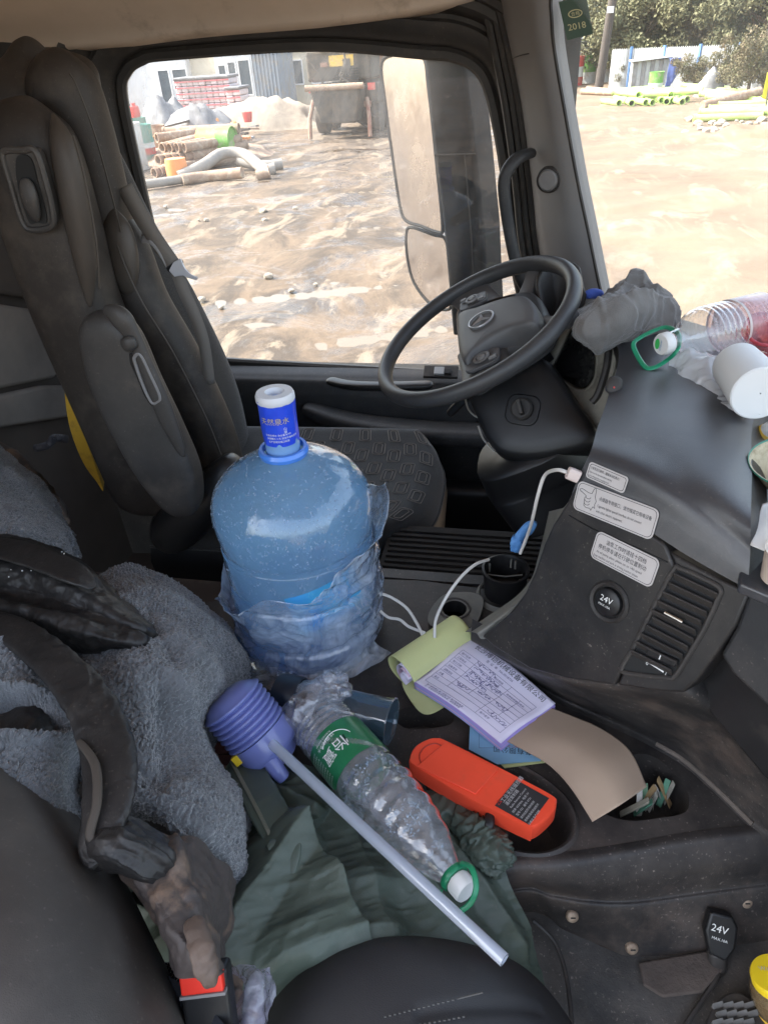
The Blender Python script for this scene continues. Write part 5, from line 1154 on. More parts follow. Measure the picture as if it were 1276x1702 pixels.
# instrument cluster: dusty frame with a dark well
cp = Plane(D(965, 640, 1.42), np.array([-.62, -.60, .5]))
cl = thing("instrument_cluster", "dusty open instrument surround with a dark screen beside the wheel", "instrument cluster", cp.at(960, 720))
def cring(pts1, pts2, h1, h2, m, nm, n=60):
    A = cr_closed(np.array([cp.at(*p, h1) for p in pts1]), n); B_ = cr_closed(np.array([cp.at(*p, h2) for p in pts2]), n)
    return obj(nm, np.concatenate([A, B_]), grid_faces(2, n, wrap=True), m, cl, edgesplit=False, solid=.003)
outer = [(905, 600), (925, 560), (945, 520), (985, 515), (1020, 560), (1035, 600), (1020, 660), (1000, 715), (985, 720), (950, 690), (920, 655), (898, 625)]
inner = [(918, 606), (930, 580), (950, 540), (975, 530), (990, 570), (992, 620), (980, 645), (960, 650), (935, 635), (915, 622)]
cring(outer, inner, .0, .004, M['olive'], "surround"); cring(inner, [(922, 606), (934, 582), (952, 546), (973, 536), (986, 570), (987, 616), (976, 640), (960, 644), (936, 630), (919, 620)], .004, -.05, M['olive'], "well_wall")
P = cr_closed(np.array([cp.at(*p, -.045) for p in inner]), 60); flipfix(obj("screen", P, [tuple(range(60))], mat("screen_dark", (.012, .012, .013), .12, dirt=(.10, .095, .08), dscale=10, dlo=.5, dhi=.75), cl, smooth=False))
G().tube(cr([cp.at(*p, .008) for p in [(1006, 548), (1010, 580), (1006, 615), (993, 655), (983, 668)]], 30), .0075, 8).build("black_strip", M['rubber'], cl)
G().tube(cr([cp.at(*p, .008) for p in [(1018, 552), (1024, 580), (1020, 610), (1016, 625)]], 30), .003, 8).build("pale_strip", M['olive'], cl)
P = [cp.at(*p, -.004) for p in [(925, 655), (1000, 690), (1005, 735), (985, 745), (940, 690)]]; flipfix(slab("lower_trim", P, -cp.n*.01, M['olive'], cl, bevel=.002))
wd2 = mat("orange_wood", (.52, .28, .10), .7)
for pp in ([(956, 687), (975, 697), (984, 712), (980, 712), (962, 698)], [(990, 722), (998, 726), (998, 732), (992, 730)]): flipfix(slab("wood_chip", [cp.at(*p, .004) for p in pp], cp.n*.003, wd2, cl, bevel=0))
P = [D(895, 560, 1.5), D(900, 505, 1.52), D(920, 482, 1.54), D(945, 488, 1.52), D(960, 520, 1.48)]
sweep("cluster_hood", P, [.05, .06, .06, .06, .05], [.008, .009, .009, .009, .008], (0, .3, 1), M['trimd'], cl, cap=0)
# wall between cluster and pad, black
V = [D(1000, 520, 1.3), D(1030, 590, 1.22), D(985, 725, 1.1), D(960, 800, 1.02)]
kf = thing("key_fob", "small black key fob hanging beside the dashboard pad", "key fob", D(1021, 640, 1.18))
sweep("fob", [D(1024, 626, 1.15), D(1020, 640, 1.15), D(1014, 655, 1.15)], [.010, .014, .010], [.006, .008, .006], (1, 0, 0), M['rubber'], kf, cap=.35)
G().lathe([(.0001, .001), (.0014, .001), (.0016, 0)], D(1020, 644, 1.142), -ray(1020, 644), n=12).build("button", M['redp2'], kf)
# ================================================================ CONSOLE BETWEEN THE SEATS
from mathutils.geometry import tessellate_polygon
M['cons'] = mat("console_plastic", (.014, .013, .013), .5, speck=1.0, var=(.034, .030, .029), vscale=7, bump=.18, bscale=600, dirt=(.12, .09, .075), dscale=6, dlo=.44, dhi=.8, damt=.6)
M['cons2'] = mat("console_side_worn", (.013, .0125, .013), .52, speck=1.0, var=(.033, .030, .030), vscale=5, bump=.2, bscale=500, dirt=(.17, .125, .10), dscale=8, dlo=.50, dhi=.78, damt=.6)
TZ = -.97
def T(x, y, dz=0): return Z(x, y, TZ+dz)
def plate(name, outer_, holes, m, parent, depth=.004):
    loops = [[Vector(p.tolist()) for p in outer_]]+[[Vector(p.tolist()) for p in h] for h in holes]
    tris = tessellate_polygon(loops); V = [p for lp in loops for p in lp]; nv_ = len(V)
    return obj(name, np.array([v[:] for v in V]), tris, m, parent, smooth=False)
cons = thing("centre_console", "dirty black centre console tray with sunk wells between the seats", "console", T(850, 1300))
w1 = cr_closed(np.array([T(*p) for p in [(712, 1300), (722, 1335), (770, 1376), (840, 1410), (900, 1418), (942, 1398), (950, 1362), (930, 1325), (880, 1288), (820, 1262), (760, 1258), (722, 1272)]]), 60)
w2 = cr_closed(np.array([T(*p) for p in [(1000, 1345), (1012, 1290), (1050, 1256), (1085, 1258), (1122, 1288), (1143, 1322), (1138, 1350), (1095, 1360), (1040, 1364)]]), 48)
w3 = cr_closed(np.array([T(*p) for p in [(655, 1185), (700, 1172), (750, 1185), (748, 1204), (700, 1212), (668, 1208)]]), 30)
outer_ = [T(*p) for p in [(300, 1010), (560, 960), (700, 965), (850, 985), (890, 1060), (1060, 1130), (1170, 1215), (1300, 1320), (1420, 1400), (1420, 1372), (1276, 1388), (1156, 1402), (971, 1432), (838, 1444), (700, 1480), (200, 1560), (60, 1300)]]
tp_ = plate("top", outer_, [w1, w2, w3], M['cons'], cons)
for w_, nm, dp, lipw in ((w1, "well", .075, .010), (w2, "well", .085, .004), (w3, "well", .05, .003)):
    c = w_.mean(0); dirc = (w_-c); ln = np.linalg.norm(dirc, axis=1)[:, None]
    rings = [w_-dirc/ln*.0, w_+dirc/ln*lipw+[0, 0, .002], w_+dirc/ln*lipw*.5+[0, 0, .007], w_+[0, 0, .004], w_-dirc*.03-[0, 0, .01], w_-dirc*.08-[0, 0, dp*.8], w_-dirc*.2-[0, 0, dp]]
    if lipw < .006: rings[1] = w_+dirc/ln*.003+[0, 0, .0006]; rings[2] = w_+[0, 0, .0006]; rings[3] = w_-[0, 0, .002]
    V = np.concatenate(rings[1:]); F = grid_faces(6, len(w_), wrap=True); F.append(tuple(5*len(w_)+k for k in range(len(w_))))
    obj(nm, V, F, M['cons'], cons, edgesplit=50)
# rear side wall of the console with a soft top edge, seam and screws
e0 = [(700, 1500), (838, 1446), (905, 1441), (971, 1435), (1060, 1421), (1156, 1404), (1276, 1390), (1420, 1372)]
e1 = [(720, 1560), (882, 1518), (935, 1545), (1000, 1572), (1050, 1590), (1150, 1582), (1276, 1563), (1420, 1545)]
r0 = [T(*p, .0) for p in e0]; r3 = [Z(*p, -1.125) for p in e1]
rows = [[p+np.array([0, .02, .001]) for p in r0], [p+np.array([0, .006, .004]) for p in r0], [p+np.array([0, -.004, -.004]) for p in r0],
        [p*.8+q*.2+np.array([0, -.006, 0]) for p, q in zip(r0, r3)], [p*.55+q*.45+np.array([0, .004, 0]) for p, q in zip(r0, r3)], [p*.5+q*.5+np.array([0, -.002, 0]) for p, q in zip(r0, r3)], [p*.2+q*.8+np.array([0, .0, 0]) for p, q in zip(r0, r3)], r3]
patch("side_wall", rows, 60, 80, M['cons2'], cons, face=(0, -1, .2))
M['screw'] = mat("rusty_screw", (.42, .34, .26), .6, .5, var=(.2, .14, .1), vscale=90)
for p, v in (((951, 1524), -1.075), ((1050, 1577), -1.115), ((1240, 1500), -1.07)):
    # sit on the wall: pick the wall depth by interpolation in z
    c = Z(*p, v); c = c-ray(*p)*.006
    s_ = G().lathe([(.0001, .003), (.004, .003), (.0075, .002), (.009, 0), (.0095, -.004)], c, -_fw, n=16).build("screw", M['screw'], cons)
    G().obox(c-_fw*.003, (_r, _u, _fw), (.0035, .0009, .0008)).build("slot", M['dark'], s_, smooth=False)
# sloping panel from the dashboard foot down to the tray
a0 = [(782, 1062), (850, 1098), (900, 1118), (960, 1130), (1030, 1140), (1085, 1148), (1138, 1152), (1200, 1190), (1276, 1250), (1420, 1370)]
a1 = [(800, 1075), (870, 1125), (930, 1160), (985, 1185), (1045, 1212), (1090, 1235), (1135, 1262), (1190, 1310), (1262, 1378), (1420, 1500)]
top_r = [F_at(*p, -.012) if p[0] < 1150 else GX.at(*p, -.045) for p in a0]; bot_r = [T(*p, .004) for p in a1]
rows = [[p+np.array([.0, .03, .02]) for p in top_r], top_r, [p*.75+q*.25+np.array([0, .006, -.006]) for p, q in zip(top_r, bot_r)], [p*.4+q*.6+np.array([0, .006, -.008]) for p, q in zip(top_r, bot_r)], [p*.08+q*.92+np.array([0, 0, .002]) for p, q in zip(top_r, bot_r)], [p+np.array([0, -.008, .003]) for p in bot_r], [p+np.array([0, -.012, -.01]) for p in bot_r]]
patch("sloping_panel", rows, 60, 80, M['cons2'], cons, face=(0, -.6, .8))
G().tube(cr([T(*p, .010) for p in [(1090, 1236), (1135, 1263), (1190, 1311), (1250, 1370)]], 30), .004, 8).build("worn_lit_edge", mat("worn_lit_plastic", (.16, .13, .11), .6, var=(.08, .07, .06), vscale=20), cons)  # worn ridge, its highlight put into the pale colour as well
# dusty flank between the cup holder and the dashboard face
fl0 = [F_at(*p, -.01) for p in [(948, 828), (925, 865), (908, 905), (893, 950), (878, 985), (850, 1022), (806, 1062)]]
fl1 = [D(*p, d) for p, d in [((928, 846), 1.12), ((915, 884), 1.14), ((903, 922), 1.15), ((888, 962), 1.16), ((864, 994), 1.16), ((830, 1022), 1.17), ((790, 1052), 1.18)]]
fl2 = [D(*p, d) for p, d in [((912, 850), 1.30), ((904, 885), 1.30), ((894, 925), 1.32), ((882, 962), 1.32), ((856, 992), 1.31), ((816, 1020), 1.30), ((772, 1050), 1.28)]]
M['dusty'] = mat("dusty_grey", (.13, .13, .12), .8, var=(.21, .205, .18), vscale=14, dirt=(.3, .28, .23), dscale=12, dlo=.5, dhi=.8, damt=.7)
patch("dusty_flank", [fl0, [(p*.5+q*.5)+np.array([0, 0, -.006]) for p, q in zip(fl0, fl1)], fl1, fl2], 40, 50, M['dusty'], cons, face=(-.5, -.4, .6))
# raised plate with a round hole
c = T(755, 1012, .03); pl = [T(*p, .03) for p in [(716, 1040), (712, 1020), (728, 996), (745, 986), (778, 984), (798, 990), (803, 1002), (795, 1030), (782, 1042), (750, 1044)]]
P = cr_closed(np.array(pl), 48); hole = np.array([c+np.array([.024*math.cos(a), .024*math.sin(a), 0]) for a in np.linspace(0, 2*math.pi, 33)[:-1]])
pt_ = plate("raised_plate", P, [hole], M['dusty'], cons)
obj("plate_wall", np.concatenate([P, P-[0, 0, .05]]), grid_faces(2, 48, wrap=True), M['cons'], cons)
obj("hole_wall", np.concatenate([hole, hole-[0, 0, .03], c+(hole-c)*.2-[0, 0, .03]]), grid_faces(3, 32, wrap=True), M['black'], pt_)
G().tube([p+[0, 0, .001] for p in (c+(hole-c)*1.25)], .0022, 6, closed=True).build("hole_rim", M['cons'], pt_)
# cup holder
cb = T(838, 985, .02); ch = thing("cup_holder", "round open black cup holder with inner ribs on the console", "cup holder", cb)
g = G(); g.lathe([(.040, 0), (.042, .004), (.044, .055), (.0475, .057), (.0475, .064), (.043, .065), (.040, .058), (.037, .012), (.0001, .010)], cb, n=44); g.build("cup", M['black'], ch)
for a in (60, 75, 150, 260, 320):
    a = R(a); G().obox(cb+np.array([.039*math.cos(a), .039*math.sin(a), .048]), ((math.cos(a), math.sin(a), 0), (-math.sin(a), math.cos(a), 0), (0, 0, 1)), (.003, .0015, .010)).build("rib", M['dusty'], ch, smooth=False)
G().tube([cb+np.array([-.036, .0, .045]), cb+np.array([0, -.004, .046]), cb+np.array([.034, .008, .044])], .0016, 6).build("ring_tab", M['dusty'], ch)
# sleeve ring at its foot
G().lathe([(.049, 0), (.052, .004), (.058, -.006)], cb, n=44).build("foot_ring", M['dusty'], ch)
# cables
M['cable'] = mat("white_cable", (.62, .60, .57), .45)
def cable(pts, r, nm, label, m=None, par=None):
    o = G().tube(cr(np.array(pts), 60), r, 8).build(nm, m or M['cable'], par)
    if par is None: put(o, label, "cable")
    return o
uc = thing("charging_cable", "white charging cable plugged into the side of the dashboard", "cable", F_at(955, 790))
cable([F_at(941, 785, .02), F_at(925, 781, .02), D(905, 790, 1.05), D(893, 825, 1.07), D(884, 865, 1.12), D(876, 890, 1.17), D(864, 920, 1.2)], .0028, "cord", "", par=uc)
q0 = F_at(942, 785, .018); q1 = F_at(962, 793, .004); sweep("plug", [q0, (q0+q1)/2, q1], [.0085, .009, .009], [.006, .0065, .0065], tuple(FP.u), mat("plug_pinkish", (.62, .52, .48), .45), uc, e=4, cap=.08)
cable([D(812, 930, 1.27), D(790, 938, 1.25), D(765, 960, 1.24), D(740, 995, 1.24), D(724, 1030, 1.26), D(722, 1060, 1.26)], .0028, "phone_cable", "white cable curving from the cup holder to the receipt book")
cable([D(628, 985, 1.32), D(650, 993, 1.32), D(675, 1010, 1.32), D(692, 1035, 1.30), D(702, 1056, 1.28)], .0028, "phone_cable", "upper white cable running from the water bottle to the receipt book")
cable([D(628, 1012, 1.33), D(645, 1026, 1.33), (D(664, 1030, 1.32)), D(680, 1042, 1.31), D(706, 1052, 1.28)], .0028, "phone_cable", "lower white cable running from the water bottle to the receipt book")
bc = mat("blue_cloth", (.06, .20, .50), .7, var=(.12, .3, .6), vscale=40)
o = sweep("blue_wrapper", [D(858, 918, 1.22), D(862, 897, 1.2), D(874, 882, 1.19), D(888, 872, 1.18)], [.010, .013, .012, .006], [.006, .008, .006, .004], (.4, 0, 1), bc, None, cap=.2, disp=lambda V: V+.004*fbm(V, 60, 3, 2)[:, None]); put(o, "crumpled blue wrapper stuck behind the cup holder", "wrapper")
# ribbed floor mat beyond, driver footwell and brown patch
o = G().box((-.5, 1.2, -1.36), (.1, 1.3, -1.02)).build("console_back", M['cons'], None, smooth=False) if False else None
M["fmd"] = mat("footwell_rubber", (.010, .008, .007), .9, var=(.024, .018, .014), vscale=9)
fm = thing("footwell_mat", "ribbed brown black mat beyond the centre console", "floor mat", D(790, 950, 1.55))
a = D(790, 950, 1.55)
G().box((a[0]-.22, a[1]-.14, a[2]-.012), (a[0]+.22, a[1]+.16, a[2])).build("mat_base", M['fmd'], fm, smooth=False)
rb = None
for k in range(14):
    y_ = a[1]-.13+k*.02
    G().box((a[0]-.21, y_, a[2]), (a[0]+.21, y_+.009, a[2]+.006)).build("rib", M['fmd'], fm, smooth=False)
# driver side bulkhead of the console (so nothing is hollow)
G().box((-.66, 1.16, -1.7), (.08, 1.19, -.985)).build("far_wall", M['cons'], cons, smooth=False)
# engine cover on the passenger side
rows = [[Z(x, y, z) for x, y, z in r_] for r_ in [
  [(700, 1540, -1.10), (870, 1512, -1.12), (1050, 1588, -1.126), (1276, 1560, -1.126), (1450, 1540, -1.126)],
  [(700, 1620, -1.12), (900, 1600, -1.14), (1060, 1640, -1.13), (1276, 1640, -1.14), (1450, 1640, -1.14)],
  [(700, 1760, -1.16), (920, 1720, -1.16), (1080, 1740, -1.15), (1276, 1750, -1.16), (1450, 1760, -1.16)],
  [(700, 1960, -1.18), (920, 1960, -1.18), (1080, 1960, -1.18), (1276, 1960, -1.18), (1450, 1960, -1.18)]]]
M['cover'] = mat("engine_cover", (.022, .022, .022), .8, speck=1.0, var=(.042, .040, .038), vscale=8, bump=.6, bscale=260, dirt=(.12, .098, .082), dscale=5, dlo=.5, dhi=.8, damt=.7)
o = patch("engine_cover", rows, 60, 60, M['cover'], None, face=(0, 0, 1), disp=lambda Q, N, U, W_: Q+N*(.004*fbm(Q, 14, 4, 3))[..., None]); put(o, "rough grey engine cover on the passenger side floor", "engine cover")
P = [Z(*p, -1.122) for p in [(1060, 1602), (1188, 1580), (1202, 1612), (1165, 1652), (1100, 1660), (1068, 1640)]]
o = flipfix(slab("brown_plate", P, (0, 0, .006), mat("brown_grime", (.06, .048, .042), .85, var=(.11, .088, .075), vscale=20, bump=.8, bscale=160), None, bevel=.003)); put(o, "grimy brown flap below the console side wall", "flap")
o = G().tube(cr([Z(885, 1530, -1.10), Z(920, 1565, -1.115), Z(940, 1620, -1.12), Z(950, 1700, -1.12), Z(955, 1800, -1.12)], 40), .0035, 8).build("black_wire", M['rubber']); put(o, "thin black wire lying beside the passenger seat", "wire")
# hanging 24V cap
pc = Z(1190, 1550, -1.075); sk = thing("socket_plug", "black hanging socket cap printed 24V with its cord", "socket cap", pc)
cn = -_fw*.9+np.array([-.1, -.1, .1]); cn /= np.linalg.norm(cn); cr_ = _r*.93-_u*.25; cr_ -= cn*(cr_@cn); cr_ /= np.linalg.norm(cr_); cu_ = np.cross(cn, cr_)
P = [pc+cr_*x+cu_*y-cn*.012 for x, y in [(-.017, .028), (.014, .03), (.024, .018), (.028, -.012), (.02, -.034), (-.004, -.03), (-.018, 0)]]
flipfix(slab("cap", P, cn*.018, M['black'], sk, bevel=.004))
text("lettering", "24V", pc-cr_*.012+cu_*.004+cn*.0068, cr_, cu_, .0145, M['white'], sk); text("lettering", "MAX.10A", pc-cr_*.008-cu_*.007+cn*.0068, cr_, cu_, .0055, M['white'], sk)
sweep("cap_neck", [pc-cu_*.028+cr_*.01-cn*.008, pc-cu_*.05+cr_*.018-cn*.012, pc-cu_*.062+cr_*.022-cn*.016], [.013, .012, .008], [.01, .011, .008], tuple(cr_), M['rubber'], sk, cap=.1)
G().tube(cr([pc-cu_*.06+cr_*.02-cn*.01, Z(1192, 1622, -1.12), Z(1165, 1665, -1.125), Z(1140, 1702, -1.13), Z(1110, 1760, -1.13)], 30), .0035, 8).build("cord", M['rubber'], sk)
# sticks and coins in the right hand well
cols = [(.55, .5, .38), (.12, .3, .2), (.6, .56, .5), (.45, .3, .15), (.5, .48, .42), (.2, .35, .22), (.62, .58, .5)]
for k in range(12):
    m = mat("note_%d" % k, cols[k % 7], .7, var=tuple(c*.6 for c in cols[k % 7]), vscale=60)
    a = T(1040+6.5*k, 1356-2.2*k, -.052+.003*(k % 3)); b_ = T(1062+5*k, 1322-1.5*k, -.010+.004*(k % 3))
    b_ = b_+np.array([rng.uniform(-.02, .02), rng.uniform(-.01, .02), rng.uniform(-.008, .008)]); a = a+np.array([rng.uniform(-.01, .01), rng.uniform(-.006, .006), 0])
    o = flipfix(G().obox((a+b_)/2, (b_-a, np.cross(b_-a, (0, 0, 1)), (0, 0, 1)), (np.linalg.norm(b_-a)/2, .0045, .003)).build("paper_roll", m, None, smooth=False, bevel=.001))
    put(o, ["cream", "dark green", "pale", "brown", "buff", "green", "white"][k % 7]+" paper strip stuffed in the right hand console well", "paper strip", "paper strips in the console well")
# ================================================================ WATER JUG
jb = np.array([-.390, .97, -.972])
jug = thing("water_jug", "big blue water jug with condensation and a blue wrapped neck", "water jug", jb)
M['jug'] = film("jug_plastic", (.60, .82, .99), rough=.10, gl=1.6, dif=.52, diff=(.42, .72, 1.0), bump=.35, bscale=55, tl=.6)
M['jugin'] = film("jug_water", (.42, .62, .84), rough=.05, gl=.8, dif=.25, diff=(.2, .42, .8), tl=.6)
prof = [(.001, .012), (.06, .006), (.115, .0), (.131, .008), (.137, .028), (.138, .055), (.132, .064), (.132, .072), (.138, .082), (.138, .15), (.133, .158), (.133, .166), (.138, .175), (.138, .235), (.1365, .24), (.1365, .25), (.139, .258), (.1415, .285), (.1415, .305), (.137, .328), (.125, .350), (.104, .370), (.078, .386), (.052, .396), (.037, .404)]
pp = cr(np.array(prof), 100)
G().lathe([tuple(p) for p in pp], jb, n=96).build("body", M['jug'], jug, edgesplit=False)
M['jring'] = mat("jug_blue_ring", (.06, .22, .72), .3, coat=.5)
G().lathe([(.037, .404), (.041, .405), (.043, .412), (.040, .418), (.035, .418), (.033, .410)], jb, n=48).build("collar", M['jring'], jug)
G().lathe([(.0292, .410), (.0292, .432), (.0288, .44)], jb, n=40).build("neck", mat("neck_blue_clear", (.18, .34, .6), .25, coat=.3), jug)
M['wrap'] = mat("blue_wrap", (.02, .06, .62), .3, var=(.03, .09, .7), vscale=60, bump=.3, bscale=180, coat=.3)
def wmod(t, h): return 1+.02*math.sin(t*5+h*90)+.014*math.sin(t*11-h*60)
wr = G().lathe([(.0295, .432), (.0297, .44), (.0300, .46), (.0303, .48), (.0306, .498), (.0310, .510)], jb, n=64, mod=wmod).build("neck_wrap", M['wrap'], jug)
# torn upper edge of the wrapper and white cap
cap_o = G().lathe([(.0305, .503), (.0318, .505), (.0318, .513), (.0295, .518), (.016, .5185), (.012, .514), (.011, .507), (.0001, .506)], jb, n=48).build("cap", mat("cap_white", (.62, .64, .68), .45), jug)
G().lathe([(.0112, .5075), (.004, .508), (.0001, .508)], jb, n=24).build("cap_plug", M['jring'], cap_o)
# lettering bent round the neck
gold = mat("gold_print", (.62, .52, .25), .4, .3)
def neckfn(u0, h0, s, r=.0316):
    cdir = -_fw*1.0; cdir[2] = 0; cdir /= np.linalg.norm(cdir); right = np.cross(np.array([0, 0, 1.0]), cdir)
    def f(x, y):
        th = (u0+x*s)/r; return jb+np.array([0, 0, h0+y*s])+r*(cdir*math.cos(th)+right*math.sin(th))
    return f
text("lettering", "天然泉水", None, (1, 0, 0), (0, 0, 1), 1, gold, wr, fn=neckfn(-.028, .474, .0125))
text("lettering", "山\n泉", None, (1, 0, 0), (0, 0, 1), 1, M['white'], wr, fn=neckfn(.010, .463, .006))
for k, s_ in enumerate(("饮用天然水 净含量18.9升", "保质期九十天 阴凉干燥处存放", "生产日期见瓶口标签")): text("lettering", s_, None, (1, 0, 0), (0, 0, 1), 1, M['white'], wr, fn=neckfn(-.022+.002*k, .453-.0058*k, .0040))
# condensation: small lens shaped drops on the shoulder and flank
bmx = bmesh.new(); bmesh.ops.create_icosphere(bmx, subdivisions=1, radius=1); dv_ = np.array([v.co[:] for v in bmx.verts]); df_ = [[v.index for v in f.verts] for f in bmx.faces]; bmx.free()
ppz = np.array(pp); V = []; F = []; rr_ = np.random.default_rng(11)
for k in range(7500):
    h = .40-.27*rr_.uniform()**.75; th = rr_.uniform(0, 2*math.pi)
    cdir = -_fw.copy(); dirv = np.array([math.cos(th), math.sin(th), 0])
    if dirv@np.array([.0, -1, 0]) < -.35: continue
    if h < .30 and rr_.uniform() < .45+.5*(noise(np.array([[math.cos(th)*3, math.sin(th)*3, h*3]]), 1.4, 7)[0] > 0): continue
    r = np.interp(h, ppz[8:, 1], ppz[8:, 0]); r2 = np.interp(h+.004, ppz[8:, 1], ppz[8:, 0]); nrm = dirv*.004+np.array([0, 0, (r-r2)]); nrm /= np.linalg.norm(nrm)
    s = .0008+.0013*rr_.uniform()**2; c = jb+np.array([0, 0, h])+dirv*r
    q = dv_*s; q = q-np.outer(q@nrm, nrm)*.45; F += [[i+len(V)*12 for i in f] for f in df_]; V.append(c+q)
o = obj("condensation", np.concatenate(V), F, film("drop_water", (.78, .88, .97), rough=.03, gl=3, dif=.16, diff=(.8, .9, 1), tl=.3), jug, edgesplit=False); o["kind"] = "stuff"
# residual water
G().lathe([(.001, .016), (.11, .006), (.128, .014), (.133, .03), (.134, .058), (.128, .066), (.134, .085), (.134, .10), (.001, .10)], jb, n=64).build("water", M['jugin'], jug)
# label patch on the jug under the bag
lm = mat("jug_label", (.03, .22, .62), .45, var=(.10, .50, .66), vscale=14)
V = []; 
for i in range(14):
    for j in range(8):
        th = -1.35+.95*i/13-.12*j/7; V.append(jb+np.array([.1392*math.cos(th), .1392*math.sin(th), .115+.085*j/7+.03*(i/13)]))
obj("jug_label", np.array(V), grid_faces(14, 8), lm, jug, edgesplit=False)
# plastic bag round the lower half
M['bag'] = film("clear_bag", (.90, .94, .98), rough=.12, gl=1.6, dif=.2, diff=(.72, .80, .92), bump=1.0, bscale=34, cloud=(12, .12, .85, 0, 1.5), tl=.45)
bag = thing("plastic_bag", "crumpled clear plastic bag pulled round the lower half of the water jug", "plastic bag", jb-np.array([0, 0, .004]))
nt_, nh = 260, 130; V = np.zeros((nh, nt_, 3))
tt = np.linspace(0, 2*math.pi, nt_, endpoint=False)
topz = .20+.10*np.cos(tt-.15)+.035*np.cos(tt-math.pi)**2*(np.cos(tt) < 0)+.02*np.sin(tt*3+1)+.012*np.sin(tt*7+.5)
for i in range(nh):
    f = i/(nh-1); h = f*topz+.002
    base_r = np.interp(h, ppz[3:, 1], ppz[3:, 0])+.003+.022*np.clip((f-.55)/.45, 0, 1)**2*(.4+.6*np.clip(np.abs(np.cos(tt)), 0, 1))
    V[i] = np.stack([jb[0]+base_r*np.cos(tt), jb[1]+base_r*np.sin(tt), jb[2]+h], -1)
Nn = V-np.array([jb[0], jb[1], 0]); Nn[..., 2] = 0; Nn /= np.linalg.norm(Nn, axis=2)[..., None]+1e-9
PV = V.copy(); PV[..., 2] += .5*V[..., 0]; sw = np.stack([PV[..., 0], PV[..., 1], PV[..., 2]*3.0], -1)
ff = np.linspace(0, 1, nh)[:, None]
V += Nn*(.004*ridge(sw, 9, 3, 5)*(.3+.7*ff)+.0035*np.clip(ridge(V, 26, 2, 8), 0, 1)+.006*fbm(V, 8, 2, 4)*ff)[..., None]+Nn*.004
obj("film", V.reshape(-1, 3), grid_faces(nh, nt_, wrap=True), M['bag'], bag, edgesplit=False)
th = tt[::4]
G().tube([v for v in V[-1]], .0009, 5, closed=True).build("edge", M['bag'], bag)
# knotted skirt of the bag on the console
rows = []
for k, (e_, z_) in enumerate(((.140, .03), (.152, .012), (.166, .006), (.175, .004))):
    rows.append([jb+np.array([(e_+.006*math.sin(a*5+k))*math.cos(a), (e_+.006*math.sin(a*5+k))*math.sin(a), z_]) for a in np.linspace(-2.9, -.3, 14)])
patch("skirt", rows, 30, 160, M['bag'], bag, disp=lambda Q, N, U, W_: Q+N*(.006*ridge(Q, 24, 2, 3)*(1-.0*U)+.004)[..., None])

# ================================================================ SMALL THINGS ON THE CONSOLE
def capcyl(name, prof, p0, p1, m, par, n=64, **k):
    ax = np.array(p1)-np.array(p0); L = np.linalg.norm(ax); return G().lathe([(r, h*L) for r, h in prof], p0, ax/L, n=n, **k).build(name, m, par, edgesplit=False)
def bent(p0, p1, face_dir):
    ax = np.array(p1)-np.array(p0); L = np.linalg.norm(ax); ax /= L; A = np.array(face_dir, float); A -= ax*(A@ax); A /= np.linalg.norm(A); Rr = np.cross(ax, A); return ax, A, Rr, L
# drinking bottle lying on the coat
B0, B1 = Z(517, 1183, -.885), Z(752, 1455, -.865)          # bottom, neck
bo = thing("drink_bottle", "clear crumpled water bottle with a green label and green carry ring lying on the coat", "water bottle", (B0+B1)/2)
M['pet'] = film("clear_pet", (.93, .95, .97), rough=.05, gl=2.2, dif=.2, diff=(.80, .82, .88), bump=.7, bscale=48, cloud=(18, .08, .36, 0, .8), tl=.3)
prf = []; LB = np.linalg.norm(B1-B0); rb = .0475
for i in range(140):
    f = i/139
    r = rb*(.2+.8*min(1, (f/.05))**.5) if f < .05 else rb
    if f > .60: r = rb*(1-.70*((f-.60)/.40)**2.1)
    if .08 < f < .22: r += .0012*math.sin(f*190)
    if .46 < f < .9: r += .0011*math.sin(f*LB/.022*2*math.pi*.9)*(1 if f < .8 else .5)
    prf.append((r, f))
ax, A, Rr, L_ = bent(B0, B1, -_fw+np.array([0, 0, .3]))
g = G(); g.lathe([(r, h*L_) for r, h in prf], B0, ax, n=72, mod=lambda t, h: 1+.014*math.sin(3*t+h*60)+.014*math.sin(5*t-h*120)*(h > .17)); g.lathe([(.001, .006), (.02, .004), (.035, 0), (prf[0][0], 0)], B0, ax, n=48)
g.build("bottle_wall", M['pet'], bo, edgesplit=False)
g = G(); V = []; ng, nh_ = 40, 20
lb = mat("label_green", (.012, .14, .055), .35, var=(.02, .19, .08), vscale=30, coat=.4, bump=.3, bscale=60)
def onb(s, h, rr=.0006):
    f = h/L_; r = np.interp(f, [p[1] for p in prf], [p[0] for p in prf])+rr; r = max(r, rb+rr) if .2 < f < .47 else r
    th_ = s/rb; return B0+ax*h+r*(A*math.cos(th_)+Rr*math.sin(th_))
V = [onb((-1+2*i/89)*math.pi*rb, L_*(.235+.205*j/12)) for i in range(90) for j in range(13)]
lo = obj("label", np.array(V), grid_faces(90, 13), lb, bo, edgesplit=False)
text("lettering", "怡寶", None, (1, 0, 0), (0, 0, 1), 1, M['white'], lo, fn=lambda x, y: onb(.002+(x-1)*.024, L_*.345+(y-.35)*.024, .0015))
text("lettering", "饮用纯净水", None, (1, 0, 0), (0, 0, 1), 1, M['white'], lo, fn=lambda x, y: onb(.006+(x-2.5)*.0072, L_*.275+y*.0072, .0013))
text("lettering", "PURIFIED WATER", None, (1, 0, 0), (0, 0, 1), 1, M['white'], lo, fn=lambda x, y: onb(.006+(x-4)*.0042, L_*.258+y*.0042, .0013))
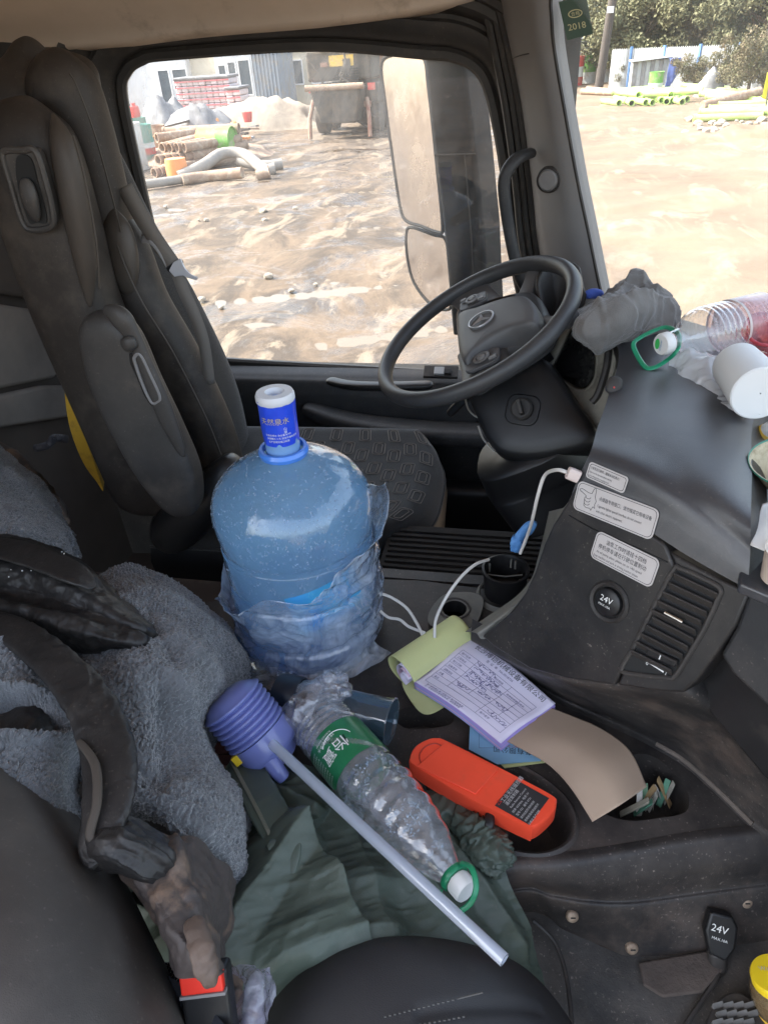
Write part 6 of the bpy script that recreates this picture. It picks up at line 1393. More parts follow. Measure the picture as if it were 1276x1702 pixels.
for k in range(9): text("lettering", "净含量 配料表 纯净水 保质期"[k % 3:], None, (1, 0, 0), (0, 0, 1), 1, M['white'], lo, fn=lambda x, y, k=k: onb(.030+x*.0028, L_*.26+k*.0062+y*.0030, .0013))
g = G(); P = [onb(-.006+.026*math.cos(a), L_*.335+.021*math.sin(a), .0012) for a in np.linspace(3.3, 5.6, 30)]; g.tube(P, .0007, 4); g.build("label_swirl", M['white'], lo)
dk = G(); P = [onb(x, L_*.335+y, .0010) for x, y in [(-.022, -.006), (.0, -.012), (.02, -.004), (.02, .008), (0, .012), (-.02, .006)]]; dk.poly(P).build("label_shade", mat("label_black", (.01, .02, .02), .5), lo, smooth=False)
NK = B1; nx = ax
G().lathe([(.0145, -.008), (.0145, .010), (.013, .012)], NK, nx, n=32).build("neck", M['pet'], bo)
G().lathe([(.0185, -.002), (.0195, 0), (.0195, .005), (.018, .007), (.0145, .007)], NK, nx, n=36).build("neck_ring", mat("ring_green", (.01, .20, .09), .4, coat=.3), bo)
cpo = G().lathe([(.0155, .008), (.0163, .010), (.0163, .024), (.0150, .027), (.0001, .0275)], NK, nx, n=40, mod=lambda t, h: 1+.012*math.cos(t*30)).build("cap", M['white'], bo)
rg = [NK+nx*.004+A*.012+Rr*-.020, NK+nx*.022+A*.02+Rr*-.026, NK+nx*.040+A*.018+Rr*-.014, NK+nx*.043+A*.012+Rr*.006, NK+nx*.034+A*.010+Rr*.024, NK+nx*.012+A*.012+Rr*.027, NK+nx*.004+A*.008+Rr*.02]
G().tube(cr(np.array(rg), 50), .0036, 8, flat=.5).build("carry_ring", bpy.data.materials["ring_green"], bo)
# drops inside the bottle
V = []; F = []
for k in range(1500):
    s = rr_.uniform(-.055, .055); h = L_*rr_.uniform(.47, .93)
    if noise(np.array([[s*30, h*30, 0]]), 1, 3)[0] < -.1: continue
    c = onb(s, h, .0002); nn_ = c-(B0+ax*h); nn_ /= np.linalg.norm(nn_); q = dv_*rr_.uniform(.0005, .0016); q = q-np.outer(q@nn_, nn_)*.5; F += [[i+len(V)*12 for i in f] for f in df_]; V.append(c+q)
o = obj("condensation", np.concatenate(V), F, bpy.data.materials["drop_water"], bo, edgesplit=False); o["kind"] = "stuff"
# thin bag crumpled round the bottle's foot
c0 = Z(520, 1185, -.88); bmx = bmesh.new(); bmesh.ops.create_icosphere(bmx, subdivisions=5, radius=1); V = np.array([v.co[:] for v in bmx.verts]); F = [[v.index for v in f.verts] for f in bmx.faces]; bmx.free()
Vs = c0+(np.outer(V@ax, ax)*.034+(V-np.outer(V@ax, ax))*.050); Vs = Vs+V*(.004*ridge(V, 1.6, 2, 3)+.005*fbm(V, 2.0, 2, 7))[:, None]
M['thin'] = film("thin_bag", (.93, .94, .96), rough=.14, gl=2.0, dif=.3, diff=(.8, .82, .9), bump=1, bscale=60, cloud=(22, .06, .45, 0, 1), tl=.45)
tb = thing("small_bag", "thin clear bag bunched over the foot of the green labelled bottle", "plastic bag", c0)
obj("film", Vs, F, M['thin'], tb, edgesplit=False)
c1 = Z(552, 1143, -.845); V2 = c1+V*np.array([.026, .026, .022])*(1+.22*ridge(V, 1.4, 2, 9)+.15*fbm(V, 2.2, 2, 1))[:, None]; obj("gathered_end", V2, F, M['thin'], tb, edgesplit=False)

# smoky cup lying behind it
C0, C1 = Z(472, 1156, -.905), Z(650, 1200, -.905)
mg = thing("smoky_cup", "smoky grey blue clear plastic cup lying on its side", "cup", (C0+C1)/2)
M['smoke'] = film("smoky_plastic", (.50, .62, .70), rough=.06, gl=1.8, dif=.34, diff=(.16, .24, .30), tl=.4)
ax2, A2, R2, L2 = bent(C0, C1, -_fw)
G().lathe([(.001, .002), (.030, 0), (.034, .004), (.0345, L2*.5), (.037, L2*.96), (.0385, L2), (.0365, L2), (.034, L2*.94), (.031, L2*.1), (.001, L2*.06)], C0, ax2, n=56).build("cup_wall", M['smoke'], mg)
G().tube([C0+ax2*L2+.0375*(A2*math.cos(a)+R2*math.sin(a)) for a in np.linspace(0, 2*math.pi, 49)[:-1]], .0016, 6, closed=True).build("rim", film("smoky_rim", (.5, .6, .66), rough=.1, gl=2, dif=.3, diff=(.4, .48, .52)), mg)
G().lathe([(.036, -.01), (.0375, 0), (.0375, .03), (.036, .032)], C0, ax2, n=40).build("dark_base", mat("cup_base", (.015, .025, .04), .35), mg)
# small brown scrap by the jug
o = sweep("brown_scrap", [Z(496, 1150, -.90), Z(500, 1140, -.89), Z(510, 1150, -.90)], [.008, .01, .006], [.003, .004, .003], (1, 0, 0), mat("scrap", (.16, .14, .09), .8), None, cap=.2); put(o, "small brown scrap stuck between the jug and the cup", "scrap")

# hand pump bellows with its tube
P0, P1 = Z(388, 1170, -.83), Z(448, 1240, -.895)
ax3, A3, R3, L3 = bent(P0, P1, -_fw)
M['pump'] = mat("pump_blue", (.32, .37, .84), .3, var=(.26, .31, .78), vscale=10, coat=.5, trans=.45, bump=.05, bscale=200)
pu = thing("hand_pump", "ribbed violet blue hand pump for the water jug lying on the coat", "hand pump", P0)
pr = [(.001, -.022), (.03, -.02), (.042, -.012)]
for k in range(7):
    h = -.008+k*.0095; pr += [(.0455, h), (.049, h+.0018), (.0515, h+.0036), (.0515, h+.0056), (.049, h+.0074), (.0455, h+.0092)]
pr += [(.049, .058), (.0495, .085), (.047, .095), (.034, .100), (.033, .112), (.028, .116), (.001, .117)]
G().lathe([(r, h) for r, h in pr], P0, ax3, n=64).build("bellows", M['pump'], pu, edgesplit=60)
sp_ = P0+ax3*.08+A3*.030
sweep("spout", [sp_, sp_+ax3*.03+A3*.012, sp_+ax3*.05+A3*.012], [.014, .012, .010], [.012, .011, .010], tuple(R3), M['pump'], pu, cap=.1)
yt = mat("yellow_tab", (.72, .50, .02), .45)
flipfix(G().obox(P0+ax3*.065-R3*-.040+A3*.030, (ax3, R3, A3), (.008, .006, .005)).build("yellow_tab", yt, pu, smooth=False, bevel=.0015))
T0, T1 = Z(452, 1236, -.835), Z(838, 1596, -.835)
M['tube'] = film("tube_clear", (.80, .87, .95), rough=.15, gl=1.5, dif=.6, diff=(.80, .84, .92), tl=.5)
tu = thing("clear_tube", "long straight milky clear plastic tube lying across the coat", "tube", T1)
G().lathe([(.0072, 0), (.0078, .004), (.0078, np.linalg.norm(T1-T0)), (.0058, np.linalg.norm(T1-T0)), (.0058, np.linalg.norm(T1-T0)-.03)], T0, T1-T0, n=24).build("tube_wall", M['tube'], tu)
G().lathe([(.0035, .01), (.0035, np.linalg.norm(T1-T0)-.01)], T0, T1-T0, n=12).build("tube_core", M['tube'], tu)

# ---------------------------------------------------------------- orange remote
OZ = -.902
def O(x, y, h=0): return Z(x, y, OZ+h)
otl = [(690, 1273), (681, 1258), (690, 1240), (708, 1229), (724, 1226), (746, 1233), (860, 1291), (918, 1322), (924, 1332), (920, 1346), (900, 1366), (884, 1374), (874, 1372), (780, 1327)]
orr = mat("orange_red_plastic", (.92, .085, .038), .42, var=(.84, .075, .032), vscale=20, bump=.06, bscale=300, dirt=(.35, .12, .06), dscale=14, dlo=.58, dhi=.9, damt=.5)
od = thing("orange_remote", "bright orange red remote control lying face down over the console well", "remote control", O(800, 1300, -.034))
P = cr_closed(np.array([O(*p) for p in otl]), 70)
c = P.mean(0); V = np.concatenate([c+(P-c)*.985+[0, 0, -.034], c+(P-c)*1.0+[0, 0, -.030], c+(P-c)*1.005+[0, 0, -.006], c+(P-c)*1.0+[0, 0, -.002], c+(P-c)*.985])
F = grid_faces(5, 70, wrap=True); F += [tuple(4*70+k for k in range(70)), tuple(69-k for k in range(70))]
flipfix(obj("case", V, F, orr, od, edgesplit=30))
P = [O(*p, .0) for p in [(741, 1234), (829, 1279), (790, 1321), (692, 1275)]]; flipfix(slab("battery_cover", P, (0, 0, .0022), orr, od, bevel=.001))
P = [O(*p, .0001) for p in [(700, 1262), (706, 1243), (728, 1234), (734, 1238)]]
G().tube(cr(np.array([O(*p, .0005) for p in [(699, 1268), (697, 1255), (706, 1242), (722, 1236), (734, 1240)]]), 20), .0012, 5).build("thumb_notch", mat("orange_groove", (.45, .04, .02), .6), od)
lq = [(857, 1296), (912, 1327), (879, 1371), (822, 1339)]; P = [O(*p, .0006) for p in lq]
lp = flipfix(slab("type_label", P, (0, 0, .0004), mat("label_dark", (.03, .028, .03), .5), od, bevel=0))
up_ = P[0]-P[3]; r_ = P[1]-P[0]; 
lu = (P[0]-P[1])/np.linalg.norm(P[0]-P[1]); 
# lettering runs across the case (from the near edge to the far edge)
e_r = (P[0]-P[3]); e_r /= np.linalg.norm(e_r); e_u = (P[0]-P[1]); e_u -= e_r*(e_u@e_r); e_u /= np.linalg.norm(e_u); wl = np.linalg.norm(P[0]-P[3]); hl = np.linalg.norm(P[1]-P[0])
gr_ = mat("grey_print", (.5, .48, .47), .6)
for k, (s, sz, x) in enumerate([("工业无线遥控器", .0075, .2), ("遥控发射器", .006, .2), ("Radio Remote Control", .0042, .2), ("频率 433MHz  电源 3V", .0042, .12), ("型号 F21  编号 0731", .0042, .12), ("请勿在危险场所使用", .0038, .12), ("使用前请阅读说明书", .0038, .12), ("合格证 生产日期", .0038, .1)]):
    text("lettering", s, P[3]+e_r*wl*x-e_u*(.007+k*.0066)+np.array([0, 0, .0006]), e_r, e_u, sz, gr_, lp, lift=.0002)
G().tube([P[3]+e_r*.004-e_u*.004+[0, 0, .0008], P[3]+e_r*.011-e_u*.004+[0, 0, .0008], P[3]+e_r*.0075+[0, 0, .0008]-e_u*-.002], .0006, 4, closed=True).build("warning_mark", M['redp2'], lp)
kn = Z(813, 1362, OZ-.018); sweep("strap_post", [kn+np.array([0, .01, 0]), kn+np.array([0, -.006, .0]), kn+np.array([0, -.014, -.004])], [.006, .008, .006], [.006, .008, .006], (1, 0, 0), M['black'], od, cap=.2)

# ---------------------------------------------------------------- receipt book
bk = thing("receipt_book", "open receipt book with lilac pages and a rolled back yellow sheet", "receipt book", Z(800, 1150, -.955))
pA, pB, pC, pD = Z(785, 1062, -.925), Z(923, 1165, -.925), Z(832, 1232, -.935), Z(690, 1133, -.935)
def page(u, v, h=0):   # u along the top edge A->B, v from the top edge down (towards D/C)
    p = pA*(1-u)*(1-v)+pB*u*(1-v)+pC*u*v+pD*(1-u)*v
    p = p+np.array([0, 0, .006*math.sin(u*math.pi)*.6+.003*math.sin(v*6+u*4)-.004*u*u+h]); return p
def sheet(name, m, h, du=0, dv=0, par=bk, nn=24):
    V = [page(-.02+du+(1.02)*i/(nn-1), dv+(1.0)*j/(nn-1), h) for i in range(nn) for j in range(nn)]
    return obj(name, np.array(V), grid_faces(nn, nn), m, par, edgesplit=False, solid=.0008)
lil = mat("page_lilac", (.72, .69, .84), .75, var=(.78, .72, .85), vscale=20); lil2 = mat("page_violet", (.42, .32, .70), .75); blu = mat("page_blue", (.32, .42, .72), .75); pnk = mat("page_pink", (.66, .48, .60), .75)
for k, m in enumerate([blu, lil2, pnk, lil2, blu, lil2, lil2]): sheet("page", m, -.016+.002*k, .012-.002*k+.004*(k % 2), .014-.002*k)
pg = sheet("page", lil, 0)
inkb = mat("form_ink", (.10, .09, .22), .7); inkd = mat("title_ink", (.04, .04, .06), .7)
wA = np.linalg.norm(pB-pA); hA = np.linalg.norm(pD-pA)
def pf(u0, v0, s): return lambda x, y: page(u0+x*s/wA, v0-y*s/hA, .0011)
text("lettering", "长沙博铠机械设备有限公司", None, (1, 0, 0), (0, 1, 0), 1, inkd, pg, fn=pf(.10, .115, .0135))
text("lettering", "签  证  单   No.0018735", None, (1, 0, 0), (0, 1, 0), 1, inkb, pg, fn=pf(.30, .185, .0062))
g = G()
def rule(u0, v0, u1, v1, w=.00025):
    P = [page(u0+(u1-u0)*t_, v0+(v1-v0)*t_, .0010) for t_ in np.linspace(0, 1, 10)]; g.tube(P, w, 3)
for v in (.24, .32, .40, .48, .56, .64, .72, .80, .90): rule(.05, v, .93, v)
for u, v0, v1 in ((.05, .24, .90), (.93, .24, .90), (.25, .24, .80), (.45, .24, .72), (.65, .24, .9), (.80, .32, .72)): rule(u, v0, u, v1)
g.build("form_rules", inkb, pg)
for s, u, v, z_ in [("客户名称", .07, .30, .0052), ("工程地点", .07, .38, .0052), ("施工日期", .07, .46, .0052), ("设备型号", .07, .54, .0052), ("浇筑部位", .07, .62, .0052), ("方量", .07, .70, .0052), ("备注", .07, .78, .0052), ("起止时间", .47, .30, .0052), ("合计金额", .47, .38, .0052), ("客户签字", .67, .86, .0052), ("现场验收确认签名", .67, .38, .0048), ("第一联存根白 第二联客户红 第三联财务蓝", .1, .95, .0046), ("注：本单经双方签字后生效，请妥善保管", .1, .985, .0046)]: text("lettering", s, None, (1, 0, 0), (0, 1, 0), 1, inkb, pg, fn=pf(u, v, z_))
rs_ = np.random.default_rng(5); g = G()
for (u0, v0, n_) in ((.26, .30, 6), (.27, .38, 8), (.27, .46, 5), (.47, .46, 5), (.27, .54, 7), (.68, .62, 4), (.70, .80, 6), (.48, .62, 4), (.27, .70, 4)):
    P = []
    for k in range(n_*5): P.append(page(u0+k*.0075+rs_.normal()*.006, v0-.03+rs_.normal()*.018, .0012))
    g.tube(cr(np.array(P), n_*14), .00035, 3)
g.build("handwriting", mat("pen_ink", (.04, .04, .2), .6), pg)
# yellow sheet rolled back over the spine
yl = mat("page_yellow", (.60, .62, .30), .75, var=(.55, .58, .27), vscale=14); yl2 = mat("page_yellow_print", (.52, .54, .27), .75)
ft, fb_ = page(0, -.01, .001), page(0, 1.0, .001); outv = np.cross(fb_-ft, (0, 0, 1.0)); outv /= np.linalg.norm(outv)
if outv[0] > 0: outv = -outv
prof_ = [(0, 0), (.010, .016), (.030, .026), (.052, .022), (.064, .004), (.060, -.018), (.045, -.028), (.028, -.03)]
rows = [[ft*(1-t_)+fb_*t_+outv*(a*(1+.12*t_))+np.array([0, 0, b_*(1-.1*t_)]) for t_ in np.linspace(0, 1.02, 6)] for a, b_ in prof_]
patch("rolled_sheet", rows, 60, 20, yl, bk, solid=.0007)
for k in range(4):
    s_ = .82-.13*k
    rows = [[ft*(1-t_)+fb_*t_+outv*(a*s_+.004)+np.array([0, 0, b_*s_-.002]) for t_ in np.linspace(.06, 1.0+.02*k, 6)] for a, b_ in prof_[1:]]
    patch("rolled_page", rows, 50, 16, [yl2, lil, pnk, lil][k], bk, solid=.0006)
P = [Z(*p, -.955) for p in [(668, 1135), (692, 1120), (740, 1158), (742, 1172), (712, 1188), (690, 1176)]]; o = flipfix(slab("yellow_stub", cr_closed(np.array(P), 40), (0, 0, .002), yl, bk, bevel=0))
e_r = P[3]-P[4]; e_r /= np.linalg.norm(e_r); text("lettering", "预拌砂浆\n泵送施工", P[0]*.35+P[3]*.65+[0, 0, .0026], -np.array([.75, -.66, 0]), -np.array([.66, .75, 0]), .007, inkd, o)
# brown card cover hanging open
bcm = mat("card_brown", (.42, .315, .235), .8, var=(.38, .285, .21), vscale=12, bump=.1, bscale=300)
rows = [[Z(838, 1230, -.945), Z(870, 1205, -.942), Z(908, 1174, -.94)], [Z(868, 1246, -.944), Z(910, 1222, -.93), Z(950, 1190, -.93)], [Z(912, 1272, -.94), Z(955, 1240, -.918), Z(1000, 1212, -.92)], [Z(948, 1310, -.935), Z(1000, 1278, -.908), Z(1046, 1248, -.915)], [Z(984, 1366, -.945), Z(1030, 1338, -.915), Z(1074, 1308, -.925)]]
patch("card_cover", rows, 40, 30, bcm, bk, face=(0, 0, 1), solid=.0012)
P = [page(.98, .0, -.018), page(1.0, 1.0, -.018), page(.9, 1.02, -.018)]
# loose blue and yellow receipts below
o = flipfix(slab("blue_receipt", [Z(*p, -.958) for p in [(781, 1195), (850, 1200), (905, 1240), (898, 1265), (826, 1271), (779, 1246)]], (0, 0, .0015), mat("receipt_blue", (.22, .45, .68), .75, var=(.27, .5, .7), vscale=25), None, bevel=0)); put(o, "pale blue receipt slip sticking out under the brown cover", "receipt")
ro = o
def onr(px_, py_): return Z(px_, py_, -.9562)
ra = onr(880, 1256); rbv = onr(815, 1250); rd_ = (rbv-ra)/np.linalg.norm(rbv-ra); text("lettering", "务有限公司", onr(884, 1247), rd_, np.cross((0, 0, 1), rd_), .0125, inkd, ro)
text("lettering", "NO.0042173", onr(862, 1240), rd_, np.cross((0, 0, 1), rd_), .007, mat("red_print", (.5, .15, .2), .7), ro)
g = G(); g.tube([onr(796, 1212), onr(796, 1243), onr(826, 1243)], .0003, 3); g.build("form_line", inkb, ro)
o = flipfix(slab("yellow_receipt", [Z(*p, -.962) for p in [(800, 1240), (905, 1240), (905, 1268), (838, 1277)]], (0, 0, .0015), yl, None, bevel=0)); put(o, "yellow slip peeping out below the blue receipt", "receipt")

# ================================================================ ON THE DASHBOARD
def Dz(x, y, dz): return Z(x, y, ZT+dz)
D0, D1 = Dz(1128, 565, .052), Dz(1262, 530, .052)
M['petd'] = film("clear_pet_bright", (.94, .95, .96), rough=.04, gl=2.0, dif=.06, diff=(.85, .88, .9), bump=.4, bscale=40, cloud=(16, .02, .18, 0, .6), tl=.4)
b2 = thing("dash_bottle", "large clear water bottle lying on the dashboard with a green carry loop", "water bottle", (D0+D1)/2)
ax4, A4, R4, L4 = bent(D0, D1, -_fw); r4 = 43/FPX*float(((D0+D1)/2)@_fw)*1.02
pr4 = [(.016, -.02/L4), (.018, -.01/L4)]
for i in range(90):
    f = i/89; r = r4*(.42+.58*math.sin(min(1, f/.3)*math.pi/2)) ; r += .0007*math.sin(f*L4/.012*2*math.pi)*(f > .2); pr4.append((r, f))
G().lathe([(r, h*L4) for r, h in pr4]+[(r4*.7, L4+.004), (.001, L4)], D0, ax4, n=64).build("bottle_wall", M['petd'], b2, edgesplit=False)
lbm = film("label_pink", (.82, .70, .74), rough=.3, gl=1, dif=.25, diff=(.75, .62, .66), cloud=(40, .1, .45), tl=.4)
G().lathe([(r4*1.012, L4*.60), (r4*1.02, L4*.61), (r4*1.02, L4*.99), (r4*1.01, L4)], D0, ax4, n=64).build("label", lbm, b2)
G().lathe([(r4*1.025, L4*.585), (r4*1.03, L4*.60), (r4*1.025, L4*.615)], D0, ax4, n=64).build("label_edge", M['label'], b2)
cp4 = G().lathe([(.017, -.022), (.0185, -.024), (.0185, -.036), (.0165, -.040), (.0001, -.0405)], D0, ax4, n=40).build("cap", M['white'], b2)
fc = D0-ax4*.0412
uu4 = np.cross(ax4, (0, 0, 1.0)); uu4 /= np.linalg.norm(uu4); vv4 = np.cross(uu4, ax4); 
P = [fc+uu4*(.006+.005*math.cos(a))*-1+vv4*.009*math.sin(a)-ax4*.0004 for a in np.linspace(0, 2*math.pi, 25)[:-1]]; flipfix(G().poly(P).build("cap_mark", mat("cap_green", (.05, .5, .12), .5), cp4, smooth=False))
text("lettering", "Chaser", fc+uu4*.004-vv4*.009-ax4*.0006, vv4, -uu4, .0062, M['blue'], cp4)
gl4 = mat("loop_green", (.02, .30, .16), .4, coat=.3)
lp4 = [Dz(1052, 572, .03), Dz(1062, 562, .035), Dz(1085, 550, .045), Dz(1108, 544, .052), Dz(1126, 555, .055), Dz(1128, 572, .05), Dz(1122, 586, .04), Dz(1106, 600, .02), Dz(1086, 611, .012), Dz(1072, 610, .01), Dz(1058, 590, .018)]
G().tube(cr_closed(np.array(lp4), 70), .0042, 8, closed=True, flat=.55).build("carry_loop", gl4, b2)
# second pinkish bottle end behind
E0, E1 = Dz(1236, 528, .05), Dz(1330, 520, .05)
o = thing("pink_bottle", "pinkish clear bottle lying behind the dashboard bottle at the windscreen", "water bottle", E0)
G().lathe([(.001, -.012), (.018, -.010), (.030, .0), (.033, .02), (.0315, .03), (.033, .04), (.033, .14), (.015, .18)], E0, E1-E0, n=40).build("bottle_wall", film("pink_pet", (.95, .82, .82), rough=.06, gl=1.6, dif=.2, diff=(.85, .55, .55), cloud=(20, .1, .35)), o)
# red tinted cup
q0 = Dz(1272, 566, .03); rt = thing("red_cup", "red tinted clear tub at the right edge of the dashboard", "tub", q0)
cax = np.array([-.35, -.45, .8]); G().lathe([(.001, -.02), (.024, -.018), (.029, 0), (.033, .03), (.035, .032), (.031, .03), (.027, .004)], q0, cax, n=48).build("tub_wall", film("red_clear", (.95, .35, .38), rough=.08, gl=1.6, dif=.35, diff=(.85, .12, .18)), rt)
G().tube([q0+cax/np.linalg.norm(cax)*.031+.034*(np.array([math.cos(a), 0, 0])*.9+np.array([0, math.sin(a), math.sin(a)*.55])*.9) for a in np.linspace(0, 6.283, 41)[:-1]], .0028, 8, closed=True).build("rim", film("red_rim", (.9, .3, .3), rough=.1, gl=1, dif=.6, diff=(.85, .2, .25)), rt)
# white paper cup / roll
W0, W1 = Dz(1222, 605, .045), Dz(1272, 665, .045)
wp = thing("white_cup", "white paper cup lying on the dashboard pad", "cup", W0)
axw = (W1-W0)/np.linalg.norm(W1-W0); G().lathe([(.001, -.004), (.026, -.004), (.034, .0), (.036, .004), (.041, .105), (.041, .108), (.039, .110), (.001, .109)], W0, axw, n=56).build("cup_wall", mat("paper_white", (.74, .76, .77), .6, bump=.05, bscale=100), wp)
ca, Aw, Rw, _ = bent(W0, W1, -_fw)
text("lettering", "水", W0+ca*.055+Aw*.0405-Rw*.012, -ca, Rw, .012, mat("faint_print", (.45, .45, .35), .6), wp)
# plastic bag / tissue under it
rows = [[Dz(1112, 596, .02), Dz(1150, 590, .03), Dz(1190, 590, .03), Dz(1225, 600, .02)], [Dz(1120, 610, .006), Dz(1160, 612, .022), Dz(1198, 622, .02), Dz(1232, 640, .01)], [Dz(1135, 626, .004), Dz(1170, 636, .012), Dz(1202, 655, .008), Dz(1240, 675, .006)], [Dz(1146, 628, .002), Dz(1178, 648, .002), Dz(1206, 680, .002), Dz(1262, 700, .004)]]
o = patch("white_bag", rows, 70, 90, film("white_bag_film", (.95, .96, .97), rough=.25, gl=1.0, dif=.68, diff=(.84, .85, .87), tl=.35), None, face=(0, 0, 1), disp=lambda Q, N, U, W_: Q+N*(.007*ridge(Q, 15, 3, 4)+.003*fbm(Q, 60, 2, 2)+.004)[..., None]); put(o, "crumpled white plastic bag between the bottle and the paper cup", "plastic bag")
# small things at the right edge
q = Z(1262, 722, ZT-.03); o = thing("white_vial", "small white capped vial at the right edge of the dashboard", "vial", q)
G().lathe([(.0001, 0), (.011, .0), (.011, .03), (.0001, .032)], q, (.3, -.3, .5), n=24).build("vial_wall", M['white'], o)
G().lathe([(.0115, .001), (.0118, .012), (.0112, .013)], q, (.3, -.3, .5), n=24).build("yellow_band", M['yel'], o)
q = Z(1314, 815, ZT-.045); o = thing("enamel_bowl", "cream enamel bowl cut off by the right edge of the photograph", "bowl", q)
G().lathe([(.0001, .002), (.025, .0), (.03, .004), (.045, .025), (.056, .045), (.059, .047), (.056, .046), (.044, .024), (.028, .008), (.0001, .007)], q, (-.1, -.1, 1), n=56).build("bowl_wall", mat("enamel_cream", (.55, .48, .33), .3, dirt=(.3, .24, .15), dscale=30), o)
nax = np.array([-.1, -.1, 1]); nax = nax/np.linalg.norm(nax)
G().lathe([(.0575, .046), (.0595, .0485), (.0600, .046)], q, nax, n=56).build("green_rim", mat("rim_green", (.05, .2, .14), .4), o)
rows = [[Z(1266, 838, ZT-.02), Z(1300, 830, ZT-.02), Z(1350, 830, ZT-.02)], [Z(1255, 872, ZT-.022), Z(1300, 870, ZT-.012), Z(1350, 870, ZT-.02)], [Z(1246, 906, ZT-.028), Z(1290, 925, ZT-.022), Z(1350, 950, ZT-.03)]]
o = patch("white_paper", rows, 16, 16, M['white'], None, face=(0, 0, 1), solid=.001); put(o, "sheet of white paper lying on the lower dashboard shelf", "paper")
q = Z(1297, 962, ZT-.055); o = thing("pale_cup", "pale handle of a cup beside the white paper at the right edge", "cup", q)
G().lathe([(.0001, .0), (.022, .0), (.026, .04), (.0265, .041), (.024, .04), (.02, .004)], q, n=30).build("cup_wall", mat("china_pale", (.6, .5, .42), .4), o)
# grey cloth bundled on the ledge
M['towel'] = mat("towel_grey", (.15, .142, .135), .95, var=(.20, .19, .18), vscale=12, bump=.8, bscale=420, sheen=.4)
rows = [[Dz(948, 540, -.03), Dz(955, 520, .01), Dz(985, 500, .04), Dz(1020, 478, .055), Dz(1052, 462, .05), Dz(1085, 480, .04), Dz(1112, 492, .03)],
        [Dz(950, 548, .0), Dz(965, 532, .035), Dz(1000, 512, .045), Dz(1035, 496, .05), Dz(1062, 482, .06), Dz(1092, 494, .05), Dz(1118, 505, .03)],
        [Dz(958, 556, .01), Dz(980, 545, .04), Dz(1012, 530, .055), Dz(1045, 515, .06), Dz(1075, 508, .06), Dz(1098, 514, .045), Dz(1118, 520, .015)],
        [Dz(972, 562, .0), Dz(995, 556, .025), Dz(1022, 544, .035), Dz(1050, 532, .035), Dz(1078, 530, .035), Dz(1096, 534, .025), Dz(1108, 538, .01)],
        [Dz(985, 566, -.02), Dz(1002, 560, .008), Dz(1028, 552, .012), Dz(1055, 546, .012), Dz(1080, 545, .012), Dz(1094, 546, .01), Dz(1100, 548, .006)]]
def foldp(Q, N, lines, z):
    H_ = 0
    for a, b, h, wl, wr in lines:
        A_, B_ = Z(*a, z)[:2], Z(*b, z)[:2]; P_ = Q[..., :2]; ab = B_-A_; t = np.clip(((P_-A_)@ab)/(ab@ab), 0, 1); d = P_-(A_+t[..., None]*ab)
        w = np.where(ab[0]*d[..., 1]-ab[1]*d[..., 0] > 0, wl, wr); dd = np.sqrt((d**2).sum(-1)+.003**2); H_ = H_+h*np.clip(1-dd/w, 0, 1)**1.5
    return Q+N*H_[..., None]
def tfold(Q, N, U, W_):
    S = np.stack([Q[..., 0]*.5+Q[..., 1]*.4, (Q[..., 1]+.35*Q[..., 0])*4.0, Q[..., 2]*3], -1)
    Q = foldp(Q, N, [((955, 535), (1112, 500), .020, .05, .02), ((1000, 515), (1060, 462), .022, .03, .03), ((1020, 548), (1100, 520), .018, .04, .015), ((975, 555), (1060, 505), .014, .02, .03), ((1060, 470), (1115, 500), .014, .02, .03)], ZT+.06)
    Q = foldp(Q, N, [((965, 530), (1040, 500), .006, .010, .006), ((1000, 535), (1105, 512), .006, .009, .006), ((1025, 490), (1050, 520), .007, .008, .010), ((1060, 475), (1075, 520), .007, .010, .006), ((985, 512), (1010, 548), .006, .008, .008), ((1085, 490), (1100, 525), .006, .006, .010), ((1010, 552), (1070, 535), .006, .008, .006)], ZT+.05)
    return Q+N*(.008*ridge(S, 6, 2, 2, .003)+.0015*fbm(Q, 50, 3, 5))[..., None]
o = patch("grey_cloth", rows, 120, 150, M['towel'], None, face=(0, -.3, 1), disp=tfold); put(o, "bunched grey cloth lying on the dashboard behind the steering wheel", "cloth")
o = sweep("blue_cloth", [D(972, 492, 1.45), D(985, 488, 1.46), D(1002, 488, 1.46)], [.006, .01, .006], [.01, .012, .01], (0, 0, 1), mat("cloth_blue", (.05, .10, .42), .8), None, cap=.2); put(o, "bit of blue cloth showing beside the steering wheel rim", "cloth")
# jar with a yellow lid, shoe sole
jq = Z(1300, 1690, -1.12); jr = thing("snack_jar", "clear jar with a bright yellow lid standing at the lower right corner", "jar", jq)
jax = Z(1284, 1615, -1.04)-jq; jL = np.linalg.norm(jax); jax /= jL
G().lathe([(.001, 0), (.030, 0), (.034, .004), (.034, .055), (.031, .064), (.026, .07)], jq, jax, n=48).build("jar_wall", film("jar_clear", (.8, .75, .6), rough=.08, gl=1.6, dif=.35, diff=(.5, .38, .22), cloud=(40, .2, .6)), jr)
G().lathe([(.001, .002), (.030, .004), (.032, .05), (.001, .056)], jq, jax, n=32).build("contents", mat("snack_brown", (.30, .20, .11), .8, var=(.16, .10, .06), vscale=60, bump=1, bscale=90), jr)
G().lathe([(.0345, .01), (.035, .024), (.0345, .028)], jq, jax, n=48).build("yellow_band", M['yel'], jr)
ly = mat("lid_yellow", (.80, .58, .02), .4, coat=.3); li = G().lathe([(.027, .068), (.0285, .069), (.0285, .081), (.027, .083), (.001, .0835)], jq, jax, n=48, mod=lambda t, h: 1+.006*math.cos(t*44)).build("lid", ly, jr)
axj, Aj, Rj, _ = bent(jq, jq+jax, -_fw); text("lettering", "Wala", jq+jax*.084-_r*.016-Aj*.003, _r, np.cross(jax, _r), .009, M['label'], li)
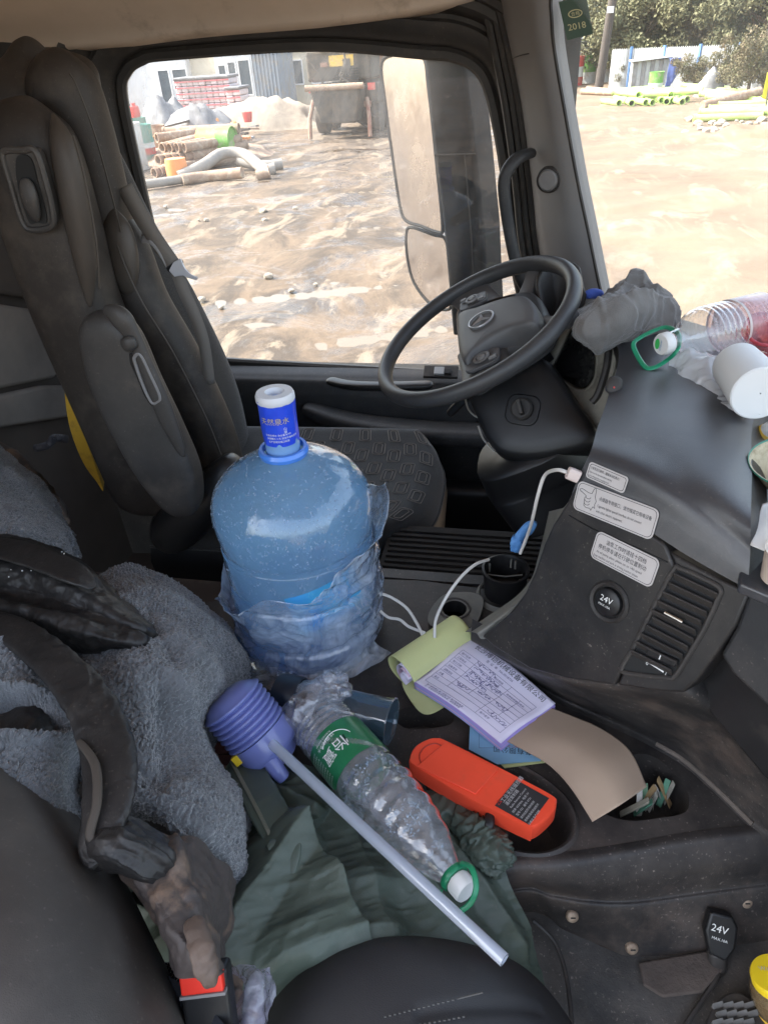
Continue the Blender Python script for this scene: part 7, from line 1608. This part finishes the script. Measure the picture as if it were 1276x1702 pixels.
sq = Z(1225, 1710, -1.11); so_ = thing("shoe", "black shoe lying sole up beside the yellow lidded jar", "shoe", sq)
P = cr_closed(np.array([Z(*p, -1.10) for p in [(1172, 1720), (1180, 1680), (1205, 1652), (1232, 1650), (1258, 1672), (1275, 1710), (1280, 1780), (1180, 1790)]]), 50)
flipfix(slab("sole", P, (0, 0, -.02), M['rubber'], so_, bevel=.003))
tm = mat("sole_tread", (.10, .10, .095), .8, var=(.16, .15, .14), vscale=40)
for i in range(4):
    for j in range(5):
        c = Z(1192+17*i+(6 if j % 2 else 0), 1672+14*j, -1.098)
        if c[0] < 9: G().obox(c, (_r+_u*.3, _u-_r*.3, (0, 0, 1)), (.0075, .004, .004)).build("tread_lug", tm, so_, smooth=False, bevel=.001)
# ================================================================ SOFT THINGS
def proj(P):
    d = P@_fw; return np.stack([PW/2+FPX*(P@_r)/d, PH/2-FPX*(P@_u)/d], -1)
def segd(P, a, b):
    ab = b-a; t = np.clip(((P-a)@ab)/(ab@ab), 0, 1); q = a+t[..., None]*ab; d = P-q; s = np.sign(ab[0]*d[..., 1]-ab[1]*d[..., 0]); return np.linalg.norm(d, axis=-1), s, t
def folds(Q, N, lines):
    """lines: ((x,y),(x,y),z,height,width_left,width_right) - sharp pleats laid on the cloth"""
    H_ = 0
    for a, b, z, h, wl, wr in lines:
        A_, B_ = Z(*a, z)[:2], Z(*b, z)[:2]; d, s, t = segd(Q[..., :2], A_, B_); w = np.where(s > 0, wl, wr); d = np.sqrt(d*d+.0035**2); H_ = H_+h*np.clip(1-d/w, 0, 1)**1.4
    return Q+N*H_[..., None]
M['fleece'] = mat("fleece_grey", (.105, .112, .122), .95, var=(.175, .183, .196), vscale=16, bump=1.0, bscale=260, bdetail=6, sheen=.7, bdist=.004)
M['hide'] = mat("jacket_black_leather", (.010, .0095, .0095), .48, speck=.35, var=(.022, .020, .0195), vscale=9, bump=.5, bscale=130, dirt=(.10, .085, .07), dscale=11, dlo=.58, dhi=.85, damt=.5)
M['hidew'] = mat("jacket_worn_leather", (.055, .045, .042), .6, var=(.08, .066, .06), vscale=14, bump=.4, bscale=120, dirt=(.24, .16, .11), dscale=7, dlo=.54, dhi=.66, damt=.95)
M['coat'] = mat("raincoat_green", (.064, .084, .066), .48, speck=.3, var=(.076, .098, .078), vscale=8, bump=.15, bscale=500)
def curly(Q, amp=.0045, sc=150):
    W1 = Q+.012*np.stack([noise(Q, 60, 1), noise(Q, 60, 2), noise(Q, 60, 3)], -1)
    S = np.stack([W1[..., 0]*1.2, W1[..., 1]*.55, W1[..., 2]*.8], -1)
    return amp*ridge(S, sc, 2, 4)+amp*.8*noise(Q, 300, 6)
jk = thing("fleece_jacket", "bulky grey fleece lined black leather jacket heaped between the seats", "jacket", Z(200, 1200, -.95))
def netz(rows): return [[Z(x, y, z) for x, y, z in r_] for r_ in rows]
FL = [((284, 1170), (292, 1290), -.76, -.030, .03, .035), ((150, 1190), (270, 1310), -.74, -.016, .02, .03), ((190, 1005), (335, 1085), -.76, .014, .03, .03), ((250, 1020), (300, 1120), -.75, -.012, .02, .03),
      ((205, 1345), (400, 1400), -.74, -.018, .02, .03), ((300, 1110), (390, 1150), -.80, .014, .03, .03), ((20, 800), (110, 880), -.84, .012, .03, .03), ((-60, 1130), (60, 1080), -.70, .012, .03, .03), ((0, 1320), (110, 1350), -.69, -.014, .02, .03)]
def fl(amp=.014, seed=1, sc=7):
    def f(Q, N, U, W_):
        Q = Q+N*(amp*fbm(Q, sc, 3, seed))[..., None]; Q = folds(Q, N, FL); return Q+N*curly(Q, .0028, 220)[..., None]
    return f
# A: the large lining lobe right of the sleeve
rowsA = netz([
 [(120, 985, -.84), (170, 955, -.83), (215, 942, -.84), (262, 952, -.86), (318, 992, -.89), (372, 1038, -.93), (395, 1070, -.96)],
 [(120, 1010, -.80), (180, 990, -.775), (235, 985, -.77), (290, 1000, -.785), (345, 1035, -.82), (390, 1075, -.88), (412, 1102, -.95)],
 [(110, 1060, -.77), (175, 1050, -.74), (235, 1050, -.725), (295, 1065, -.745), (345, 1090, -.79), (388, 1118, -.87), (410, 1135, -.95)],
 [(110, 1120, -.76), (180, 1120, -.73), (240, 1125, -.715), (300, 1135, -.74), (345, 1150, -.80), (378, 1165, -.88), (398, 1178, -.95)],
 [(120, 1180, -.76), (180, 1190, -.74), (235, 1195, -.735), (285, 1202, -.765), (320, 1205, -.82), (345, 1212, -.88), (362, 1218, -.95)],
 [(130, 1240, -.76), (190, 1250, -.735), (240, 1258, -.735), (285, 1262, -.755), (322, 1262, -.80), (348, 1265, -.87), (365, 1270, -.95)],
 [(140, 1300, -.76), (195, 1315, -.725), (245, 1320, -.715), (295, 1325, -.73), (345, 1330, -.77), (385, 1338, -.85), (405, 1350, -.94)],
 [(150, 1360, -.78), (200, 1365, -.75), (250, 1375, -.74), (305, 1392, -.745), (355, 1405, -.775), (395, 1420, -.85), (412, 1440, -.94)],
 [(160, 1380, -.80), (205, 1385, -.79), (255, 1395, -.78), (310, 1425, -.79), (352, 1452, -.81), (380, 1478, -.86), (388, 1492, -.94)]])
patch("lining", rowsA, 340, 300, M['fleece'], jk, face=(0, -.2, 1), disp=fl(.013, 1))
# B: upper left lining
rowsB = netz([
 [(-120, 700, -.90), (-40, 720, -.89), (10, 752, -.90), (55, 790, -.93), (95, 838, -.97), (125, 890, -1.0)],
 [(-120, 760, -.82), (-40, 770, -.80), (20, 795, -.81), (65, 830, -.85), (108, 872, -.90), (134, 915, -.97)],
 [(-120, 850, -.76), (-40, 850, -.74), (20, 860, -.75), (70, 880, -.79), (110, 905, -.84), (136, 930, -.92)],
 [(-120, 930, -.75), (-40, 930, -.74), (20, 925, -.75), (70, 935, -.78), (115, 950, -.82), (150, 965, -.90)]])
patch("lining_collar", rowsB, 200, 200, M['fleece'], jk, face=(0, -.2, 1), disp=fl(.012, 5))
# brown-black lapel behind it
sweep("lapel", [Z(-30, 735, -.91), Z(15, 750, -.92), Z(60, 790, -.95), Z(98, 838, -.99), Z(118, 870, -1.02)], [.03, .03, .028, .025, .015], [.012, .012, .012, .012, .01], (.6, -.6, .3), M['hidew'], jk, cap=.2, disp=lambda V: V+.004*fbm(V, 30, 3, 1)[:, None])
# C: lower left lobe with a turned opening
rowsC = netz([
 [(-140, 985, -.80), (-60, 990, -.78), (0, 1012, -.77), (45, 1045, -.775), (85, 1090, -.79), (112, 1140, -.81)],
 [(-140, 1040, -.73), (-60, 1040, -.70), (0, 1055, -.695), (50, 1085, -.71), (92, 1130, -.735), (125, 1180, -.78)],
 [(-140, 1110, -.70), (-60, 1115, -.67), (5, 1125, -.67), (58, 1150, -.685), (100, 1190, -.715), (133, 1240, -.77)],
 [(-140, 1200, -.69), (-60, 1205, -.665), (5, 1212, -.665), (58, 1230, -.68), (102, 1265, -.71), (136, 1310, -.77)],
 [(-140, 1290, -.69), (-60, 1290, -.67), (5, 1295, -.67), (58, 1305, -.685), (105, 1335, -.715), (136, 1380, -.77)],
 [(-140, 1370, -.70), (-60, 1370, -.68), (5, 1372, -.68), (58, 1385, -.69), (105, 1405, -.72), (134, 1430, -.78)]])
hc = Z(22, 1190, -.67)
def flC(Q, N, U, W_):
    d = np.linalg.norm((Q-hc)*np.array([1.0, 1.5, .3])+np.array([0, 0, 0]), axis=2)
    Q = Q+np.array([0, 0, -.085])*np.exp(-(d/.040)**4)[..., None]+N*(.014*np.exp(-((d-.055)/.016)**2))[..., None]
    return fl(.010, 9)(Q, N, U, W_)
patch("lining_lobe", rowsC, 260, 260, M['fleece'], jk, face=(0, -.2, 1), disp=flC)
sweep("inner_sleeve", [hc+np.array([-.05, .02, -.045]), hc+np.array([0, 0, -.03]), hc+np.array([.035, -.02, -.045])], [.03, .034, .02], [.02, .022, .02], (.3, 1, 0), M['hide'], jk, cap=.3, disp=lambda V: V+.005*fbm(V, 40, 3, 1)[:, None])
# black sleeve pieces
def crump(a, s, seed): return lambda V: V+(V-V.mean(0))/np.linalg.norm(V-V.mean(0), axis=1)[:, None]*(a*ridge(V*np.array([1, 1, 2.0])+.02*np.stack([noise(V, s, 5), noise(V, s, 6), noise(V, s, 7)], -1), s*1.3, 2, seed)+a*.6*fbm(V, s*2.2, 3, seed+2))[:, None]
rowsS = netz([
 [(-120, 862, -.80), (-30, 878, -.78), (40, 893, -.77), (100, 915, -.77), (150, 945, -.775), (200, 990, -.78), (240, 1025, -.785), (268, 1050, -.79)],
 [(-120, 885, -.72), (-30, 895, -.70), (40, 908, -.69), (100, 930, -.69), (150, 960, -.70), (200, 1000, -.71), (240, 1034, -.725), (266, 1053, -.75)],
 [(-120, 930, -.70), (-30, 935, -.68), (40, 945, -.672), (100, 965, -.672), (150, 990, -.68), (200, 1020, -.695), (238, 1044, -.71), (263, 1057, -.74)],
 [(-120, 975, -.73), (-30, 976, -.71), (40, 985, -.70), (95, 1000, -.70), (145, 1020, -.70), (195, 1042, -.71), (235, 1055, -.72), (260, 1062, -.745)],
 [(-120, 1010, -.715), (-30, 1010, -.695), (35, 1020, -.688), (90, 1038, -.685), (140, 1054, -.69), (190, 1066, -.70), (230, 1070, -.72), (256, 1068, -.75)],
 [(-120, 1050, -.77), (-30, 1045, -.76), (30, 1050, -.755), (85, 1068, -.755), (138, 1080, -.76), (188, 1084, -.77), (226, 1082, -.78), (250, 1074, -.79)]])
def fS(Q, N, U, W_):
    Q = folds(Q, N, [((-40, 900), (150, 965), -.68, .014, .03, .02), ((0, 960), (235, 1048), -.69, .012, .025, .018), ((-40, 1000), (150, 1045), -.69, .012, .02, .02), ((60, 930), (120, 990), -.68, .006, .02, .02)])
    S = np.stack([Q[..., 0]*1.0, Q[..., 1]*2.2, Q[..., 2]], -1)
    return Q+N*(.0035*ridge(S, 14, 3, 2, .01)+.0012*fbm(Q, 70, 3, 5))[..., None]
patch("sleeve", rowsS, 150, 260, M['hide'], jk, face=(0, -.2, 1), disp=fS)
sweep("sleeve_flap", [Z(-60, 902, -.668), Z(10, 912, -.652), Z(70, 930, -.645), Z(125, 955, -.648), Z(156, 978, -.66)], [.020, .025, .025, .022, .012], [.004, .005, .005, .005, .004], (.15, -1, .1), M['hide'], jk, n=50, k=90, cap=.15, e=3, disp=crump(.0012, 34, 5))
sweep("front_band", [Z(-40, 1020, -.68), Z(25, 1050, -.665), Z(90, 1100, -.66), Z(145, 1165, -.66), Z(178, 1245, -.665), Z(180, 1330, -.67), Z(165, 1400, -.68), Z(165, 1440, -.69)], [.018, .024, .026, .028, .030, .028, .022, .018], [.006, .008, .009, .009, .009, .009, .009, .008], (1, .25, 0), M['hide'], jk, n=60, k=220, cap=.06, e=2.6, disp=crump(.0022, 34, 4))
sweep("zip_edge", [Z(130, 1230, -.655), Z(158, 1270, -.652), Z(162, 1330, -.655), Z(150, 1385, -.665), Z(160, 1400, -.67)], [.004, .005, .005, .005, .003], [.002, .003, .003, .003, .002], (1, .2, 0), mat("zip_tape", (.06, .048, .038), .7), jk, cap=.1)
rowsH = netz([
 [(138, 1378, -.70), (170, 1362, -.69), (205, 1358, -.69), (245, 1372, -.695), (285, 1398, -.71), (312, 1425, -.73)],
 [(136, 1402, -.70), (170, 1392, -.675), (205, 1388, -.672), (242, 1400, -.68), (275, 1422, -.70), (298, 1446, -.74)],
 [(142, 1428, -.71), (175, 1422, -.68), (208, 1420, -.675), (238, 1430, -.685), (264, 1446, -.705), (284, 1466, -.745)],
 [(158, 1448, -.715), (185, 1448, -.70), (210, 1450, -.695), (234, 1458, -.70), (254, 1470, -.71), (270, 1484, -.74)]])
def fH(Q, N, U, W_):
    Q = folds(Q, N, [((150, 1395), (290, 1425), -.69, .012, .012, .02), ((150, 1420), (260, 1450), -.69, .010, .016, .012), ((200, 1370), (300, 1440), -.70, .008, .01, .012)])
    S = np.stack([Q[..., 0]*1.0, Q[..., 1]*2.4, Q[..., 2]], -1)
    return Q+N*(.003*ridge(S, 22, 2, 6, .01)+.001*fbm(Q, 80, 3, 5))[..., None]
patch("hem_fold", rowsH, 90, 130, M['hide'], jk, face=(0, -.2, 1), disp=fH)
# worn leather tail running down to the buckle
rowsD = netz([
 [(175, 1380, -.76), (225, 1372, -.74), (280, 1385, -.735), (330, 1400, -.75), (375, 1440, -.79), (392, 1470, -.84)],
 [(190, 1420, -.74), (235, 1420, -.72), (285, 1425, -.71), (330, 1440, -.73), (372, 1475, -.77), (392, 1500, -.84)],
 [(225, 1470, -.74), (255, 1470, -.715), (295, 1475, -.70), (335, 1490, -.72), (372, 1520, -.77), (388, 1540, -.84)],
 [(245, 1520, -.745), (272, 1522, -.72), (305, 1525, -.705), (338, 1540, -.72), (362, 1560, -.77), (375, 1575, -.84)],
 [(275, 1560, -.75), (292, 1565, -.73), (315, 1570, -.715), (340, 1580, -.725), (358, 1590, -.77), (365, 1600, -.83)],
 [(300, 1590, -.76), (308, 1598, -.745), (322, 1605, -.735), (342, 1610, -.74), (356, 1612, -.77), (362, 1614, -.82)]])
def fD(Q, N, U, W_):
    Q = folds(Q, N, [((215, 1395), (355, 1620), -.71, .018, .014, .03), ((285, 1390), (352, 1560), -.71, .012, .012, .02), ((240, 1450), (310, 1590), -.72, .010, .02, .01)])
    return Q+N*(.008*fbm(Q, 17, 4, 3))[..., None]
patch("worn_tail", rowsD, 150, 130, M['hidew'], jk, face=(0, -.2, 1), disp=fD)
fing = mat("worn_tan_leather", (.15, .105, .08), .65, var=(.08, .06, .05), vscale=22, bump=.4, bscale=150)
sweep("worn_corner", [Z(322, 1530, -.70), Z(334, 1570, -.695), Z(343, 1605, -.70), Z(349, 1632, -.715)], [.010, .011, .010, .007], [.006, .007, .008, .007], (1, .2, 0), fing, jk, cap=.25, disp=crump(.002, 40, 3))
# white crumbs
g = G(); rc = np.random.default_rng(3)
for k in range(26):
    c = Z(rc.uniform(15, 140), rc.uniform(915, 960), -.662+.004*rc.uniform()); g.add(c+dv_*rc.uniform(.0006, .002), df_)
o = g.build("crumbs", M['white'], None); put(o, "white crumbs scattered on the black sleeve flap", None, None, "stuff")

# ---------------------------------------------------------------- green raincoat
rowsG = netz([
 [(170, 1420, -1.00), (280, 1380, -.98), (395, 1262, -.955), (470, 1268, -.95), (560, 1290, -.96), (660, 1325, -.962), (745, 1352, -.965), (800, 1372, -.968)],
 [(170, 1470, -.98), (290, 1440, -.95), (400, 1330, -.93), (480, 1330, -.92), (570, 1345, -.935), (665, 1372, -.95), (755, 1400, -.955), (830, 1425, -.965)],
 [(180, 1520, -.96), (295, 1500, -.93), (400, 1400, -.905), (485, 1400, -.90), (575, 1410, -.92), (668, 1430, -.94), (760, 1450, -.955), (848, 1472, -.98)],
 [(190, 1560, -.96), (300, 1550, -.92), (395, 1470, -.89), (485, 1470, -.885), (575, 1478, -.905), (668, 1490, -.93), (765, 1505, -.96), (870, 1520, -1.02)],
 [(200, 1590, -.97), (300, 1590, -.93), (380, 1540, -.885), (480, 1530, -.875), (575, 1535, -.895), (668, 1545, -.925), (775, 1560, -.97), (885, 1570, -1.06)],
 [(205, 1620, -.98), (290, 1625, -.96), (358, 1598, -.91), (470, 1590, -.89), (575, 1590, -.90), (670, 1600, -.93), (790, 1620, -.99), (905, 1640, -1.09)],
 [(210, 1660, -1.0), (290, 1665, -1.0), (350, 1640, -.98), (470, 1640, -.95), (580, 1640, -.95), (680, 1650, -.97), (810, 1690, -1.04), (930, 1720, -1.11)]])
gl = [((502, 1388), (372, 1590), -.88, .030, .030, .075), ((502, 1388), (560, 1484), -.88, .034, .010, .085), ((560, 1484), (700, 1450), -.90, .014, .04, .03), ((370, 1600), (640, 1535), -.88, .020, .04, .03),
      ((500, 1300), (690, 1420), -.93, .020, .03, .05), ((600, 1410), (640, 1560), -.90, .014, .03, .06), ((430, 1300), (520, 1370), -.93, .020, .02, .02), ((690, 1470), (830, 1600), -.95, .020, .04, .06),
      ((740, 1400), (860, 1520), -.96, .018, .02, .03), ((215, 1500), (300, 1560), -.95, .020, .02, .03), ((230, 1590), (340, 1570), -.95, .020, .02, .02)]
def fG(Q, N, U, W_):
    Q = folds(Q, N, gl); S = np.stack([Q[..., 0]+Q[..., 1]*.6, (Q[..., 1]-.6*Q[..., 0])*2.6, Q[..., 2]], -1)
    return Q+N*(.006*ridge(S, 4, 2, 2, .012)+.0016*ridge(S, 22, 2, 7, .01)+.0006*fbm(Q, 60, 3, 1))[..., None]
gc = thing("green_raincoat", "dark green rubbery raincoat crumpled over the passenger side", "raincoat", Z(550, 1450, -.98))
patch("cloth", rowsG, 220, 320, M['coat'], gc, face=(0, -.2, 1), disp=fG)
# placket band with a zip
pb_ = [Z(402, 1268, -.905), Z(420, 1300, -.885), Z(445, 1345, -.872), Z(468, 1390, -.868), Z(482, 1400, -.868)]
sweep("placket", pb_, [.026, .026, .025, .022, .012], [.005, .005, .005, .005, .004], (1, .35, 0), M['coat'], gc, n=30, k=60, e=4, cap=.05, disp=crump(.0012, 25, 3))
P = cr(np.array([p+np.array([-.014, -.004, .007]) for p in pb_[:4]]), 60)
zm = mat("zip_teeth", (.24, .25, .20), .4, .4)
g = G()
for i in range(0, 60, 1): g.obox(P[i], ((1, .3, 0), (0, 1, 0), (0, 0, 1)), (.0025, .0008, .0008))
o = g.build("zip", zm, gc, smooth=False); o["kind"] = "stuff"
sweep("flap", [Z(455, 1395, -.862), Z(475, 1410, -.860), Z(478, 1440, -.866), Z(468, 1458, -.875)], [.020, .020, .014, .004], [.004, .004, .004, .003], (1, -.2, 0), M['coat'], gc, n=26, k=40, e=3, cap=.2, disp=crump(.002, 30, 8))
# gathered cuff by the console well
sweep("elastic_cuff", [Z(745, 1345, -.955), Z(775, 1372, -.945), Z(800, 1395, -.94), Z(818, 1420, -.94), Z(832, 1446, -.95)], [.018, .022, .026, .026, .018], [.014, .018, .02, .02, .014], (.7, .7, 0), M['coat'], gc, n=50, k=110, e=2.2, cap=.15, disp=crump(.006, 42, 4))
sweep("cuff_tail", [Z(700, 1330, -.955), Z(728, 1340, -.95), Z(758, 1358, -.95), Z(780, 1378, -.95)], [.012, .020, .02, .012], [.01, .014, .014, .01], (.7, .7, 0), M['coat'], gc, n=36, k=60, cap=.2, disp=crump(.004, 34, 6))
# dark red floor patch between pump and fleece
rmm = mat("red_mat", (.085, .022, .016), .7, var=(.04, .012, .01), vscale=18)
rmt = thing("red_mat", "dark red woven mat showing between the fleece and the hand pump", "mat", T(355, 1240, .004))
for i in range(5):
    for j in range(4):
        c = T(325+16*i, 1205+20*j, .004); G().obox(c, ((1, .1, 0), (-.1, 1, 0), (0, 0, 1)), (.0085, .0105, .003)).build("weave", rmm, rmt, smooth=False, bevel=.001)

# ================================================================ PASSENGER SEAT
ps = thing("passenger_seat", "dark passenger seat with worn edge, cut off by the lower edge of the photograph", "seat", Z(500, 1700, -1.2))
M['vinyl'] = mat("seat_vinyl_dark", (.020, .019, .021), .62, var=(.028, .027, .027), vscale=8, bump=.25, bscale=800, dirt=(.14, .12, .105), dscale=6, dlo=.58, dhi=.9, damt=.4)
M['vinylb'] = mat("seat_back_brown", (.040, .034, .031), .6, var=(.055, .047, .042), vscale=5, bump=.25, bscale=700, dirt=(.12, .105, .092), dscale=5, dlo=.42, dhi=.8, damt=.7, speck=.4)
rows = netz([
 [(395, 1760, -1.02), (440, 1640, -1.0), (500, 1590, -.98), (600, 1562, -.97), (700, 1558, -.97), (800, 1575, -.98), (880, 1615, -1.0), (950, 1700, -1.03), (990, 1800, -1.06)],
 [(415, 1780, -.95), (462, 1650, -.93), (515, 1592, -.915), (605, 1560, -.905), (700, 1557, -.905), (795, 1575, -.915), (870, 1618, -.935), (935, 1705, -.965), (975, 1810, -.99)],
 [(440, 1800, -.91), (490, 1670, -.885), (545, 1605, -.872), (620, 1572, -.865), (700, 1570, -.865), (782, 1592, -.872), (850, 1640, -.895), (905, 1720, -.925), (940, 1830, -.95)],
 [(500, 1860, -.89), (545, 1730, -.868), (590, 1670, -.858), (645, 1640, -.852), (700, 1640, -.852), (755, 1655, -.858), (805, 1700, -.875), (845, 1770, -.90), (870, 1880, -.93)],
 [(600, 1950, -.89), (620, 1880, -.87), (640, 1830, -.86), (670, 1800, -.856), (700, 1800, -.856), (725, 1810, -.86), (750, 1850, -.87), (770, 1900, -.89), (780, 1980, -.91)]])
patch("cushion", rows, 90, 140, M['vinyl'], ps, face=(0, 0, 1), disp=lambda Q, N, U, W_: folds(Q, N, [((700, 1690), (900, 1640), -.86, -.006, .012, .012)]))
g = G()
for (a, b_) in (((640, 1690), (760, 1660)), ((760, 1660), (800, 1650)), ((650, 1712), (770, 1690))):
    for t_ in np.linspace(0, 1, 16):
        c = Z(a[0]+(b_[0]-a[0])*t_, a[1]+(b_[1]-a[1])*t_, -.850); g.obox(c, (_r, _u, _fw), (.0012, .0006, .0006))
o = g.build("stitches", mat("stitch_pale", (.09, .085, .08), .7), ps, smooth=False); o["kind"] = "stuff"
# backrest, leaning, seen from its upper edge
sweep("backrest", [D(150, 1900, .62), D(95, 1700, .66), D(40, 1560, .72), D(-40, 1440, .78), D(-120, 1360, .82), D(-200, 1300, .86)], [.10, .088, .094, .098, .098, .09], [.10, .13, .13, .13, .13, .12], tuple(_r*.86+_u*.5), M['vinylb'], ps, n=48, k=70, e=2.3, cap=.0)
sweep("back_piping", [D(212, 1760, .66), D(213, 1650, .70), D(204, 1580, .73)], [.002, .002, .002], [.002, .002, .002], (1, 0, 0), M['vinyl'], ps, cap=0)
G().box((-.62, -.15, -1.3), (.0, .36, -1.02)).build("seat_base", M['black'], ps, smooth=False, bevel=.03)
# things stuck between the seat and its back
bb_ = thing("belt_buckle", "black seat belt buckle with a red button poking up beside the passenger cushion", "belt buckle", Z(338, 1650, -.80))
bc_ = Z(342, 1640, -.765); bu = _u*.98+_r*-.12; bu /= np.linalg.norm(bu); br = np.cross(bu, -_fw); br = -br if br@_r < 0 else br; bn = np.cross(br, bu)
flipfix(G().obox(bc_-bu*.018-bn*.006, (br, bu, bn), (.024, .036, .011)).build("body", M['black'], bb_, smooth=False, bevel=.004))
flipfix(G().obox(bc_+bu*.010-bn*-.006, (br, bu, bn), (.021, .0095, .006)).build("red_button", mat("button_red", (.70, .03, .015), .4, coat=.3), bb_, smooth=False, bevel=.002))
flipfix(G().obox(bc_-bu*.001+bn*.004, (br, bu, bn), (.0225, .0016, .009)).build("lip", M['pillar'], bb_, smooth=False, bevel=.0006))
wm = mat("black_webbing", (.022, .024, .030), .75, bump=.3, bscale=600)
bl = thing("lap_belt", "black lap belt webbing running down beside the passenger backrest", "seat belt", Z(260, 1660, -.84))
strap(cr(np.array([Z(205, 1622, -.80), Z(245, 1642, -.80), Z(290, 1672, -.80), Z(335, 1712, -.80), Z(390, 1780, -.80)]), 20), .045, _u*.9+_r*.4, "webbing", wm, bl)
mm = mat("mesh_cream", (.42, .40, .36), .8)
ms = thing("mesh_cloth", "cream cloth with black dots tucked behind the belt buckle", "cloth", Z(262, 1620, -.84))
P = cr_closed(np.array([Z(*p, -.835) for p in [(232, 1615), (262, 1600), (300, 1602), (302, 1618), (286, 1632), (270, 1642), (250, 1630)]]), 30); flipfix(slab("cloth", P, (0, 0, -.004), mm, ms, bevel=0))
g = G()
for i in range(11):
    for j in range(7):
        x, y = 238+6.2*i+(3 if j % 2 else 0), 1603+5.5*j
        if (x-266)/34 > 1 or abs((y-1619)/19) > 1-.25*abs((x-268)/34)**2 or y < 1618-(x-232)*.5: continue
        c = Z(x, y, -.8345); g.poly([c+.0021*np.array([math.cos(a), math.sin(a), 0]) for a in np.linspace(0, 6.283, 9)[:-1]])
o = g.build("dots", M['ink'], ms, smooth=False); o["kind"] = "stuff"
rows = netz([[(385, 1606, -.84), (400, 1604, -.82), (425, 1612, -.82), (440, 1622, -.84)], [(405, 1622, -.83), (418, 1628, -.81), (436, 1632, -.81), (450, 1640, -.84)], [(402, 1650, -.83), (416, 1655, -.81), (432, 1658, -.81), (446, 1662, -.84)], [(394, 1700, -.84), (408, 1702, -.82), (420, 1704, -.82), (430, 1706, -.84)], [(390, 1760, -.85), (400, 1760, -.83), (412, 1760, -.83), (420, 1760, -.85)]])
o = patch("lilac_bag", rows, 70, 50, film("lilac_film", (.88, .88, .96), rough=.2, gl=1.4, dif=.55, diff=(.62, .60, .76), bump=1, bscale=70, cloud=(30, .3, .75)), None, face=(0, 0, 1), disp=lambda Q, N, U, W_: Q+N*(.006*ridge(Q, 30, 3, 2))[..., None]); put(o, "lilac white plastic bag wedged beside the passenger cushion", "plastic bag")
rows = netz([[(355, 1600, -.86), (380, 1606, -.85), (400, 1625, -.86)], [(365, 1640, -.85), (385, 1650, -.84), (402, 1655, -.85)], [(370, 1675, -.86), (388, 1685, -.85), (400, 1690, -.86)]])
o = patch("brown_cloth", rows, 40, 40, M['hidew'], None, face=(0, 0, 1), disp=lambda Q, N, U, W_: Q+N*(.006*ridge(Q, 25, 3, 2))[..., None]); put(o, "brown worn cloth corner between the buckle and the lilac bag", "cloth")
sweep("seat_gap_roll", [Z(212, 1640, -.86), Z(240, 1665, -.86), Z(270, 1700, -.86), Z(300, 1760, -.86)], [.012, .014, .014, .012], [.012, .012, .012, .01], (1, 0, 0), M['hidew'], ps, cap=.1)
# dark floor filler under all the clothes
o = G().box((-1.0, .1, -1.2), (.02, 1.15, -1.03)).build("tunnel", M['floor'], None, smooth=False); put(o, "dark engine tunnel under the clothes between the seats", "engine tunnel")
